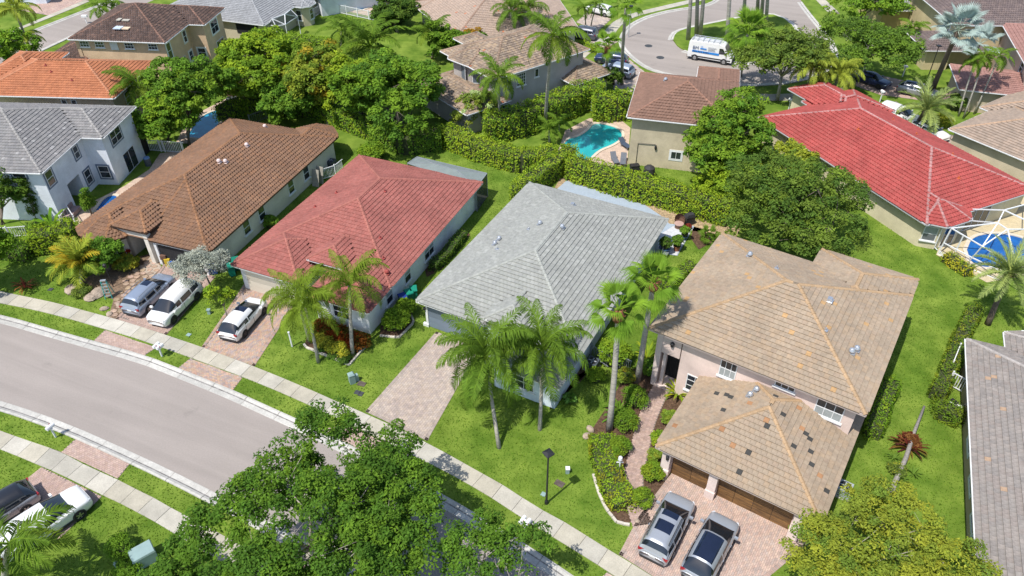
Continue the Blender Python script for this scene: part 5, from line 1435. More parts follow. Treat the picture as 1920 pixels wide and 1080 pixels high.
    for k, fl in classes.items():
        mb = MB()
        for f in fl: mb.poly(f if k == 'roof' else [(p[0], p[1], p[2]) for p in f])
        nm = k.rstrip('0123456789').rstrip('LR') if k not in ('roof', 'glass_roof') else k
        me = mb.mesh(nm, (roofm or pm) if k == 'roof' else (M_PANO if 'roof' in k else M_CGLASS), True)
        import bmesh
        bm_ = bmesh.new(); bm_.from_mesh(me); bmesh.ops.remove_doubles(bm_, verts=bm_.verts, dist=.001); bmesh.ops.recalc_face_normals(bm_, faces=bm_.faces); bm_.to_mesh(me); bm_.free()
        link(nm, me, root)
    xs = np.array([xrr, xrf]); top = [(xrr, zr), (xrf, zr)]
    for sd in (-1, 1):
        m2 = MB(); m2.box((xwb - .45, sd * (hw + .09), zs + .03), (.15, .22, .15)); mo = m2.build('mirror', pm if not roofm else M_CLAD, root)
        m2 = MB(); m2.box((L_ * .455, sd * hw * .70, Ht * .46), (.22, hw * .34, .13), rz=-sd * .55); m2.build('headlight', M_HEAD, root)
        m2 = MB(); m2.box((-L_ * .482, sd * hw * .76, Ht * .53), (.12, hw * .36, .15), rz=sd * .28); m2.build('tail_light', M_TAIL, root)
        for xd in (.12, -.12):
            m2 = MB(); m2.box((L_ * xd, sd * (hw + .012), zs - .16), (.18, .03, .035)); m2.build('door_handle', pm, root)
        m2 = MB(); m2.box((0, sd * hw * .985, .26), (L_ * .62, .06, .12)); m2.build('sill', M_CLAD, root)
        for xd in (.28, .015, -.22):
            m2 = MB(); m2.box((L_ * xd, sd * (hw - .004), zs * .60), (.016, .02, zs * .62)); m2.build('door_seam', M_CLAD, root)
    tr = Ht * .205 if style != 'sedan' else Ht * .225
    for fx in (.315, -.29):
        for sd in (-1, 1):
            m2 = MB(); pr = [(tr * 1.16, -.02), (tr * 1.16, .02)]
            wl = bpy.data.objects.new('wheel', None); COL.objects.link(wl); wl.parent = root; wl.location = (fx * L_, sd * (hw - .10), tr); wl.rotation_euler = (math.pi / 2 * (-sd), 0, 0)
            m2.lathe((0, 0, -.06), [(tr * 1.14, -.06), (tr * 1.14, .165), (.05, .166)], 20); m2.build('wheel_arch', M_CLAD, wl)
            m2 = MB(); m2.lathe((0, 0, 0), [(tr * .62, -.1), (tr * .95, -.1), (tr, -.06), (tr, .10), (tr * .95, .125), (tr * .68, .125), (tr * .66, .11)], 20); m2.build('tyre', M_TYRE, wl, smooth=False)
            m2 = MB(); m2.lathe((0, 0, .0), [(tr * .68, .10), (tr * .64, .122), (tr * .60, .09), (.04, .09)], 16)
            for q in range(5):
                t = q * 2 * math.pi / 5; m2.bar((.03 * math.cos(t), .03 * math.sin(t), .115), (tr * .63 * math.cos(t), tr * .63 * math.sin(t), .115), .07, .03)
            m2.build('rim', rims or M_RIM, wl)
    m2 = MB(); m2.box((L_ * .478, 0, Ht * .30), (.16, hw * 1.1, .16)); m2.build('grille', M_CLAD, root)
    m2 = MB(); m2.box((-L_ * .488, 0, .32), (.12, hw * 1.55, .2)); m2.build('rear_bumper', M_CLAD, root)
    m2 = MB(); m2.box((-L_ * .4985, 0, Ht * .43), (.03, .38, .14)); m2.build('number_plate', M_PLATE, root)
    if rails:
        for sd in (-1, 1):
            m2 = MB(); m2.tube([(xrr + .1, sd * wr * .95, zr - .10), (xrr + .25, sd * wr * .95, zr + .02), (xrf - .35, sd * wr * .95, zr + .03), (xrf - .1, sd * wr * .95, zr - .10)], .025, 6); m2.build('roof_rail', M_CLAD if rails == 'dark' else M_RIM, root)
    return root
P_SIL = paint('silver grey paint', (.36, .38, .41), .35); P_GREY = paint('warm grey paint', (.33, .355, .39), .3); P_WHITE = paint('white paint', (.72, .72, .71)); P_BLUE = paint('dark blue paint', (.018, .03, .09), .2)
P_SKY = paint('silver blue paint', (.30, .35, .43), .4); P_DGREY = paint('dark slate paint', (.09, .10, .13), .3); P_LGREY = paint('light grey paint', (.30, .31, .33), .4); P_BLK = paint('black paint', (.012, .012, .014))
car('silver sport utility car with two sunroof panels before the wooden garage doors', (1221, 1049, .45), (1283, 926, .6), 4.75, 1.93, 1.69, P_SIL, 'suv', sunroofs=((-.02, .09, .66), (-.26, -.07, .66)), rails='dark')
car('grey crossover with full glass roof, nearest car on the double driveway', (1297, 1095, .45), (1361, 972, .6), 4.75, 1.93, 1.62, P_GREY, 'cross', 'front', glassroof=True, rims=M_RIMD)
car('white crossover with black sunroof on the driveway of the muted red roofed house', (427, 637, .35), (490, 556, .7), 4.65, 1.88, 1.62, P_WHITE, 'cross', sunroofs=((-.06, .10, .62),), rims=M_RIMD)
car('white minivan with its nose to the street beneath the silvery tree', (366, 531, .6), (293, 610, .35), 5.1, 1.98, 1.74, P_WHITE, 'mini', 'front', rims=M_RIMD)
car('silver blue sport utility car backed by a stone bed, beside the white minivan', (245, 589, .4), (312, 520, .7), 4.85, 1.95, 1.72, P_SKY, 'suv', rails=True, sunroofs=((-.05, .08, .5),))
car('large white car with its nose over the near side pavement, lower left', (30, 1015, .6), (162, 926, .6), 5.4, 2.0, 1.75, P_WHITE, 'suv', 'front', rims=M_RIM)
car('grey car with black roof beside the large white car, lower left edge', (66, 916, .6), (-20, 968, .6), 4.7, 1.9, 1.6, P_LGREY, 'cross', 'rear', roofm=P_BLK)
car('dark slate sport utility car on the upper far driveway by the cul de sac', (1119, 70, .4), (1060, 58, .6), 4.7, 1.9, 1.68, P_DGREY, 'suv')
car('white car at the top beside young palms near the cul de sac', (1150, 27, .4), (1090, 10, .6), 4.6, 1.85, 1.5, P_WHITE, 'cross')
car('dark blue hatchback half hidden behind a fan palm by the cul de sac', (1176, 117, .4), (1122, 107, .6), 4.4, 1.8, 1.55, P_BLUE, 'cross')
car('silver blue car next to the dark blue hatchback by the cul de sac', (1187, 142, .4), (1140, 128, .6), 4.5, 1.85, 1.66, P_SKY, 'suv')
car('dark navy sedan parked in the shade of street trees, upper right', (1604, 141, .4), (1664, 160, .5), 4.75, 1.9, 1.45, P_BLUE, 'sedan', 'mid', glassroof=True, rims=M_RIMD)
car('grey sedan with dark glass roof behind the navy sedan', (1684, 164, .4), (1760, 180, .5), 4.8, 1.9, 1.5, P_LGREY, 'cross', 'mid', glassroof=True, rims=M_RIMD)
car('white sport utility car beyond the bright red roof', (1652, 206, .5), (1716, 228, .5), 4.8, 1.95, 1.72, P_WHITE, 'suv', 'mid', rims=M_RIMD)
car('white sedan with black roof beyond the bright red roof, beside a date palm', (1726, 238, .5), (1773, 262, .5), 4.7, 1.88, 1.45, P_WHITE, 'sedan', 'front', glassroof=True, rims=M_RIMD)

# white work van with ladder rack and lettering
a = at(1301, 113); b = at(1356, 122); d = (b - a) / np.linalg.norm(b - a); n_ = np.array([-d[1], d[0]])
L_ = 6.0; c = (a + b) / 2 + n_ * 1.0 + d * .0
van = thing('work_van', 'white work van with blue lettering and roof rack by the traffic island', 'van', (float(c[0]), float(c[1]), .01), math.atan2(d[1], d[0]))
prof = [(-3.0, .45), (-2.98, 1.0), (-2.93, 2.40), (-2.75, 2.55), (1.1, 2.55), (1.75, 2.35), (2.35, 1.42), (2.85, 1.15), (3.0, .85), (2.98, .4)]
mb = MB(); rows = []
for yy, ins in ((-1.02, .0), (-.98, .04), (-.6, .09), (.6, .09), (.98, .04), (1.02, 0)):
    rows.append([(x * (1 if abs(yy) < 1 else .985), yy * (1 if z < 1.2 else (.96 if z < 2.3 else .90)), z + (ins * .6 if z > 2.3 else 0)) for x, z in prof])
m_ = len(prof); P = [p for r_ in rows for p in r_]
fs = [(i * m_ + j, i * m_ + j + 1, (i + 1) * m_ + j + 1, (i + 1) * m_ + j) for i in range(5) for j in range(m_ - 1)] + [tuple(range(m_)), tuple(range(6 * m_ - 1, 5 * m_ - 1, -1))]
mb.faces(P, fs); mb.build('body', P_WHITE, van)
mb = MB(); mb.poly([(1.80, -.80, 2.33), (1.80, .80, 2.33), (2.40, .86, 1.44), (2.40, -.86, 1.44)]); o = mb.build('windshield', M_CGLASS, van); o.location = (.03, 0, .03)
for sd in (-1, 1):
    mb = MB(); mb.poly([(1.15, sd * .995, 2.1), (1.62, sd * .985, 2.1), (2.1, sd * 1.02, 1.4), (1.15, sd * 1.03, 1.4)]); mb.build('side_window', M_CGLASS, van)
    mb = MB(); mb.box((.2, sd * 1.02, .62), (5.2, .05, .16)); mb.build('side_strip', M_CLAD, van)
    mb = MB(); mb.box((2.1, sd * 1.16, 1.5), (.14, .2, .34)); mb.build('mirror', M_CLAD, van)
    mb = MB(); mb.box((2.85, sd * .8, 1.0), (.2, .3, .2)); mb.build('headlight', M_HEAD, van)
    for x in (-1.95, 1.95):
        wl = bpy.data.objects.new('wheel', None); COL.objects.link(wl); wl.parent = van; wl.location = (x, sd * .92, .37); wl.rotation_euler = (math.pi / 2 * (-sd), 0, 0)
        mb = MB(); mb.lathe((0, 0, 0), [(.46, -.1), (.46, .115), (.05, .116)], 20); mb.build('wheel_arch', M_CLAD, wl)
        mb = MB(); mb.lathe((0, 0, 0), [(.2, -.1), (.37, -.1), (.37, .12), (.26, .14), (.24, .12)], 18); mb.build('tyre', M_TYRE, wl)
        mb = MB(); mb.lathe((0, 0, 0), [(.25, .12), (.22, .14), (.05, .13)], 14); mb.build('rim', M_RIM, wl)
mb = MB(); mb.box((-2.99, 0, .48), (.14, 1.9, .3)); mb.build('rear_bumper', M_CLAD, van)
mb = MB(); mb.box((2.95, 0, .6), (.16, 1.7, .35)); mb.build('front_bumper', M_CLAD, van)
mb = MB()
for y in (-.75, 0, .75): mb.bar((-2.7, y, 2.78), (1.2, y, 2.78), .06)
for x in (-2.6, -1.9, -1.2, -.5, .2, 1.0): mb.bar((x, -.85, 2.76), (x, .85, 2.76), .06); mb.bar((x, -.85, 2.5), (x, -.85, 2.76), .05); mb.bar((x, .85, 2.5), (x, .85, 2.76), .05)
mb.build('roof_rack', M_METAL, van)
M_INK = mat('dark blue print', (.02, .06, .16), .5, .05, 3); M_INKB = mat('bright blue print', (.02, .22, .62), .5, .05, 3); M_INKG = mat('grey print', (.35, .37, .4), .5, .05, 3)
def lettering(txt, x, z, size, mt, name):
    cu = bpy.data.curves.new(name, 'FONT'); cu.body = txt; cu.size = size; cu.extrude = .004; cu.materials.append(mt)
    tmp = bpy.data.objects.new(name, cu); COL.objects.link(tmp); bpy.context.view_layer.update()
    me = bpy.data.meshes.new_from_object(tmp.evaluated_get(bpy.context.evaluated_depsgraph_get())); bpy.data.objects.remove(tmp)
    o = link(name, me, van); o.location = (x, -1.045, z); o.rotation_euler = (math.pi / 2, 0, 0); return o
lettering('BM', -2.4, 1.55, .62, M_INK, 'lettering'); lettering('AIR', -1.35, 1.93, .22, M_INKB, 'lettering')
mb = MB(); mb.box((-.95, -1.035, 1.74), (.85, .02, .15)); mb.build('print_line', M_INKB, van)
for k, (x0, ln) in enumerate(((.2, 1.1), (.1, .9), (.15, 1.0))):
    mb = MB(); mb.box((x0, -1.035, 2.03 - k * .19), (ln, .02, .06)); mb.build('print_line', M_INKG, van)
mb = MB(); mb.box((-.6, -1.035, 1.28), (3.6, .02, .26)); mb.build('stripe', M_INKB, van)
for k in range(10):      # the digits of the phone number are too small to read: dark strokes only
    mb = MB(); mb.box((-2.25 + k * .2 + (.1 if k > 2 else 0) + (.1 if k > 5 else 0), -1.05, 1.28), (.12, .02, .19)); mb.build('print_line', M_INK, van)
# ------------------------------------------------------------------ trees
def T(name, label, basepx, crownpx, zc, rx, rz, lm, **k):
    b = at(*basepx); c = at(crownpx[0], crownpx[1], zc)
    return tree(name, label, b, (float(c[0]), float(c[1]), zc), rx, rz, lm, **k)
MANGO = [(1, 1, 1), (1.35, 1.2, 1.0), (.78, .85, .95), (1.15, 1.05, .9)]
T('street_tree', 'big dark green street tree in front of the road, bottom centre', (585, 1066), (588, 990), 5.4, 8.3, 3.8, L_GREEN, n=800, per=95, size=.10, cr=.55, seed=11, lumps=24, lump_r=.26, trunk_r=.24, limbs=14, bark=M_PALE, tones=[(.62, .72, .8), (.8, .85, .85), (.5, .6, .7), (1.0, 1.0, .9)], hollow=.3)
T('street_tree', 'sparser street tree leaning over the kerb, right of the big one', (905, 1130), (912, 1058), 4.6, 3.6, 2.2, L_GREEN, n=95, per=75, size=.10, cr=.55, seed=12, lumps=9, lump_r=.34, trunk_r=.16, bark=M_PALE, tones=[(.7, .8, .85), (.85, .9, .9), (.6, .7, .8)], hollow=.2)
T('street_tree', 'dark bushy tree at the bottom edge left of the big street tree', (345, 1125), (318, 1086), 2.0, 1.9, 1.5, L_GREEN, n=60, per=80, size=.12, cr=.5, seed=13, lumps=7, tones=[(.6, .7, .8), (.75, .82, .85)])
T('feathery_tree', 'yellow green feathery tree at the bottom right', (1670, 1095), (1665, 1062), 3.4, 5.2, 3.0, L_LIME, n=420, per=110, size=.085, cr=.55, seed=14, lumps=10, lump_r=.42, bark=M_PALE, limbs=16, trunk_r=.16, tones=[(.85, .9, 1), (1.0, .98, 1), (.62, .78, 1), (1.15, 1.05, 1)], hollow=.4)
T('oak_tree', 'big dark grey green oak behind the tan tiled roof', (1500, 470), (1525, 385), 5.4, 7.6, 4.4, L_OLIVE, n=430, per=85, size=.13, cr=.66, seed=15, lumps=12, lump_r=.38, bark=M_BARK, trunk_r=.3, limbs=14, tones=[(.72, .88, .8), (.95, 1.0, .85), (.55, .72, .7), (1.15, 1.2, .9)], hollow=.35)
T('garden_tree', 'rounded yellow green tree in front of the cocoa brown roof', (1350, 325), (1360, 250), 5.2, 5.4, 3.9, L_GREEN, n=270, per=80, size=.16, cr=.62, seed=16, lumps=9, lump_r=.4, tones=[(1.05, 1.05, 1), (1.35, 1.2, 1), (.8, .9, .95), (1.2, 1.1, 1)])
T('garden_tree', 'light green leafy tree beside the big oak, left', (1360, 385), (1352, 332), 2.6, 3.1, 2.4, L_BRIGHT, n=130, per=70, size=.15, cr=.55, seed=17, lumps=6, tones=[(.95, .95, 1), (1.2, 1.1, 1), (.8, .85, .9)])
T('garden_tree', 'bright yellow green tree under the bright red roof eave', (1470, 330), (1462, 302), 3.0, 3.3, 2.2, L_LIME, n=130, per=70, size=.15, cr=.5, seed=18, lumps=6, tones=[(1, 1.05, 1), (1.2, 1.15, 1), (.65, .8, 1)])
T('mango_tree', 'large rounded deep green mango tree in the middle back garden', (770, 272), (742, 190), 4.6, 7.0, 5.0, L_GREEN, n=420, per=80, size=.19, cr=.72, seed=19, lumps=10, lump_r=.42, trunk_r=.25, tones=[(.95, 1, .95), (1.3, 1.2, 1), (.7, .8, .9), (1.1, 1.1, .9)], hollow=.55)
T('mango_tree', 'mango tree flushed with orange new leaves', (615, 235), (603, 145), 4.2, 5.6, 4.4, L_LIME, n=300, per=75, size=.19, cr=.66, seed=20, lumps=8, tones=[(.7, .85, .9), (.9, .95, .9), (1.3, .85, .7), (.6, .78, .9), (1.05, 1.02, 1)])
T('garden_tree', 'broad bright green tree left of the mango trees', (500, 190), (492, 132), 4.2, 7.2, 4.8, L_BRIGHT, n=400, per=80, size=.19, cr=.75, seed=21, lumps=10, lump_r=.42, tones=[(.85, .9, 1), (1.05, 1.02, 1), (.65, .75, .9), (1.2, 1.1, 1)])
T('garden_tree', 'tall green tree over the half hidden pool', (355, 275), (370, 165), 5.6, 4.6, 3.6, L_GREEN, n=230, per=75, size=.18, cr=.66, seed=22, lumps=8, tones=[(1, 1.05, 1), (1.35, 1.2, 1), (.8, .85, .9)])
T('garden_tree', 'yellow green tree beside the white house and the half hidden pool', (315, 275), (312, 222), 3.4, 3.4, 3.2, L_GREEN, n=160, per=75, size=.17, cr=.6, seed=23, lumps=7, tones=[(1.1, 1.15, 1), (1.6, 1.35, 1), (.85, .9, .9)])
T('silver_tree', 'small silvery leaved tree over the white minivan', (398, 545), (376, 500), 3.1, 2.7, 1.7, L_SILVER, n=150, per=60, size=.075, cr=.42, seed=24, lumps=7, lump_r=.4, trunk_r=.07, bark=M_BARK, tones=[(1, 1, 1), (1.15, 1.12, 1.1), (.8, .82, .82)], hollow=.2)
T('flowering_tree', 'pale flowered tree beside the grey two storey house', (893, 245), (892, 208), 2.3, 2.6, 2.2, L_LIME, n=120, per=60, size=.15, cr=.5, seed=25, lumps=6, tones=[(.8, .9, 1), (1.0, 1.0, 1.2), (1.6, 1.7, 6), (.6, .75, 1)])
T('street_tree', 'grey green street tree left of the two lime palms', (1457, 188), (1472, 100), 5.4, 6.6, 3.4, L_OLIVE, n=260, per=70, size=.16, cr=.68, seed=26, lumps=10, lump_r=.4, bark=M_PALE, trunk_r=.2, tones=[(1, 1.05, 1), (1.2, 1.2, 1), (.75, .85, .9)], hollow=.3)
T('street_tree', 'broad street tree above the navy sedan', (1618, 150), (1612, 78), 5.2, 7.4, 3.2, L_OLIVE, n=300, per=70, size=.16, cr=.7, seed=27, lumps=11, lump_r=.4, bark=M_PALE, trunk_r=.2, tones=[(.85, 1.05, .8), (1.05, 1.25, .8), (.7, .9, .8)], hollow=.3)
T('street_tree', 'bright leafy tree at the top edge by the small grey roof', (1610, 50), (1622, 8), 4.0, 5.5, 2.8, L_GREEN, n=160, per=60, size=.19, cr=.7, seed=28, lumps=8, tones=[(1.1, 1.1, 1), (1.4, 1.25, 1)])
T('garden_tree', 'dense shrub like tree under the coconut palm near the tan roof', (810, 110), (815, 78), 2.6, 3.6, 2.6, L_GREEN, n=110, per=60, size=.2, cr=.6, seed=29, lumps=6, tones=[(.95, 1, .9), (1.2, 1.15, 1)])
T('flame_tree', 'small tree tipped with red leaves against the sandy roof', (887, 92), (887, 73), 2.8, 2.2, 1.8, L_GREEN, n=60, per=60, size=.18, cr=.5, seed=30, lumps=5, tones=[(1, 1, 1), (3.2, .9, .9), (1.2, 1.1, 1), (2.6, .8, .8)])
T('garden_tree', 'dark tree behind the coconut palm at the top centre', (745, 60), (730, 20), 2.6, 4.2, 2.4, L_DEEP, n=120, per=60, size=.2, cr=.6, seed=31, lumps=6)
T('garden_tree', 'light dotted tree between the bare trunks in the top left corner', (30, 125), (28, 90), 4.2, 3.2, 2.6, L_GREEN, n=90, per=55, size=.2, cr=.6, seed=32, lumps=6, bark=M_PALE, tones=[(1.1, 1.15, 1), (1.5, 1.35, 1)])
T('young_tree', 'young tree on the lawn beside the white crossover', (430, 605), (415, 560), 2.6, 1.2, 1.2, L_BRIGHT, n=26, per=45, size=.1, cr=.35, seed=33, lumps=4, trunk_r=.05)
T('garden_tree', 'small tree by the carport of the grey two storey house', (1150, 158), (1148, 146), 1.8, 1.4, 1.4, L_DEEP, n=40, per=45, size=.16, cr=.4, seed=34, lumps=4)
T('hanging_tree', 'thin dark tree at the left edge before the white house', (5, 420), (12, 360), 3.6, 1.8, 2.4, L_DEEP, n=60, per=55, size=.13, cr=.5, seed=35, lumps=6, tones=[(.9, 1, 1), (1.3, 1.2, 1)])
T('cypress_tree', 'narrow cone shaped cypress beside the small blue pool', (172, 402), (165, 378), 1.5, .55, 1.7, L_GREEN, n=70, per=45, size=.08, cr=.3, seed=36, lumps=5, tones=[(.9, 1, 1), (1.2, 1.1, 1)], low=-.95, trunk_r=.06)
T('cypress_tree', 'tall dark narrow cypress against the white house wall', (70, 425), (58, 372), 2.6, .7, 2.6, L_DEEP, n=80, per=45, size=.09, cr=.32, seed=37, lumps=5, low=-.95, trunk_r=.06)
T('tall_shrub', 'glossy leaved tall shrub at the bay window of the brown roofed house', (205, 505), (198, 478), 1.7, 2.0, 1.9, L_GREEN, n=130, per=65, size=.11, cr=.42, seed=38, lumps=6, tones=[(.9, 1, .9), (1.2, 1.25, 1.2), (.75, .85, .9)], cat='shrub', low=-.8)

T('garden_tree', 'yellow green crown between the orange flushed mango tree and the rounded one', (690, 240), (672, 170), 4.0, 4.0, 4.0, L_BRIGHT, n=170, per=75, size=.19, cr=.66, seed=61, lumps=7, tones=[(.8, .85, .9), (1.05, 1, 1), (1.2, 1.05, .9)])
T('garden_tree', 'low dark green tree behind the rounded hedge', (560, 205), (555, 185), 2.6, 4.2, 2.8, L_GREEN, n=150, per=70, size=.18, cr=.66, seed=62, lumps=7, tones=[(.8, .9, .95), (1.05, 1.02, 1)])
T('garden_tree', 'leafy green tree cut by the left edge of the frame above the pavement', (-30, 545), (-38, 478), 4.0, 3.3, 2.6, L_BRIGHT, n=150, per=65, size=.13, cr=.55, seed=63, lumps=8, tones=[(.6, .75, .8), (.8, .9, .9)])
# ------------------------------------------------------------------ hedges
HD = [(1, 1, 1), (1.3, 1.15, 1), (.72, .82, .9), (1.12, 1.06, 1)]
hedge('long clipped hedge behind the grey roofed house, below the blank beige wall', pp((1068, 330), (1090, 337), (1173, 364), (1240, 381), (1300, 398), (1372, 420)), 2.1, 2.3, L_HEDGE, 70, .11, 1, HD)
hedge('clipped hedge running down the lot line beside the grey roof', pp((1068, 305), (1040, 328), (1000, 358), (968, 385)), 1.7, 2.2, L_HEDGE, 70, .11, 2, HD)
hedge('long clipped hedge below the turquoise pool, behind the red roofed house', pp((835, 268), (900, 296), (975, 318), (1045, 312)), 2.2, 2.1, L_HEDGE, 65, .115, 3, HD)
hedge('tall loose hedge along the grey two storey house', pp((915, 262), (975, 250), (1040, 225), (1085, 205), (1130, 196)), 2.6, 3.0, L_HEDGE, 55, .13, 4, [(.9, .95, 1), (1.2, 1.1, 1), (.65, .78, .9)])
hedge('tall hedge between the turquoise pool and the street', pp((1112, 220), (1150, 222), (1198, 215)), 2.4, 3.0, L_HEDGE, 60, .13, 5, [(.9, .95, 1), (1.2, 1.1, 1), (.65, .78, .9)])
hedge('vine covered fence behind the brown roofed house', pp((545, 212), (600, 222), (660, 246), (720, 268)), 1.3, 2.1, L_HEDGE, 60, .12, 6, [(.85, .95, 1), (1.1, 1.05, 1), (.6, .75, .9)])
hedge('loose hedge under the mango trees', pp((715, 262), (760, 285), (830, 275)), 2.2, 2.2, L_GREEN, 55, .14, 7, HD)
hedge('rounded hedge by the half hidden pool', pp((420, 228), (452, 212), (500, 205), (548, 210)), 2.3, 2.0, L_HEDGE, 60, .12, 8, [(.9, .95, 1), (1.15, 1.08, 1), (.75, .85, .9)])
hedge('clipped hedge across the garden of the silver grey roofed house', pp((520, 78), (580, 92), (650, 98)), 1.8, 1.6, L_HEDGE, 45, .14, 9, [(.75, .85, .9), (.95, 1, 1)])
hedge('dark hedge behind the lawn at the top, beside the far fence', pp((720, 60), (760, 30), (800, 0), (850, -12)), 1.8, 2.2, L_DEEP, 45, .15, 10)
hedge('olive clipped hedge along the right lawn', pp((1822, 592), (1800, 635), (1778, 690), (1752, 752)), 1.15, 1.2, L_OLIVE, 130, .075, 11, [(1.2, 1.25, .7), (.95, 1.1, .6), (1.4, 1.2, .6), (.75, .95, .6)])
hedge('short olive hedge across the front of the air conditioner yard', pp((1752, 775), (1790, 792), (1808, 800)), 1.25, 1.2, L_OLIVE, 130, .075, 12, [(1.1, 1.2, .6), (.9, 1.1, .6), (1.2, 1.2, .6)])
hedge('green hedge under the right eave of the tan roofed house', pp((1667, 728), (1650, 770), (1632, 822)), 1.2, 1.1, L_BRIGHT, 130, .075, 13, [(.8, .9, 1), (1.05, 1.02, 1), (.65, .8, .9)])
hedge('low trimmed hedge along the red roofed house wall', pp((812, 508), (840, 482), (868, 446)), .9, .9, L_DEEP, 130, .07, 14, [(1, 1.05, 1), (1.5, 1.4, 1), (.8, .9, 1)])
hedge('hedge with yellow shrubs at the pool cage', pp((1770, 488), (1800, 508), (1815, 518)), 1.0, .9, L_YEL, 110, .08, 15, [(1, 1, 1), (.55, .75, .6), (1.1, 1, .8)])
hedge('bright bushy hedge left of the brown roofed house', pp((70, 470), (110, 462), (160, 452)), 2.3, 2.1, L_BRIGHT, 75, .11, 16, HD)
hedge('leafy hedge below the white fence at the left edge', pp((-30, 470), (20, 478), (65, 482)), 2.0, 1.4, L_GREEN, 75, .11, 17, HD)
hedge('flowering low hedge bed beside the winding path', pp((1128, 825), (1133, 870), (1150, 920), (1172, 955)), 1.75, .7, L_BRIGHT, 150, .075, 18, [(.8, .88, .9), (1.05, 1.05, 1), (1.35, 1.15, 1), (1.1, .75, .9)])
hedge('leafy hedge in shadow beyond the gate', pp((1245, 545), (1270, 520), (1300, 500)), 1.2, .6, L_BRIGHT, 90, .09, 19, [(.75, .85, .9), (.95, .98, 1)])
hedge('low green hedge between the drives at the far cul de sac', pp((1090, 88), (1120, 100), (1140, 110)), 1.2, .9, L_BRIGHT, 60, .13, 20)

# ------------------------------------------------------------------ palms
def PL(label, basepx, crownpx, z, kind, **k):
    b = at(*basepx); c = at(crownpx[0], crownpx[1], z); return palm(label, b, (float(c[0]), float(c[1]), z), kind, **k)
PL('feathery queen palm at the drive of the red roofed house, leftmost of its trio', (581, 640), (556, 556), 5.0, 'queen2', n=17, seed=1, tr=.11, scale=.95)
PL('feathery queen palm rising from the lawn by the flower bed, middle of the trio', (597, 679), (572, 575), 4.9, 'queen2', n=15, seed=2, tr=.11, scale=.95)
PL('feathery queen palm in the red flower bed, rightmost of its trio', (661, 667), (655, 535), 5.6, 'queen2', n=18, seed=3, tr=.13, scale=.98)
PL('queen palm in the lawn right of the brick driveway, the nearer of two', (936, 840), (912, 668), 5.8, 'queen', n=30, seed=4, tr=.12, scale=1.12)
PL('queen palm in the lawn by the pale blue wall, right of the nearer one', (1012, 806), (1018, 655), 5.4, 'queen', n=26, seed=5, tr=.12, scale=1.08)
PL('tall fan palm with brown boots at the shrub bed', (1142, 808), (1160, 582), 9.6, 'wash', n=16, seed=6, tr=.19, boots=.9, scale=1.1)
PL('tall fan palm beside the gate, behind the one with brown boots', (1195, 715), (1226, 530), 9.3, 'wash', n=17, seed=7, tr=.19, boots=.6, scale=1.15)
PL('coconut palm between the orange roof and the leafy trees', (285, 245), (258, 158), 5.6, 'coco', n=18, seed=8, tr=.13, scale=1.25)
PL('big coconut palm with bending fronds above the mango trees', (693, 140), (694, 88), 5.0, 'coco', n=18, seed=9, tr=.16, scale=2.0, pitch0=.2)
PL('darker coconut palm left of the big one', (640, 100), (640, 58), 3.6, 'coco', n=12, seed=10, tr=.14, scale=1.2)
PL('short stiff palm in front of the sandy tan roof', (812, 100), (810, 62), 3.6, 'coco', n=11, seed=11, tr=.13, scale=1.15, pitch0=.3)
PL('coconut palm at the wall corner of the grey two storey house', (938, 242), (934, 143), 7.2, 'coco', n=17, seed=12, tr=.15, scale=1.15)
PL('very tall coconut palm beside the turquoise pool', (1022, 238), (1036, 66), 13.2, 'coco', n=19, seed=13, tr=.17, scale=1.25)
PL('tall slim fan palm on the grass by the cul de sac kerb', (1166, 158), (1174, 14), 12.5, 'wash', n=18, seed=14, tr=.19, scale=1.15)
PL('short fan palm in front of the parked cars near the cul de sac', (1134, 157), (1139, 88), 5.6, 'wash', n=17, seed=15, tr=.2, boots=1.2, scale=1.1)
PL('queen palm at the top by the sandy roof, left of a pair', (964, 78), (958, 22), 5.4, 'queen', n=15, seed=16, tr=.16, scale=1.05)
PL('queen palm at the top by the sandy roof, right of a pair', (981, 76), (987, 20), 5.4, 'queen', n=13, seed=17, tr=.2, scale=1.0)
for i, (bx, by, tx) in enumerate(((1290, 76, 1300), (1306, 70, 1316), (1312, 72, 1326), (1362, 84, 1374), (1394, 42, 1404), (1420, 35, 1430), (1427, 38, 1440), (1436, 50, 1448))):
    PL(['tall bare palm trunk at the left tip of the traffic island, first in line', 'tall palm trunk second from the left tip of the traffic island', 'tall palm trunk standing closest right of the second one on the island', 'single tall palm trunk behind the work van cab', 'tall palm trunk at the far edge of the island, leftmost of the far group', 'reddish tall palm trunk in the far group of the island', 'tall palm trunk touching the reddish one', 'tall leaning palm trunk at the right of the far island group'][i], (bx, by), (tx, -150 if i < 4 else -165), 16.5, 'royal', n=12, seed=20 + i, tr=.24, scale=1.2, shaft=1.2, group='tall palms on the traffic island')
PL('fan palm with yellow skirt in front of the traffic island', (1388, 142), (1402, 62), 7.2, 'wash', n=22, seed=30, tr=.18, scale=1.6)
PL('lime green drooping palm at the kerb, left of a pair', (1512, 186), (1522, 128), 4.8, 'queeny', n=20, seed=31, tr=.16, scale=1.2)
PL('lime green drooping palm at the kerb, right of a pair', (1562, 180), (1572, 138), 3.9, 'queeny', n=20, seed=32, tr=.16, scale=1.15)
PL('big silver blue fan palm with a leaning black trunk', (1746, 172), (1796, 58), 9.4, 'bis', n=20, seed=33, tr=.27, trunk=M_PALMD, scale=1.25)
PL('smaller silver blue fan palm right of the big one', (1808, 128), (1836, 84), 4.8, 'bis', n=15, seed=34, tr=.22, trunk=M_PALMD, scale=1.1)
PL('stiff date palm beside the white sedan', (1716, 238), (1737, 205), 2.8, 'date', n=30, seed=35, tr=.26, trunk=M_PALMD, scale=1.5, pitch0=.1)
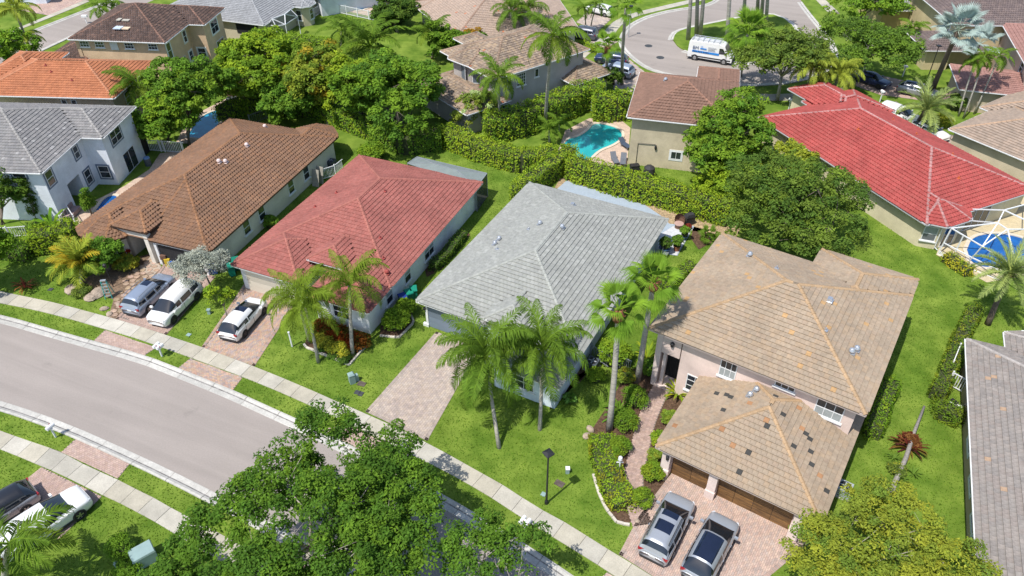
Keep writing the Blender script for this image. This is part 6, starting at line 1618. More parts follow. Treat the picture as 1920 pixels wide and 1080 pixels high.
PL('slim palm leaning over the rosy roof, leftmost of three', (1797, 218), (1828, 116), 6.4, 'royal', n=11, seed=36, tr=.09, scale=.85, shaft=.6)
PL('slim palm leaning over the rosy roof, middle of three', (1806, 222), (1846, 106), 7.2, 'royal', n=11, seed=37, tr=.09, scale=.85, shaft=.6)
PL('slim palm leaning over the rosy roof, rightmost of three', (1826, 214), (1874, 104), 7.0, 'royal', n=11, seed=38, tr=.09, scale=.9, shaft=.6)
PL('pygmy date palm leaning over the hedge at the right edge', (1852, 608), (1892, 512), 4.6, 'date', n=38, seed=39, tr=.2, trunk=M_PALMD, scale=1.25, boots=.3)
PL('royal palm by the yellow wall behind the silver palms', (1900, 72), (1870, 58), 3.8, 'queeny', n=10, seed=40, tr=.12, scale=.9)
PL('small bushy palm by the turquoise pool, left side', (1030, 268), (1030, 244), 1.8, 'royal', n=11, seed=41, tr=.1, scale=.85, pitch0=.3)
PL('small palm at the hedge corner by the turquoise pool', (1048, 250), (1048, 232), 1.6, 'royal', n=10, seed=42, tr=.1, scale=.8, pitch0=.4)
PL('coconut palm at the bottom left corner with yellow fronds', (8, 1085), (18, 1020), 4.6, 'coco', n=13, seed=43, tr=.17, scale=1.1)
PL('tall palm at the top left corner', (63, 110), (28, 18), 7.5, 'queeny', n=15, seed=44, tr=.17, scale=1.25)
PL('green palm below the tall one in the top left corner', (52, 115), (42, 78), 3.5, 'queeny', n=13, seed=45, tr=.15, scale=1.05)
PL('small dark palm at the far street kerb', (190, 38), (186, 14), 3.0, 'royal', n=12, seed=46, tr=.1, scale=1.05)
PL('far small palm pair member above the dark brown roof', (207, 36), (210, 4), 3.4, 'royal', n=12, seed=47, tr=.1, scale=1.05)
PL('young palm by the far white car, left one', (1098, 46), (1096, 14), 3.6, 'royal', n=11, seed=48, tr=.08, scale=.9, shaft=.5)
PL('young palm by the far white car, right one', (1108, 48), (1118, 8), 4.0, 'royal', n=11, seed=49, tr=.08, scale=.9, shaft=.5)
PL('small palm beside the yellow wall at the upper right', (1705, 90), (1712, 52), 3.4, 'royal', n=12, seed=50, tr=.09, scale=1.0)
PL('yellow orange areca palm clump at the bay window', (152, 540), (152, 500), 1.2, 'areca', n=34, seed=51, tr=.14, scale=1.75, pitch0=.2)
PL('low fan palm on the grass behind the tan roof corner', (1332, 448), (1330, 442), .6, 'palmetto', n=10, seed=52, tr=.06, scale=.9)

# ------------------------------------------------------------------ shrubs and plants
def SH(label, px, rx, h, lm, **k): return shrub(k.pop('name', 'shrub'), label, at(*px), rx, h, lm, **k)
SH('bright green dome shrub at the gate, behind the tall fan palm', (1150, 680), 1.35, 2.4, L_BRIGHT, n=70, per=55, size=.1, seed=1, tones=[(.85, .92, 1), (1.05, 1.02, 1), (.75, .85, .9)])
SH('small rounded shrub by the grey air conditioner', (1116, 712), .8, 1.0, L_BRIGHT, n=34, per=45, size=.085, seed=2, tones=[(.8, .88, 1), (1, 1, 1)])
SH('clipped ball shrub at the foot of the tall fan palm', (1172, 800), 1.0, 1.4, L_OLIVE, n=46, per=60, size=.06, seed=3, tones=[(1, 1.25, .6), (1.2, 1.3, .6), (.8, 1.05, .6)])
SH('clipped ball shrub behind the first one by the winding path', (1188, 757), 1.05, 1.5, L_OLIVE, n=46, per=60, size=.06, seed=4, tones=[(.8, 1.15, .6), (1.05, 1.25, .6)])
SH('clipped ball shrub near the white bird post', (1162, 848), .85, 1.3, L_OLIVE, n=40, per=60, size=.06, seed=5, tones=[(.95, 1.2, .6), (1.2, 1.3, .6)])
SH('yellow green mound shrub at the left garage pier', (1222, 893), .8, 1.1, L_OLIVE, n=40, per=55, size=.065, seed=6, tones=[(1.1, 1.3, .6), (1.5, 1.4, .6)])
SH('yellow green mound shrub at the end of the hedge bed', (1205, 942), .78, 1.0, L_OLIVE, n=40, per=55, size=.065, seed=7, tones=[(1.3, 1.4, .6), (1.0, 1.2, .6)])
SH('leafy shrub beside the path under the garage eave', (1235, 832), .7, 1.1, L_BRIGHT, n=34, per=50, size=.08, seed=8, tones=[(.75, .82, .9), (1.0, 1.0, 1), (1.3, 1.1, 1)])
SH('small leafy shrub between the path and the garage roof', (1228, 862), .6, .9, L_LIME, n=30, per=45, size=.07, seed=9, tones=[(.7, .9, 1), (1, 1, 1)])
SH('light leafy shrub behind the garage roof corner', (1252, 790), .65, 1.0, L_LIME, n=30, per=45, size=.08, seed=10, tones=[(.7, .9, 1), (.9, 1, 1)])
SH('reddish yellow croton shrub right of the tall fan palm', (1172, 712), .8, 1.0, L_LIME, n=36, per=40, size=.1, seed=11, tones=[(.8, .9, 1), (1.3, .9, .9), (1.0, 1, 1), (.6, .75, .9)])
SH('dark leafy shrub left of the pink entry pier', (1218, 700), .85, 1.3, L_GREEN, n=40, per=45, size=.1, seed=12, tones=[(.8, .95, 1), (1.1, 1.05, 1)])
bromeliad('yellow green strap leaf plant before the pink entry, by the second fan palm', at(1213, 672), 1.5, 30, L_YEL, 13, tone=((.55, .75, .6), (.75, .85, .6), (.42, .65, .6)), wd=.07)
bromeliad('yellow green strap leaf plant at the small white window', at(1270, 742), 1.3, 30, L_YEL, 14, tone=((.75, .9, .6), (.95, .95, .6), (.5, .75, .6)), wd=.07)
bromeliad('deep green strap leaf plant in the shrub bed, left one', at(1160, 770), 1.1, 22, L_GREEN, 15, wd=.06)
bromeliad('deep green strap leaf plant in the shrub bed, nearer one', at(1152, 783), 1.0, 22, L_GREEN, 16, wd=.06, tone=((.9, 1.1, 1),))
bromeliad('red and green spiky plant on the left lawn', at(48, 540), 1.15, 30, L_RED, 17, tone=((1, 1, 1), (.5, 1.6, .8), (1.2, 2.2, 1)), wd=.05)
bromeliad('bronze bromeliad clump under the grey ladder like trunk, right lawn', at(1703, 842), 1.35, 44, L_RED, 18, tone=((.35, .5, .7), (.7, 1.2, .8), (.3, .35, .6), (.9, 3.0, .9), (.5, 1.5, .6)), wd=.06, up=.9)
SH('reddish shrub behind the bronze bromeliads', (1703, 835), .75, .9, L_RED, n=26, per=40, size=.08, seed=19, tones=[(.6, 1.2, .6), (.5, .5, .5), (.9, 2, 1)])
SH('yellow flowering clump beside the bronze bromeliads', (1680, 885), .7, .6, L_OLIVE, n=24, per=35, size=.07, seed=20, flowers=L_YEL)
SH('rounded green shrub between the red and grey houses, nearer one', (745, 612), 1.25, 1.6, L_BRIGHT, n=60, per=50, size=.09, seed=21, tones=[(.65, .75, .9), (.9, .95, 1), (.8, .85, .9)])
SH('rounded green shrub by the bins between the red and grey houses', (762, 590), 1.0, 1.5, L_BRIGHT, n=46, per=50, size=.09, seed=22, tones=[(.65, .75, .9), (.9, .95, 1)])
SH('red croton mass below the white wall, left half', (608, 622), 1.15, .9, L_ORANGE, n=46, per=45, size=.09, seed=23, tones=[(.8, .6, .6), (1, .5, .4), (.5, 1.0, .6), (.45, .9, .6)])
SH('red croton mass below the white wall, middle', (634, 634), 1.1, .85, L_ORANGE, n=46, per=45, size=.09, seed=24, tones=[(1, .6, .5), (.7, .4, .4), (.45, .9, .6)])
SH('dark red croton mass at the right end of the flower bed', (672, 650), 1.15, .9, L_ORANGE, n=46, per=45, size=.09, seed=25, tones=[(.8, .4, .4), (.55, .5, .4), (.4, .8, .6)])
for i, (px, py) in enumerate(((601, 636), (613, 647), (628, 655), (643, 662))):
    SH(['yellow leaved mound at the left end of the flower bed', 'yellow leaved mound second from the left in the flower bed', 'yellow leaved mound third in the flower bed', 'yellow leaved mound nearest the right palm trunk'][i], (px, py), .85, .75, L_YEL, n=34, per=45, size=.08, seed=30 + i, tones=[(.9, .9, 1), (1.1, 1.05, 1), (.6, .7, .7)], group='yellow mounds in the flower bed')
for i, (px, py) in enumerate(((592, 640), (606, 656), (624, 668), (645, 678), (654, 668))):
    SH(['low dark green edging plant, first at the left corner of the bed', 'low dark green edging plant below the yellow mounds, left', 'low dark green edging plant below the yellow mounds, middle', 'low dark green edging plant at the front corner of the bed', 'low dark green edging plant at the right palm foot'][i], (px, py), .55, .35, L_DEEP, n=20, per=34, size=.06, seed=40 + i, tones=[(.9, 1, 1), (1.1, 1.1, 1)], group='low edging plants')
SH('yellow green croton bush at the arched window', (238, 505), 1.1, 1.4, L_LIME, n=46, per=45, size=.1, seed=50, tones=[(.7, .85, .9), (1.1, 1, 1), (1.4, 1.1, 1)])
SH('pink red poinsettia under the arched window', (241, 484), .5, 1.2, L_RED, n=22, per=36, size=.1, seed=51, tones=[(2, .6, .9), (1.6, .5, .7)])
SH('mounded grey green shrub by the stones on the left lawn', (157, 552), .9, .8, L_OLIVE, n=34, per=45, size=.07, seed=52)
SH('orange tipped shrub below the hedge at the left', (255, 498), .7, .8, L_YEL, n=24, per=36, size=.08, seed=53, tones=[(.6, .8, .7), (1, .9, .8)])
SH('clipped upright shrub at the green transformer box', (232, 1040), .95, 1.5, L_OLIVE, n=46, per=60, size=.06, seed=54, tones=[(1.0, 1.3, .6), (.8, 1.1, .6)])
SH('clipped rounded shrub before the green transformer box', (243, 1075), .85, 1.0, L_OLIVE, n=40, per=60, size=.06, seed=55, tones=[(1.0, 1.3, .6), (.8, 1.1, .6)])
SH('dark shrub pair by the white side gate of the brown roofed house', (508, 425), .8, 1.2, L_GREEN, n=30, per=42, size=.1, seed=56, tones=[(.9, 1, 1), (1.2, 1.1, 1)])
SH('light shrub at the screened porch', (700, 300), 1.6, 2.0, L_BRIGHT, n=60, per=50, size=.12, seed=57, tones=[(.7, .8, 1), (1, 1, 1)])
SH('small light shrub on the island under the palms', (1395, 95), 2.2, 1.2, L_LIME, n=50, per=45, size=.14, seed=58, tones=[(.6, .8, 1), (.9, 1, 1)])
SH('yellow ground shrub beside the date palm', (1760, 232), 1.6, .9, L_YEL, n=40, per=40, size=.12, seed=59, tones=[(.7, .75, .7), (.5, .7, .7)])
SH('dark broad leaved bush by the khaki wall', (1790, 205), 1.2, 2.0, L_DEEP, n=40, per=40, size=.16, seed=60)
SH('low white flowering shrub by the pale blue wall', (1067, 752), .55, .6, L_GREEN, n=24, per=36, size=.07, seed=61, tones=[(.8, .9, 1), (1.5, 1.6, 3)])
SH('small dark bush in the lawn by the leaning silver palm', (1735, 158), 1.1, 1.0, L_DEEP, n=30, per=40, size=.13, seed=62)
SH('shrub at the hedge gap by the stepping stone', (1065, 335), .5, .5, L_OLIVE, n=20, per=30, size=.08, seed=63)
SH('bush near the air conditioner of the bright red house', (1420, 300), 1.6, 1.4, L_BRIGHT, n=50, per=45, size=.12, seed=64, tones=[(.75, .82, .9), (1, 1, 1)])
bromeliad('big banana like plant before the white house', at(98, 430), 2.4, 16, L_BRIGHT, 65, tone=((.7, .85, 1), (.55, .75, .9)), wd=.16, up=1.3)
bromeliad('dark feathery cycad beside the banana like plant', at(62, 440), 1.7, 30, L_DEEP, 66, wd=.06)
for i, (px, py) in enumerate(((1712, 890), (1690, 900), (1675, 860))):
    bromeliad(['grey green aloe at the foot of the weathered log', 'small green rosette left of the weathered log', 'small yellow rosette on the lawn by the bromeliads'][i], at(px, py), .55, 16, L_OLIVE, 70 + i, tone=((1, 1.2, 1),), wd=.04)

# ------------------------------------------------------------------ street furniture and garden things
def G3(px, py, z=0): p = at(px, py, z); return (float(p[0]), float(p[1]), z)
M_MBOX = mat('white plastic', (.72, .73, .74), .45, .04, 4)
def mailbox(label, px, py, rz, n=2, hgt=1.15):
    t = thing('mailbox', label, 'mailbox', G3(px, py), rz, 'mailboxes on white posts')
    mb = MB(); mb.box((0, 0, hgt / 2), (.10, .10, hgt)); mb.box((0, 0, hgt + .02), (.14, .14, .05)); mb.build('post', M_MBOX, t)
    mb = MB(); mb.box((0, 0, hgt - .22), (.5 if n > 1 else .3, .12, .07)); mb.bar((-.2, 0, hgt - .25), (0, 0, hgt - .5), .05); mb.build('bracket', M_MBOX, t)
    for i in range(n):
        x = (i - (n - 1) / 2) * .36; mb = MB()
        prof = [(-.12, 0), (.12, 0), (.12, .13), (.08, .21), (0, .24), (-.08, .21), (-.12, .13)]
        P = [(x + a, -.28, hgt - .17 + b) for a, b in prof] + [(x + a, .28, hgt - .17 + b) for a, b in prof]; k = len(prof)
        mb.faces(P, [tuple(range(k)), tuple(range(2 * k - 1, k - 1, -1))] + [(j, (j + 1) % k, k + (j + 1) % k, k + j) for j in range(k)]); b_ = mb.build('letter_box', M_MBOX, t)
        mb = MB(); mb.box((x, -.29, hgt - .06), (.2, .02, .18)); mb.build('flap', M_MBOX, b_)
        mb = MB(); mb.box((x + .13, -.1, hgt + .02), (.02, .05, .16)); mb.build('flag', M_RED_, b_)
    return t
M_RED_ = mat('red flag', (.4, .03, .03), .6, .1, 3)
mailbox('double white mailbox on the grass strip between two driveways', 304, 668, D(-25)); mailbox('double white mailbox by the pavement in front of the tan roofed house', 984, 997, D(-35))
mailbox('single white mailbox across the street, left edge', 105, 820, D(155), 1)
mailbox('slim white post with mailbox at the upper right driveway, by the navy sedan', 1649, 192, D(20), 1, 1.5); mailbox('slim white post with mailbox on the lawn behind the grey sedan', 1692, 144, D(20), 1, 1.5); mailbox('slim white post with mailbox under the grey green street tree', 1478, 208, D(20), 1, 1.5)
t = thing('street_lamp', 'black square headed street lamp on the front lawn', 'street lamp', G3(1024.5, 943.7))
mb = MB(); mb.tube([(0, 0, 0), (0, 0, 4.8)], [.075, .05], 10); mb.lathe((0, 0, 0), [(.13, 0), (.12, .25), (.08, .35)], 10); mb.build('pole', M_BLACK, t)
mb = MB(); mb.box((0, 0, 4.86), (.5, .5, .10)); mb.box((0, 0, 4.95), (.56, .56, .08), taper=.3); mb.build('lamp_head', M_BLACK, t); mb = MB(); mb.box((0, 0, 4.80), (.42, .42, .03)); mb.build('diffuser', M_HEAD, t); t.rotation_euler = (0, 0, .6)
t = thing('street_lamp', 'dark garden lamp post by the ladder on the left lawn', 'street lamp', G3(213, 538)); mb = MB(); mb.tube([(0, 0, 0), (0, 0, 2.1)], .04, 8); mb.build('pole', M_BLACK, t); mb = MB(); mb.lathe((0, 0, 2.05), [(.05, 0), (.14, .1), (.16, .32), (.04, .42)], 8); mb.build('lantern', M_BLACK, t)
t = thing('street_lamp', 'black street lamp behind the grey sedan, upper right', 'street lamp', G3(1738, 150)); mb = MB(); mb.tube([(0, 0, 0), (0, 0, 4.4)], [.07, .05], 8); mb.build('pole', M_BLACK, t); mb = MB(); mb.box((0, 0, 4.45), (.5, .5, .12)); mb.build('lamp_head', M_BLACK, t)
t = thing('street_lamp', 'black lamp post at the cul de sac with round shade', 'street lamp', G3(1178, 70)); mb = MB(); mb.tube([(0, 0, 0), (0, 0, 4.4)], [.07, .05], 8); mb.build('pole', M_METAL, t); mb = MB(); mb.box((0, 0, 4.45), (.5, .5, .12)); mb.build('lamp_head', M_BLACK, t)
M_UGREEN = mat('pale green enamel', (.235, .33, .32), .5, .08, 2); M_LID = mat('dark meter lid', (.045, .05, .055), .7, .3, 4); M_LIDB = mat('brown meter lid', (.09, .07, .06), .85, .3, 4)
t = thing('utility_box', 'pale green utility pedestal on the lawn left of the brick driveway', 'utility box', G3(661, 717), .5)
mb = MB(); mb.box((0, 0, .42), (.42, .42, .84)); mb.box((0, 0, .9), (.46, .46, .12), taper=.6); mb.build('cabinet', M_UGREEN, t); mb = MB(); mb.box((.36, .05, .3), (.3, .3, .6), taper=.85); mb.build('side_cabinet', M_UGREEN, t)
t = thing('utility_box', 'big grey green transformer box between two clipped shrubs, bottom left', 'utility box', G3(274, 1050), D(38))
mb = MB(); mb.box((0, 0, .42), (1.25, .95, .84)); mb.build('base_cabinet', M_UGREEN, t); mb = MB(); mb.box((0, .02, .9), (1.3, 1.0, .12), taper=.93); mb.build('lid', M_UGREEN, t)
t = thing('utility_box', 'small pale green utility stub by the street lamp', 'utility box', G3(1064, 886)); mb = MB(); mb.box((0, 0, .2), (.25, .25, .4), taper=.85); mb.build('cabinet', M_UGREEN, t); mb = MB(); mb.box((0, 0, .44), (.28, .28, .08)); mb.build('cap', M_WHITE, t)
t = thing('utility_box', 'small green utility stub on the lawn behind the white crossover', 'utility box', G3(393, 588)); mb = MB(); mb.box((0, 0, .2), (.25, .25, .4), taper=.85); mb.build('cabinet', M_UGREEN, t); mb = MB(); mb.box((0, 0, .42), (.28, .28, .06)); mb.build('cap', M_UGREEN, t)
t = thing('utility_box', 'small teal valve box beside the transformer', 'utility box', G3(219, 1060)); mb = MB(); mb.lathe((0, 0, 0), [(.14, 0), (.13, .28), (.05, .34)], 10); mb.build('cabinet', M_UGREEN, t)
def lid(label, px, py, rz, w_, l_, mt): mb = MB(); mb.box((0, 0, .02), (w_, l_, .05)); o = mb.build('meter_lid', mt); o.location = G3(px, py); o.rotation_euler = (0, 0, rz); tag(o, label, 'lid')
lid('brown meter lid in the grass behind the green pedestal', 678, 720, D(-20), .6, .42, M_LIDB); lid('dark double meter lid near the pavement, left one', 670, 736, D(-20), .4, .36, M_LID); lid('dark double meter lid near the pavement, right one', 677, 739, D(-20), .32, .42, M_LID)
lid('brown meter lid beside the lamp post shadow', 1049, 907, D(-35), .62, .42, M_LIDB); lid('pale teal lid flush in the grass at the lamp post foot', 1019, 927, D(-30), .3, .3, M_UGREEN); lid('pale teal lid in the lawn strip by the minivan driveway', 354, 628, D(-20), .35, .3, M_UGREEN); lid('dark lid on the left lawn', 95, 543, D(-10), .4, .35, M_LID)
for px, py, l in ((1216, 86, 'round manhole cover in the cul de sac, upper one'), (1238, 108, 'round manhole cover in the cul de sac, lower one')):
    mb = MB(); mb.lathe((0, 0, 0), [(.55, .004), (.55, .016), (.48, .012)], 16); o = mb.build('manhole_cover', M_LID); o.location = G3(px, py); tag(o, l, 'manhole cover')
def post(name, label, cat, px, py, h_, mt): mb = MB(); mb.box((0, 0, h_ / 2), (.1, .1, h_)); mb.box((0, 0, h_), (.14, .14, .05)); o = mb.build(name, mt); o.location = G3(px, py); tag(o, label, cat)
post('marker_post', 'short white marker post on the lawn before the leftmost queen palm', 'post', 548, 650, 1.5, M_MBOX)
t = thing('bird_post', 'small white lantern post with crossbar in the hedge bed', 'lamp', G3(1160, 884)); mb = MB(); mb.box((0, 0, .6), (.08, .08, 1.2)); mb.box((0, 0, .95), (.45, .05, .05)); mb.build('post', M_MBOX, t); mb = MB(); mb.lathe((0, 0, 1.15), [(.08, 0), (.15, .08), (.13, .3), (.02, .4)], 8); mb.build('lantern', M_MBOX, t)
# bed edging of white stones, planting rings
M_EDGE = mat('white edging stone', (.55, .51, .45), .9, .15, 4, col='object')
def edging(label, pts, step=.42, w_=.16, h_=.14):
    path = resample(pp(*pts), step); t = thing('bed_edging', label, 'edging', (float(path[0][0]), float(path[0][1]), 0)); me = None
    for a, b in zip(path, path[1:]):
        d = b - a
        if me is None: mb = MB(); mb.box((step / 2, 0, h_ / 2), (step - .02, w_, h_), taper=.95); me = mb.mesh('stone', M_EDGE)
        o = link('stone', me, t); o.location = (a[0] - path[0][0], a[1] - path[0][1], random.uniform(-.02, .02)); o.rotation_euler = (0, 0, math.atan2(d[1], d[0]) + random.uniform(-.05, .05)); g = random.uniform(.8, 1.1); o.color = (g, g * .98, g * .95, 1)
edging('row of white stones around the red and yellow flower bed', ((570, 646), (574, 652), (655, 685), (694, 641))); edging('row of pale stones at the front edge of the hedge bed', ((1112, 890), (1122, 925), (1136, 955), (1158, 982), (1182, 985)))
edging('row of pale stones around the shrub bed by the bins', ((712, 630), (748, 634), (776, 606), (768, 582)))
M_ROCK = mat('weathered coral rock', (.34, .27, .21), .95, .3, 3, bump=.8, bscale=8)
def rock(label, px, py, s, seed):
    r = random.Random(seed); mb = MB(); pr = [(s * r.uniform(.8, 1), 0), (s * r.uniform(.85, 1.05), s * .3), (s * r.uniform(.6, .8), s * .6), (s * .2, s * .75)]; mb.lathe((0, 0, -.03), pr, 9); o = mb.build('rock', M_ROCK, smooth=False); o.location = G3(px, py); o.rotation_euler = (r.uniform(-.15, .15), r.uniform(-.15, .15), r.uniform(0, 6)); o.scale = (1, r.uniform(.6, .9), 1); tag(o, label, 'rock', 'coral rocks')
for i, (px, py, s_) in enumerate(((136, 545, .7), (170, 560, .6), (184, 552, .75), (196, 580, .4), (206, 590, .35), (222, 572, .3), (1100, 818, .35), (1107, 806, .4), (1245, 898, .18), (1195, 977, .2))):
    rock(['broad coral rock at the yellow palm', 'coral rock beside the ladder, left', 'biggest coral rock beside the ladder', 'rock in the stone bed by the silver blue car, upper', 'rock in the stone bed near the pavement', 'flat rock near the silver blue car door', 'rock at the foot of the tall fan palm', 'round rock left of the tall fan palm', 'pale stone at the garage pier', 'pale stone at the driveway corner of the hedge bed'][i], px, py, s_, i)
# flagstones set in the soil beside the silver blue car
M_FLAG = mat('tan flagstone', (.36, .27, .20), .9, .2, 2, bump=.4, bscale=9, col='object', fine=.15, finescale=8)
bedp = pp((208, 594), (223, 599), (264, 545), (300, 507), (286, 484), (250, 508), (230, 534), (216, 562)); fr_ = random.Random(5)
t = thing('flagstone_walk', 'tan flagstones set in soil left of the silver blue car', 'stepping stones', (bedp[0][0], bedp[0][1], 0))
bx0 = min(p[0] for p in bedp); by0 = min(p[1] for p in bedp)
for i in range(18):
    for j in range(22):
        x = bx0 + i * .62 + (j % 2) * .3 + fr_.uniform(-.08, .08); y = by0 + j * .5 + fr_.uniform(-.06, .06)
        if not in_poly(x, y, bedp): continue
        n_ = fr_.randint(5, 7); a0 = fr_.uniform(0, 6); P_ = [(math.cos(a0 + k * 6.283 / n_) * fr_.uniform(.22, .33), math.sin(a0 + k * 6.283 / n_) * fr_.uniform(.17, .26)) for k in range(n_)]
        mb = MB(); mb.prism(P_, 0, .06); o = mb.build('stone', M_FLAG, t); o.location = (x - bedp[0][0], y - bedp[0][1], .015); g = fr_.uniform(.75, 1.15); o.color = (g, g * fr_.uniform(.92, 1.0), g * fr_.uniform(.85, 1), 1)
# step ladder
M_TEAL = mat('teal fibreglass', (.03, .30, .27), .5, .1, 4)
t = thing('ladder', 'teal and white step ladder standing on the left lawn', 'ladder', G3(206, 556), D(10))
for sd in (-1, 1):
    mb = MB(); mb.bar((sd * .28, -.3, 0), (sd * .2, 0, 1.7), .07, .05); mb.build('rail', M_TEAL, t); mb = MB(); mb.bar((sd * .28, .45, 0), (sd * .2, .05, 1.68), .05); mb.build('rear_leg', M_TEAL, t)
for i in range(5):
    f = (i + 1) / 6; mb = MB(); mb.box((0, -.3 + .3 * f, 1.7 * f), (.5 - .1 * f, .14, .04)); mb.build('step', M_METAL, t)
mb = MB(); mb.box((0, 0, 1.72), (.44, .22, .06)); mb.build('top_cap', M_METAL, t)
# bins
def bin_(label, px, py, rz, rgb, nm, hgt=1.1):
    mt = mat(nm, rgb, .5, .08, 3); t = thing('wheelie_bin', label, 'bin', G3(px, py), rz, 'rubbish bins beside the houses')
    mb = MB(); mb.faces([(-.24, -.28, .08), (.24, -.28, .08), (.24, .28, .08), (-.24, .28, .08), (-.3, -.36, hgt), (.3, -.36, hgt), (.3, .36, hgt), (-.3, .36, hgt)], ((3, 2, 1, 0), (0, 1, 5, 4), (1, 2, 6, 5), (2, 3, 7, 6), (3, 0, 4, 7), (4, 5, 6, 7))); mb.build('tub', mt, t)
    mb = MB(); mb.box((0, -.02, hgt + .04), (.64, .80, .08), taper=.9); mb.build('lid', mt, t); mb = MB(); mb.tube([(-.26, .42, hgt - .02), (.26, .42, hgt - .02)], .025, 6); mb.build('handle', mt, t)
    for sd in (-1, 1):
        mb = MB(); mb.tube([(sd * .25, .3, .13), (sd * .31, .3, .13)], .13, 12); mb.build('wheel', M_TYRE, t)
bin_('green wheeled bin against the red roofed house, by the shrubs', 768, 566, D(30), (.01, .21, .14), 'green bin'); bin_('green wheeled bin with its lid ajar next to the first one', 777, 560, D(10), (.012, .23, .15), 'green bin'); bin_('blue wheeled bin in front of the green bins', 757, 574, D(30), (.015, .04, .22), 'blue bin')
bin_('green wheeled bin at the corner of the red roofed garage', 437, 516, D(20), (.01, .21, .14), 'green bin'); bin_('dark green wheeled bin behind the first one at the garage corner', 446, 505, D(20), (.01, .16, .11), 'dark green bin'); bin_('blue bin by the silvery tree', 403, 512, D(20), (.02, .07, .3), 'royal blue bin')
bin_('teal wheeled bin in the open far garage, upper right', 1705, 96, D(0), (.01, .27, .25), 'teal bin')
# air conditioners
M_ACG = mat('ac grey enamel', (.32, .35, .39), .5, .06, 3); M_ACB = mat('ac dark enamel', (.07, .085, .10), .5, .1, 3)
def ac(label, px, py, rz, mt, s=.85):
    t = thing('air_conditioner', label, 'air conditioner', G3(px, py), rz); mb = MB(); mb.box((0, 0, s * .45), (s, s, s * .9)); mb.build('cabinet', mt, t)
    mb = MB(); mb.box((0, 0, .03), (s * 1.2, s * 1.2, .08)); mb.build('pad', M_CONC, t)
    mb = MB(); mb.lathe((0, 0, s * .9), [(s * .42, .0), (s * .42, .03), (s * .37, .03), (s * .36, .005)], 18); mb.build('fan_ring', M_BLACK, t)
    for k in range(4):
        mb = MB(); a = k * math.pi / 2; mb.bar((0, 0, s * .92), (math.cos(a) * s * .36, math.sin(a) * s * .36, s * .92), .10, .015); mb.build('fan_blade', M_ACG, t)
    for k in range(7):
        for sx, sy in ((1, 0), (-1, 0), (0, 1), (0, -1)):
            mb = MB(); q = -s * .4 + k * s * .8 / 6; mb.box((sx * s * .505 + (q if sy else 0), sy * s * .505 + (q if sx else 0), s * .42), (.02 if sx else .05, .02 if sy else .05, s * .7)); mb.build('fin', mt, t)
ac('dark air conditioner in the corner beside the pale blue house', 1110, 690, D(62), M_ACB); ac('grey air conditioner behind the tan roofed garage', 1579, 925, D(56), M_ACG); ac('light grey air conditioner at the wall of the bright red roofed house', 1444, 291, D(-66), M_ACG); ac('air conditioner at the back of the brown roofed house', 622, 312, D(70), M_ACB)
# fences: posts, rails and pickets
def fence(label, pts, hgt, mt, gap=.13, pick=.035, rail=.06, name='fence', post=.1, panel=2.2, group=None):
    path = [np.array(p) for p in pp(*pts)]; t = thing(name, label, 'fence', (float(path[0][0]), float(path[0][1]), 0), group=group); o0 = path[0]; me = None; n = 0
    for a, b in zip(path, path[1:]):
        L_ = np.linalg.norm(b - a); d = (b - a) / L_
        for k in range(int(L_ / panel) + 1):
            p = a + d * min(L_, k * panel) - o0; mb = MB(); mb.box((p[0], p[1], hgt / 2 + .04), (post, post, hgt + .08), rz=math.atan2(d[1], d[0])); mb.build('post', mt, t)
        for z in (.15, hgt - .08): mb = MB(); mb.bar((*(a - o0), z), (*(b - o0), z), rail, rail); mb.build('rail', mt, t)
        for k in range(int(L_ / gap)):
            if n >= 280: break
            if me is None: mb = MB(); mb.box((0, 0, hgt / 2), (pick, pick * .7, hgt - .1)); me = mb.mesh('picket', mt)
            p = a + d * (k + .5) * gap - o0; o = link('picket', me, t); o.location = (p[0], p[1], .03); o.rotation_euler = (0, 0, math.atan2(d[1], d[0])); n += 1
M_FW = mat('white fence aluminium', (.68, .69, .70), .45, .04, 3); M_FG = mat('grey fence', (.22, .24, .26), .5, .1, 3); M_CHAIN = mat('chain link grey', (.17, .19, .18), .6, .2, 3)
fence('white picket gate panel in the right side yard', ((1776, 722), (1805, 738)), 1.35, M_FW, .17, .05); fence('white fence run in the right hedge beside the gate', ((1777, 700), (1790, 668)), 1.3, M_FW, .3, .05)
fence('grey picket gate beside the dark air conditioner', ((1107, 668), (1140, 690)), 1.3, M_FG, .15, .04); fence('short grey picket gate behind the strap leaf plant', ((1162, 690), (1182, 700)), 1.3, M_FG, .15, .04)
fence('white picket fence between the brown and red roofed houses', ((605, 338), (630, 330), (645, 318)), 1.3, M_FW, .15, .04); fence('white fence beyond the half hidden pool', ((268, 282), (310, 285), (350, 288)), 1.4, M_FW, .2, .05)
fence('white fence with posts at the far top lawn', ((590, 33), (610, 20), (650, 28), (705, 40)), 1.4, M_FW, .22, .05); fence('chain link fence by the rounded hedge', ((470, 235), (545, 205), (620, 228)), 1.3, M_CHAIN, .25, .03); fence('white rail fence below the white house at the left edge', ((-20, 446), (20, 446), (56, 443)), 1.2, M_FW, .2, .05)
fence('white pool fence panels beside the small blue pool', ((120, 425), (133, 405), (146, 425)), 1.2, M_FW, .6, .04); fence('thin grey fence right of the peach house', ((430, 105), (446, 96)), 1.3, M_FW, .2, .04); fence('white gate in the tall hedge beside the turquoise pool', ((1108, 210), (1112, 214)), 1.8, M_FW, .12, .05)
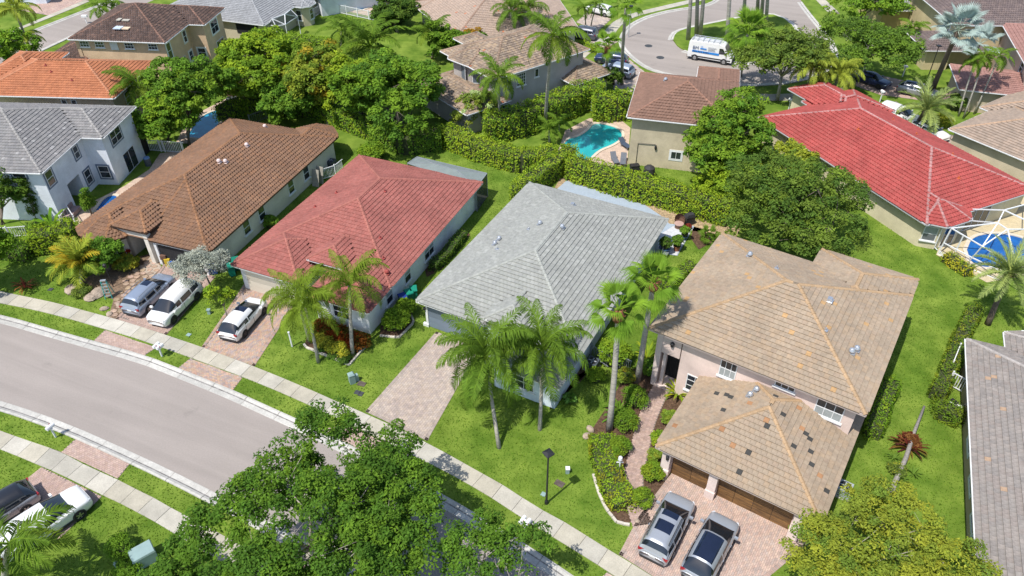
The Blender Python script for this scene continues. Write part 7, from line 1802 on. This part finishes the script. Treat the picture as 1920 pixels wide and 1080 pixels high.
# screened porch behind the red roofed house
M_SCREEN = mat('grey insect screen', (.20, .235, .235), .75, .1, 2, alpha=.80); M_SCRD = mat('dark insect screen', (.035, .045, .045), .6, .1, 2, alpha=.72)
t = thing('screen_porch', 'flat grey screened porch behind the red roofed house', 'screen porch', G3(905, 385), 0)
O = np.array(at(905, 385)); cr = [np.array(at(px, py, 2.65)) - O for px, py in ((764, 306), (782, 294), (913, 325), (893, 352))]
hr = [cr[1] * .5 + cr[2] * .5 + np.array([0, 0])]
ridge0 = (cr[0] + cr[1]) / 2 * .70 + (cr[2] + cr[3]) / 2 * .30; ridge1 = (cr[0] + cr[1]) / 2 * .35 + (cr[2] + cr[3]) / 2 * .65
c3 = [(*c, 2.65) for c in cr]; r0 = (*ridge0, 3.0); r1 = (*ridge1, 3.0)
for P_ in ((c3[0], c3[1], r0), (c3[1], c3[2], r1, r0), (c3[2], c3[3], r1), (c3[3], c3[0], r0, r1)): mb = MB(); mb.poly(P_); mb.build('roof_screen', M_SCREEN, t)
for a_, b_ in ((c3[1], c3[2]), (c3[2], c3[3]), (c3[0], c3[1])):
    for k in range(4):
        p = np.array(a_) + (np.array(b_) - np.array(a_)) * k / 4; q = np.array(a_) + (np.array(b_) - np.array(a_)) * (k + 1) / 4
        mb = MB(); mb.poly([(p[0], p[1], 0), (q[0], q[1], 0), tuple(q), tuple(p)]); mb.build('side_screen', M_SCRD, t)
mb = MB()
for a_, b_ in ((c3[0], c3[1]), (c3[1], c3[2]), (c3[2], c3[3]), (c3[3], c3[0]), (r0, r1), (c3[1], r0), (c3[0], r0), (c3[2], r1), (c3[3], r1)): mb.bar(a_, b_, .06)
for c in c3: mb.bar((c[0], c[1], 0), c, .07)
mb.build('frame', M_FG, t); sheet('porch_floor', [tuple(c + O) for c in cr], .03, mat('porch concrete', (.34, .33, .31), .9, .1, 2)); o = MB(); 
# white pool cage beside the bright red roofed house
t = thing('pool_cage', 'white framed pool cage over the deep blue pool', 'pool cage', G3(1755, 476), 0); O = np.array([*at(1755, 476), 0])
def Q(px, py, z): return np.array([*at(px, py, z), z]) - O
fl = dict(a=Q(1758, 477, 0), b=Q(1808, 500, 0), c=Q(1880, 528, 0), d=Q(1990, 560, 0)); tp = dict(a=Q(1784, 428, 2.7), b=Q(1842, 462, 2.7), c=Q(1905, 500, 2.7), d=Q(1990, 545, 2.7))
pk = dict(p=Q(1871, 418, 3.9), q=Q(1889, 430, 3.9), r=Q(1883, 394, 3.9), s=Q(1935, 380, 3.9), u=Q(1960, 430, 3.9))
ev = dict(e=Q(1824, 414, 2.75), f=Q(1818, 392, 2.75), g=Q(1930, 362, 2.75), h=Q(1990, 400, 2.75))
mid = dict(a=fl['a'] * .55 + tp['a'] * .45, b=fl['b'] * .55 + tp['b'] * .45, c=fl['c'] * .55 + tp['c'] * .45)
for A_, B_ in ((fl['a'], tp['a']), (fl['b'], tp['b']), (fl['c'], tp['c']), (fl['a'] * .5 + fl['b'] * .5, tp['a'] * .6 + tp['b'] * .4), (tp['a'], tp['b']), (tp['b'], tp['c']), (tp['c'], tp['d']), (fl['a'], fl['b']), (fl['b'], fl['c']), (mid['a'], mid['b']), (mid['b'], mid['c']), (tp['a'], pk['p']), (tp['b'], pk['q']), (tp['b'], pk['p']), (pk['p'], pk['q']), (pk['p'], pk['r']), (pk['r'], pk['s']), (pk['q'], tp['c']), (pk['q'], pk['u']), (ev['e'], pk['p']), (ev['f'], pk['r']), (ev['g'], pk['s']), (pk['s'], ev['h']), (pk['r'], pk['u']), (tp['d'], pk['u'])):
    mb = MB(); mb.bar(tuple(A_), tuple(B_), .085, .085); mb.build('beam', M_FW, t)
mb = MB(); mb.bar(tuple(fl['a'] + [0, 0, .2]), tuple(fl['b'] + [0, 0, .2]), .05, .4); mb.build('kick_plate', M_FW, t)
# small white cage at the silver grey roofed house
t = thing('pool_cage', 'small faceted white screen cage at the yellow house, top', 'pool cage', G3(520, 52), 0); O = np.array([*at(520, 52), 0])
E_ = [Q(502, 46, 2.6), Q(517, 49, 2.6), Q(535, 46, 2.6), Q(558, 31, 2.6)]; U = [Q(510, 35, 3.5), Q(534, 27, 3.7), Q(545, 18, 3.5)]
for A_, B_ in list(zip(E_, E_[1:])) + list(zip(U, U[1:])) + [(E_[0], U[0]), (E_[1], U[0]), (E_[2], U[1]), (E_[3], U[2]), (E_[2], U[0]), (E_[3], U[1])] + [(e * [1, 1, 0], e) for e in E_]:
    mb = MB(); mb.bar(tuple(A_), tuple(B_), .10, .10); mb.build('beam', M_FW, t)
for tri in ((E_[0], E_[1], U[0]), (E_[1], E_[2], U[0]), (E_[2], E_[3], U[1]), (E_[2], U[1], U[0]), (E_[3], U[2], U[1])): mb = MB(); mb.poly([tuple(x) for x in tri]); mb.build('screen', M_SCRD, t)

# ---- back patio of the grey house
M_WICK = mat('brown wicker', (.14, .075, .05), .8, .3, 10, bump=.5, bscale=30); M_TERRA = mat('terracotta', (.34, .13, .07), .85, .12, 4); M_BPOT = mat('blue glazed pot', (.03, .07, .16), .3, .15, 4)
t = thing('wicker_chair', 'brown wicker egg chair on the back patio by the hedge', 'chair', G3(1272, 427), D(-40))
mb = MB(); mb.lathe((0, 0, 0), [(.38, 0), (.34, .2), (.42, .42)], 14); mb.build('base', M_WICK, t)
mb = MB(); mb.lathe((0, 0, .42), [(.42, 0), (.45, .08), (.38, .1)], 14); mb.build('seat', mat('pinkish cushion', (.40, .27, .23), .9, .1, 3), t)
mb = MB(); nseg = 12
for i in range(nseg):
    a0 = math.pi * (.0 + i / nseg); a1 = math.pi * (i + 1) / nseg
    for z0, z1, r0_, r1_ in ((.42, .8, .46, .52), (.8, 1.15, .52, .48), (1.15, 1.4, .48, .3)):
        mb.poly([(math.cos(a0) * r0_, math.sin(a0) * r0_, z0), (math.cos(a1) * r0_, math.sin(a1) * r0_, z0), (math.cos(a1) * r1_, math.sin(a1) * r1_, z1), (math.cos(a0) * r1_, math.sin(a0) * r1_, z1)])
mb.build('backrest', M_WICK, t)
def potted(label, px, py, pr, ph, mt, lm, sr, sh, seed, z0=.05):
    t = thing('plant_pot', label, 'plant pot', G3(px, py)); t.location.z = z0; mb = MB(); mb.lathe((0, 0, 0), [(pr * .7, 0), (pr, ph), (pr * 1.08, ph), (pr * 1.05, ph - .05), (pr * .8, ph - .06)], 14); mb.build('pot', mt, t)
    q = shrub('potted_shrub', label.replace('pot', 'shrub in the pot') if False else 'leafy plant growing in the ' + label.split(' holding')[0], at(px, py), sr, sh, lm, n=28, per=40, size=.09, seed=seed, z0=z0 + ph - .05); return t
potted('terracotta pot holding a leafy plant at the patio front', 1268, 470, .33, .5, M_TERRA, L_GREEN, .6, 1.3, 1); potted('blue glazed pot holding a leafy plant in the patio row', 1282, 450, .3, .45, M_BPOT, L_GREEN, .55, 1.1, 2); potted('small terracotta bowl holding herbs near the wicker chair', 1290, 430, .26, .25, M_TERRA, L_RED, .25, .3, 3); potted('dark pot holding dense foliage against the pale blue wall', 1245, 475, .5, .6, M_BPOT, L_DEEP, .65, 1.2, 4)
t = thing('barbecue', 'dark covered grill next to the wicker chair', 'grill', G3(1291, 420), D(20)); mb = MB(); mb.box((0, 0, .45), (.9, .55, .9)); mb.build('cart', M_BLACK, t); mb = MB(); mb.box((0, 0, 1.0), (.95, .6, .3), taper=.75); mb.build('hood', M_CLAD, t)
t = thing('garden_chair', 'grey metal garden chair at the corner of the pale blue house', 'chair', G3(1246, 482), D(60))
for x in (-.22, .22):
    for y in (-.22, .22): mb = MB(); mb.bar((x, y, 0), (x, y, .42), .03); mb.build('leg', M_METAL, t)
mb = MB(); mb.box((0, 0, .44), (.5, .5, .04)); mb.build('seat', M_METAL, t); mb = MB(); mb.box((0, .24, .7), (.5, .03, .5)); mb.build('backrest', M_METAL, t)
# ---- pool terrace furniture at the beige house
def lounger(label, px, py, rz, mt):
    t = thing('sun_lounger', label, 'sun lounger', G3(px, py), rz, 'loungers on the brick pool terrace'); t.location.z = .03
    mb = MB(); mb.box((0, -.3, .36), (.62, 1.2, .06)); mb.build('seat', mt, t); mb = MB(); mb.bar((0, .3, .36), (0, .85, .8), .62, .05); mb.build('backrest', mt, t)
    for x in (-.27, .27):
        for y in (-.8, .3): mb = MB(); mb.bar((x, y, 0), (x, y, .36), .05); mb.build('leg', M_FG, t)
M_SLING = mat('grey sling', (.12, .13, .15), .8, .1, 4)
lounger('grey lounger at the wall of the blank beige house, left', 1152, 304, D(10), M_SLING); lounger('grey lounger at the wall of the blank beige house, right', 1168, 306, D(-10), M_SLING); lounger('dark blue folded lounger near the turquoise pool', 1171, 276, D(30), mat('navy cover', (.05, .07, .11), .7, .1, 3))
t = thing('barbecue', 'black round cover grill against the blank beige wall', 'grill', G3(1216, 330)); mb = MB(); mb.lathe((0, 0, 0), [(.5, 0), (.62, .5), (.55, 1.0), (.2, 1.25)], 12); mb.build('cover', M_CLAD, t); mb = MB(); mb.bar((-.2, .3, 1.15), (.2, .3, 1.15), .05); mb.build('handle', M_BLACK, t)
t = thing('storage_box', 'small black storage box left of the round grill', 'box', G3(1189, 321), D(10)); mb = MB(); mb.box((0, 0, .35), (.9, .6, .7)); mb.build('chest', M_CLAD, t); mb = MB(); mb.box((0, 0, .73), (.95, .65, .07)); mb.build('lid', M_BLACK, t)
# ---- odds and ends
M_WOODG = mat('weathered grey wood', (.24, .22, .20), .95, .25, 2, bump=.5, bscale=9, stretch=(4, 4, .6))
t = thing('fallen_palm_trunk', 'grey weathered leaning trunk over the bronze bromeliads', 'trunk', G3(1672, 918)); a_ = Vector(G3(1733, 762, .9)) - Vector(G3(1672, 918)); mb = MB(); mb.tube([(0, 0, .1), tuple(a_ * .33 + Vector((.1, 0, .2))), tuple(a_ * .66), tuple(a_)], [.17, .15, .12, .08], 9); mb.build('stem', M_WOODG, t, smooth=True)
mb = MB(); mb.lathe((0, 0, -.05), [(.3, 0), (.2, .3), (.15, .4)], 9); mb.build('root_flare', M_WOODG, t)
t = thing('scooter', 'white and black cluttered cart in the right side yard', 'cart', G3(1788, 768), D(-60)); mb = MB(); mb.box((0, 0, .45), (.9, .35, .25)); mb.build('body', M_WHITE, t); mb = MB(); mb.bar((.4, 0, .5), (.5, 0, 1.0), .06); mb.bar((.5, -.3, 1.0), (.5, .3, 1.0), .05); mb.build('handlebar', M_METAL, t); mb = MB(); mb.box((-.2, 0, .65), (.5, .28, .12)); mb.build('seat', M_BLACK, t)
for x in (-.35, .4): mb = MB(); mb.tube([(x, -.07, .22), (x, .07, .22)], .22, 14); mb.build('wheel', M_TYRE, t)
t = thing('patio_set', 'covered pinkish outdoor sofa under the white house loggia', 'sofa', G3(136, 404), D(85)); mb = MB(); mb.box((0, 0, .3), (2.0, .9, .35)); mb.build('seat', mat('dusty pink cover', (.34, .25, .24), .9, .1, 2), t); mb = MB(); mb.box((0, .4, .6), (2.0, .25, .6)); mb.build('backrest', mat('dusty pink cover', (.34, .25, .24)), t)
t = thing('grill_cart', 'blue lidded drum by the sliding door of the white house', 'barrel', G3(279, 310)); mb = MB(); mb.lathe((0, 0, 0), [(.32, 0), (.34, .6), (.3, .85)], 12); mb.build('drum', M_ACB, t); mb = MB(); mb.lathe((0, 0, .85), [(.34, 0), (.3, .12), (.05, .18)], 12); mb.build('lid', mat('blue lid', (.12, .22, .4), .5, .1, 3), t)
for i, (px, py) in enumerate(((592, 350), (600, 344))):
    mb = MB(); mb.box((0, 0, .9), (.05, .8, 1.8)); o = mb.build('shutter_panel', mat('weathered panel', (.30, .28, .24), .8, .2, 2)); o.location = G3(px, py); o.rotation_euler = (0, .25, D(70)); tag(o, ['weathered panel leaning on the brown roofed house, left', 'weathered panel leaning on the brown roofed house, right'][i], 'panel')
t = thing('yard_bench', 'dark patio chair by the rounded hedge and half hidden pool', 'chair', G3(436, 190)); mb = MB(); mb.box((0, 0, .4), (1.2, .9, .2)); mb.build('seat', M_SLING, t); mb = MB(); mb.box((0, .4, .8), (1.2, .12, .7)); mb.build('backrest', M_WICK, t)
t = thing('garage_clutter', 'yellow and blue toys in the open garage of the brown roofed house', 'toys', G3(318, 498)); mb = MB(); mb.box((0, 0, .4), (.5, .4, .8)); mb.build('crate', mat('toy yellow', (.5, .36, .03), .6, .1, 3), t); mb = MB(); mb.box((.5, -.1, .3), (.6, .5, .6)); mb.build('tub', mat('toy blue', (.02, .1, .4), .6, .1, 3), t); mb = MB(); mb.box((-.3, .1, .9), (.5, .4, .4)); mb.build('bag', M_WICK, t)
t = thing('umbrella_table', 'grey round parasol dish beside the peach house wall', 'parasol', G3(178, 128)); mb = MB(); mb.tube([(0, 0, 0), (0, 0, 2.2)], .04, 6); mb.build('pole', M_METAL, t); mb = MB(); mb.lathe((0, 0, 2.1), [(1.3, 0), (.7, .25), (.05, .4)], 12); mb.build('canopy', M_SLING, t)
t = thing('drone_dish', 'white satellite mailbox on the far left road side', 'mailbox', G3(163, 44), 0); mb = MB(); mb.box((0, 0, .5), (.1, .1, 1.0)); mb.build('post', M_MBOX, t); mb = MB(); mb.box((0, 0, 1.1), (.8, .35, .3)); mb.build('letter_box', M_MBOX, t)
grass_blades(360000, (-46, 46, 21, 74), .03, .085)
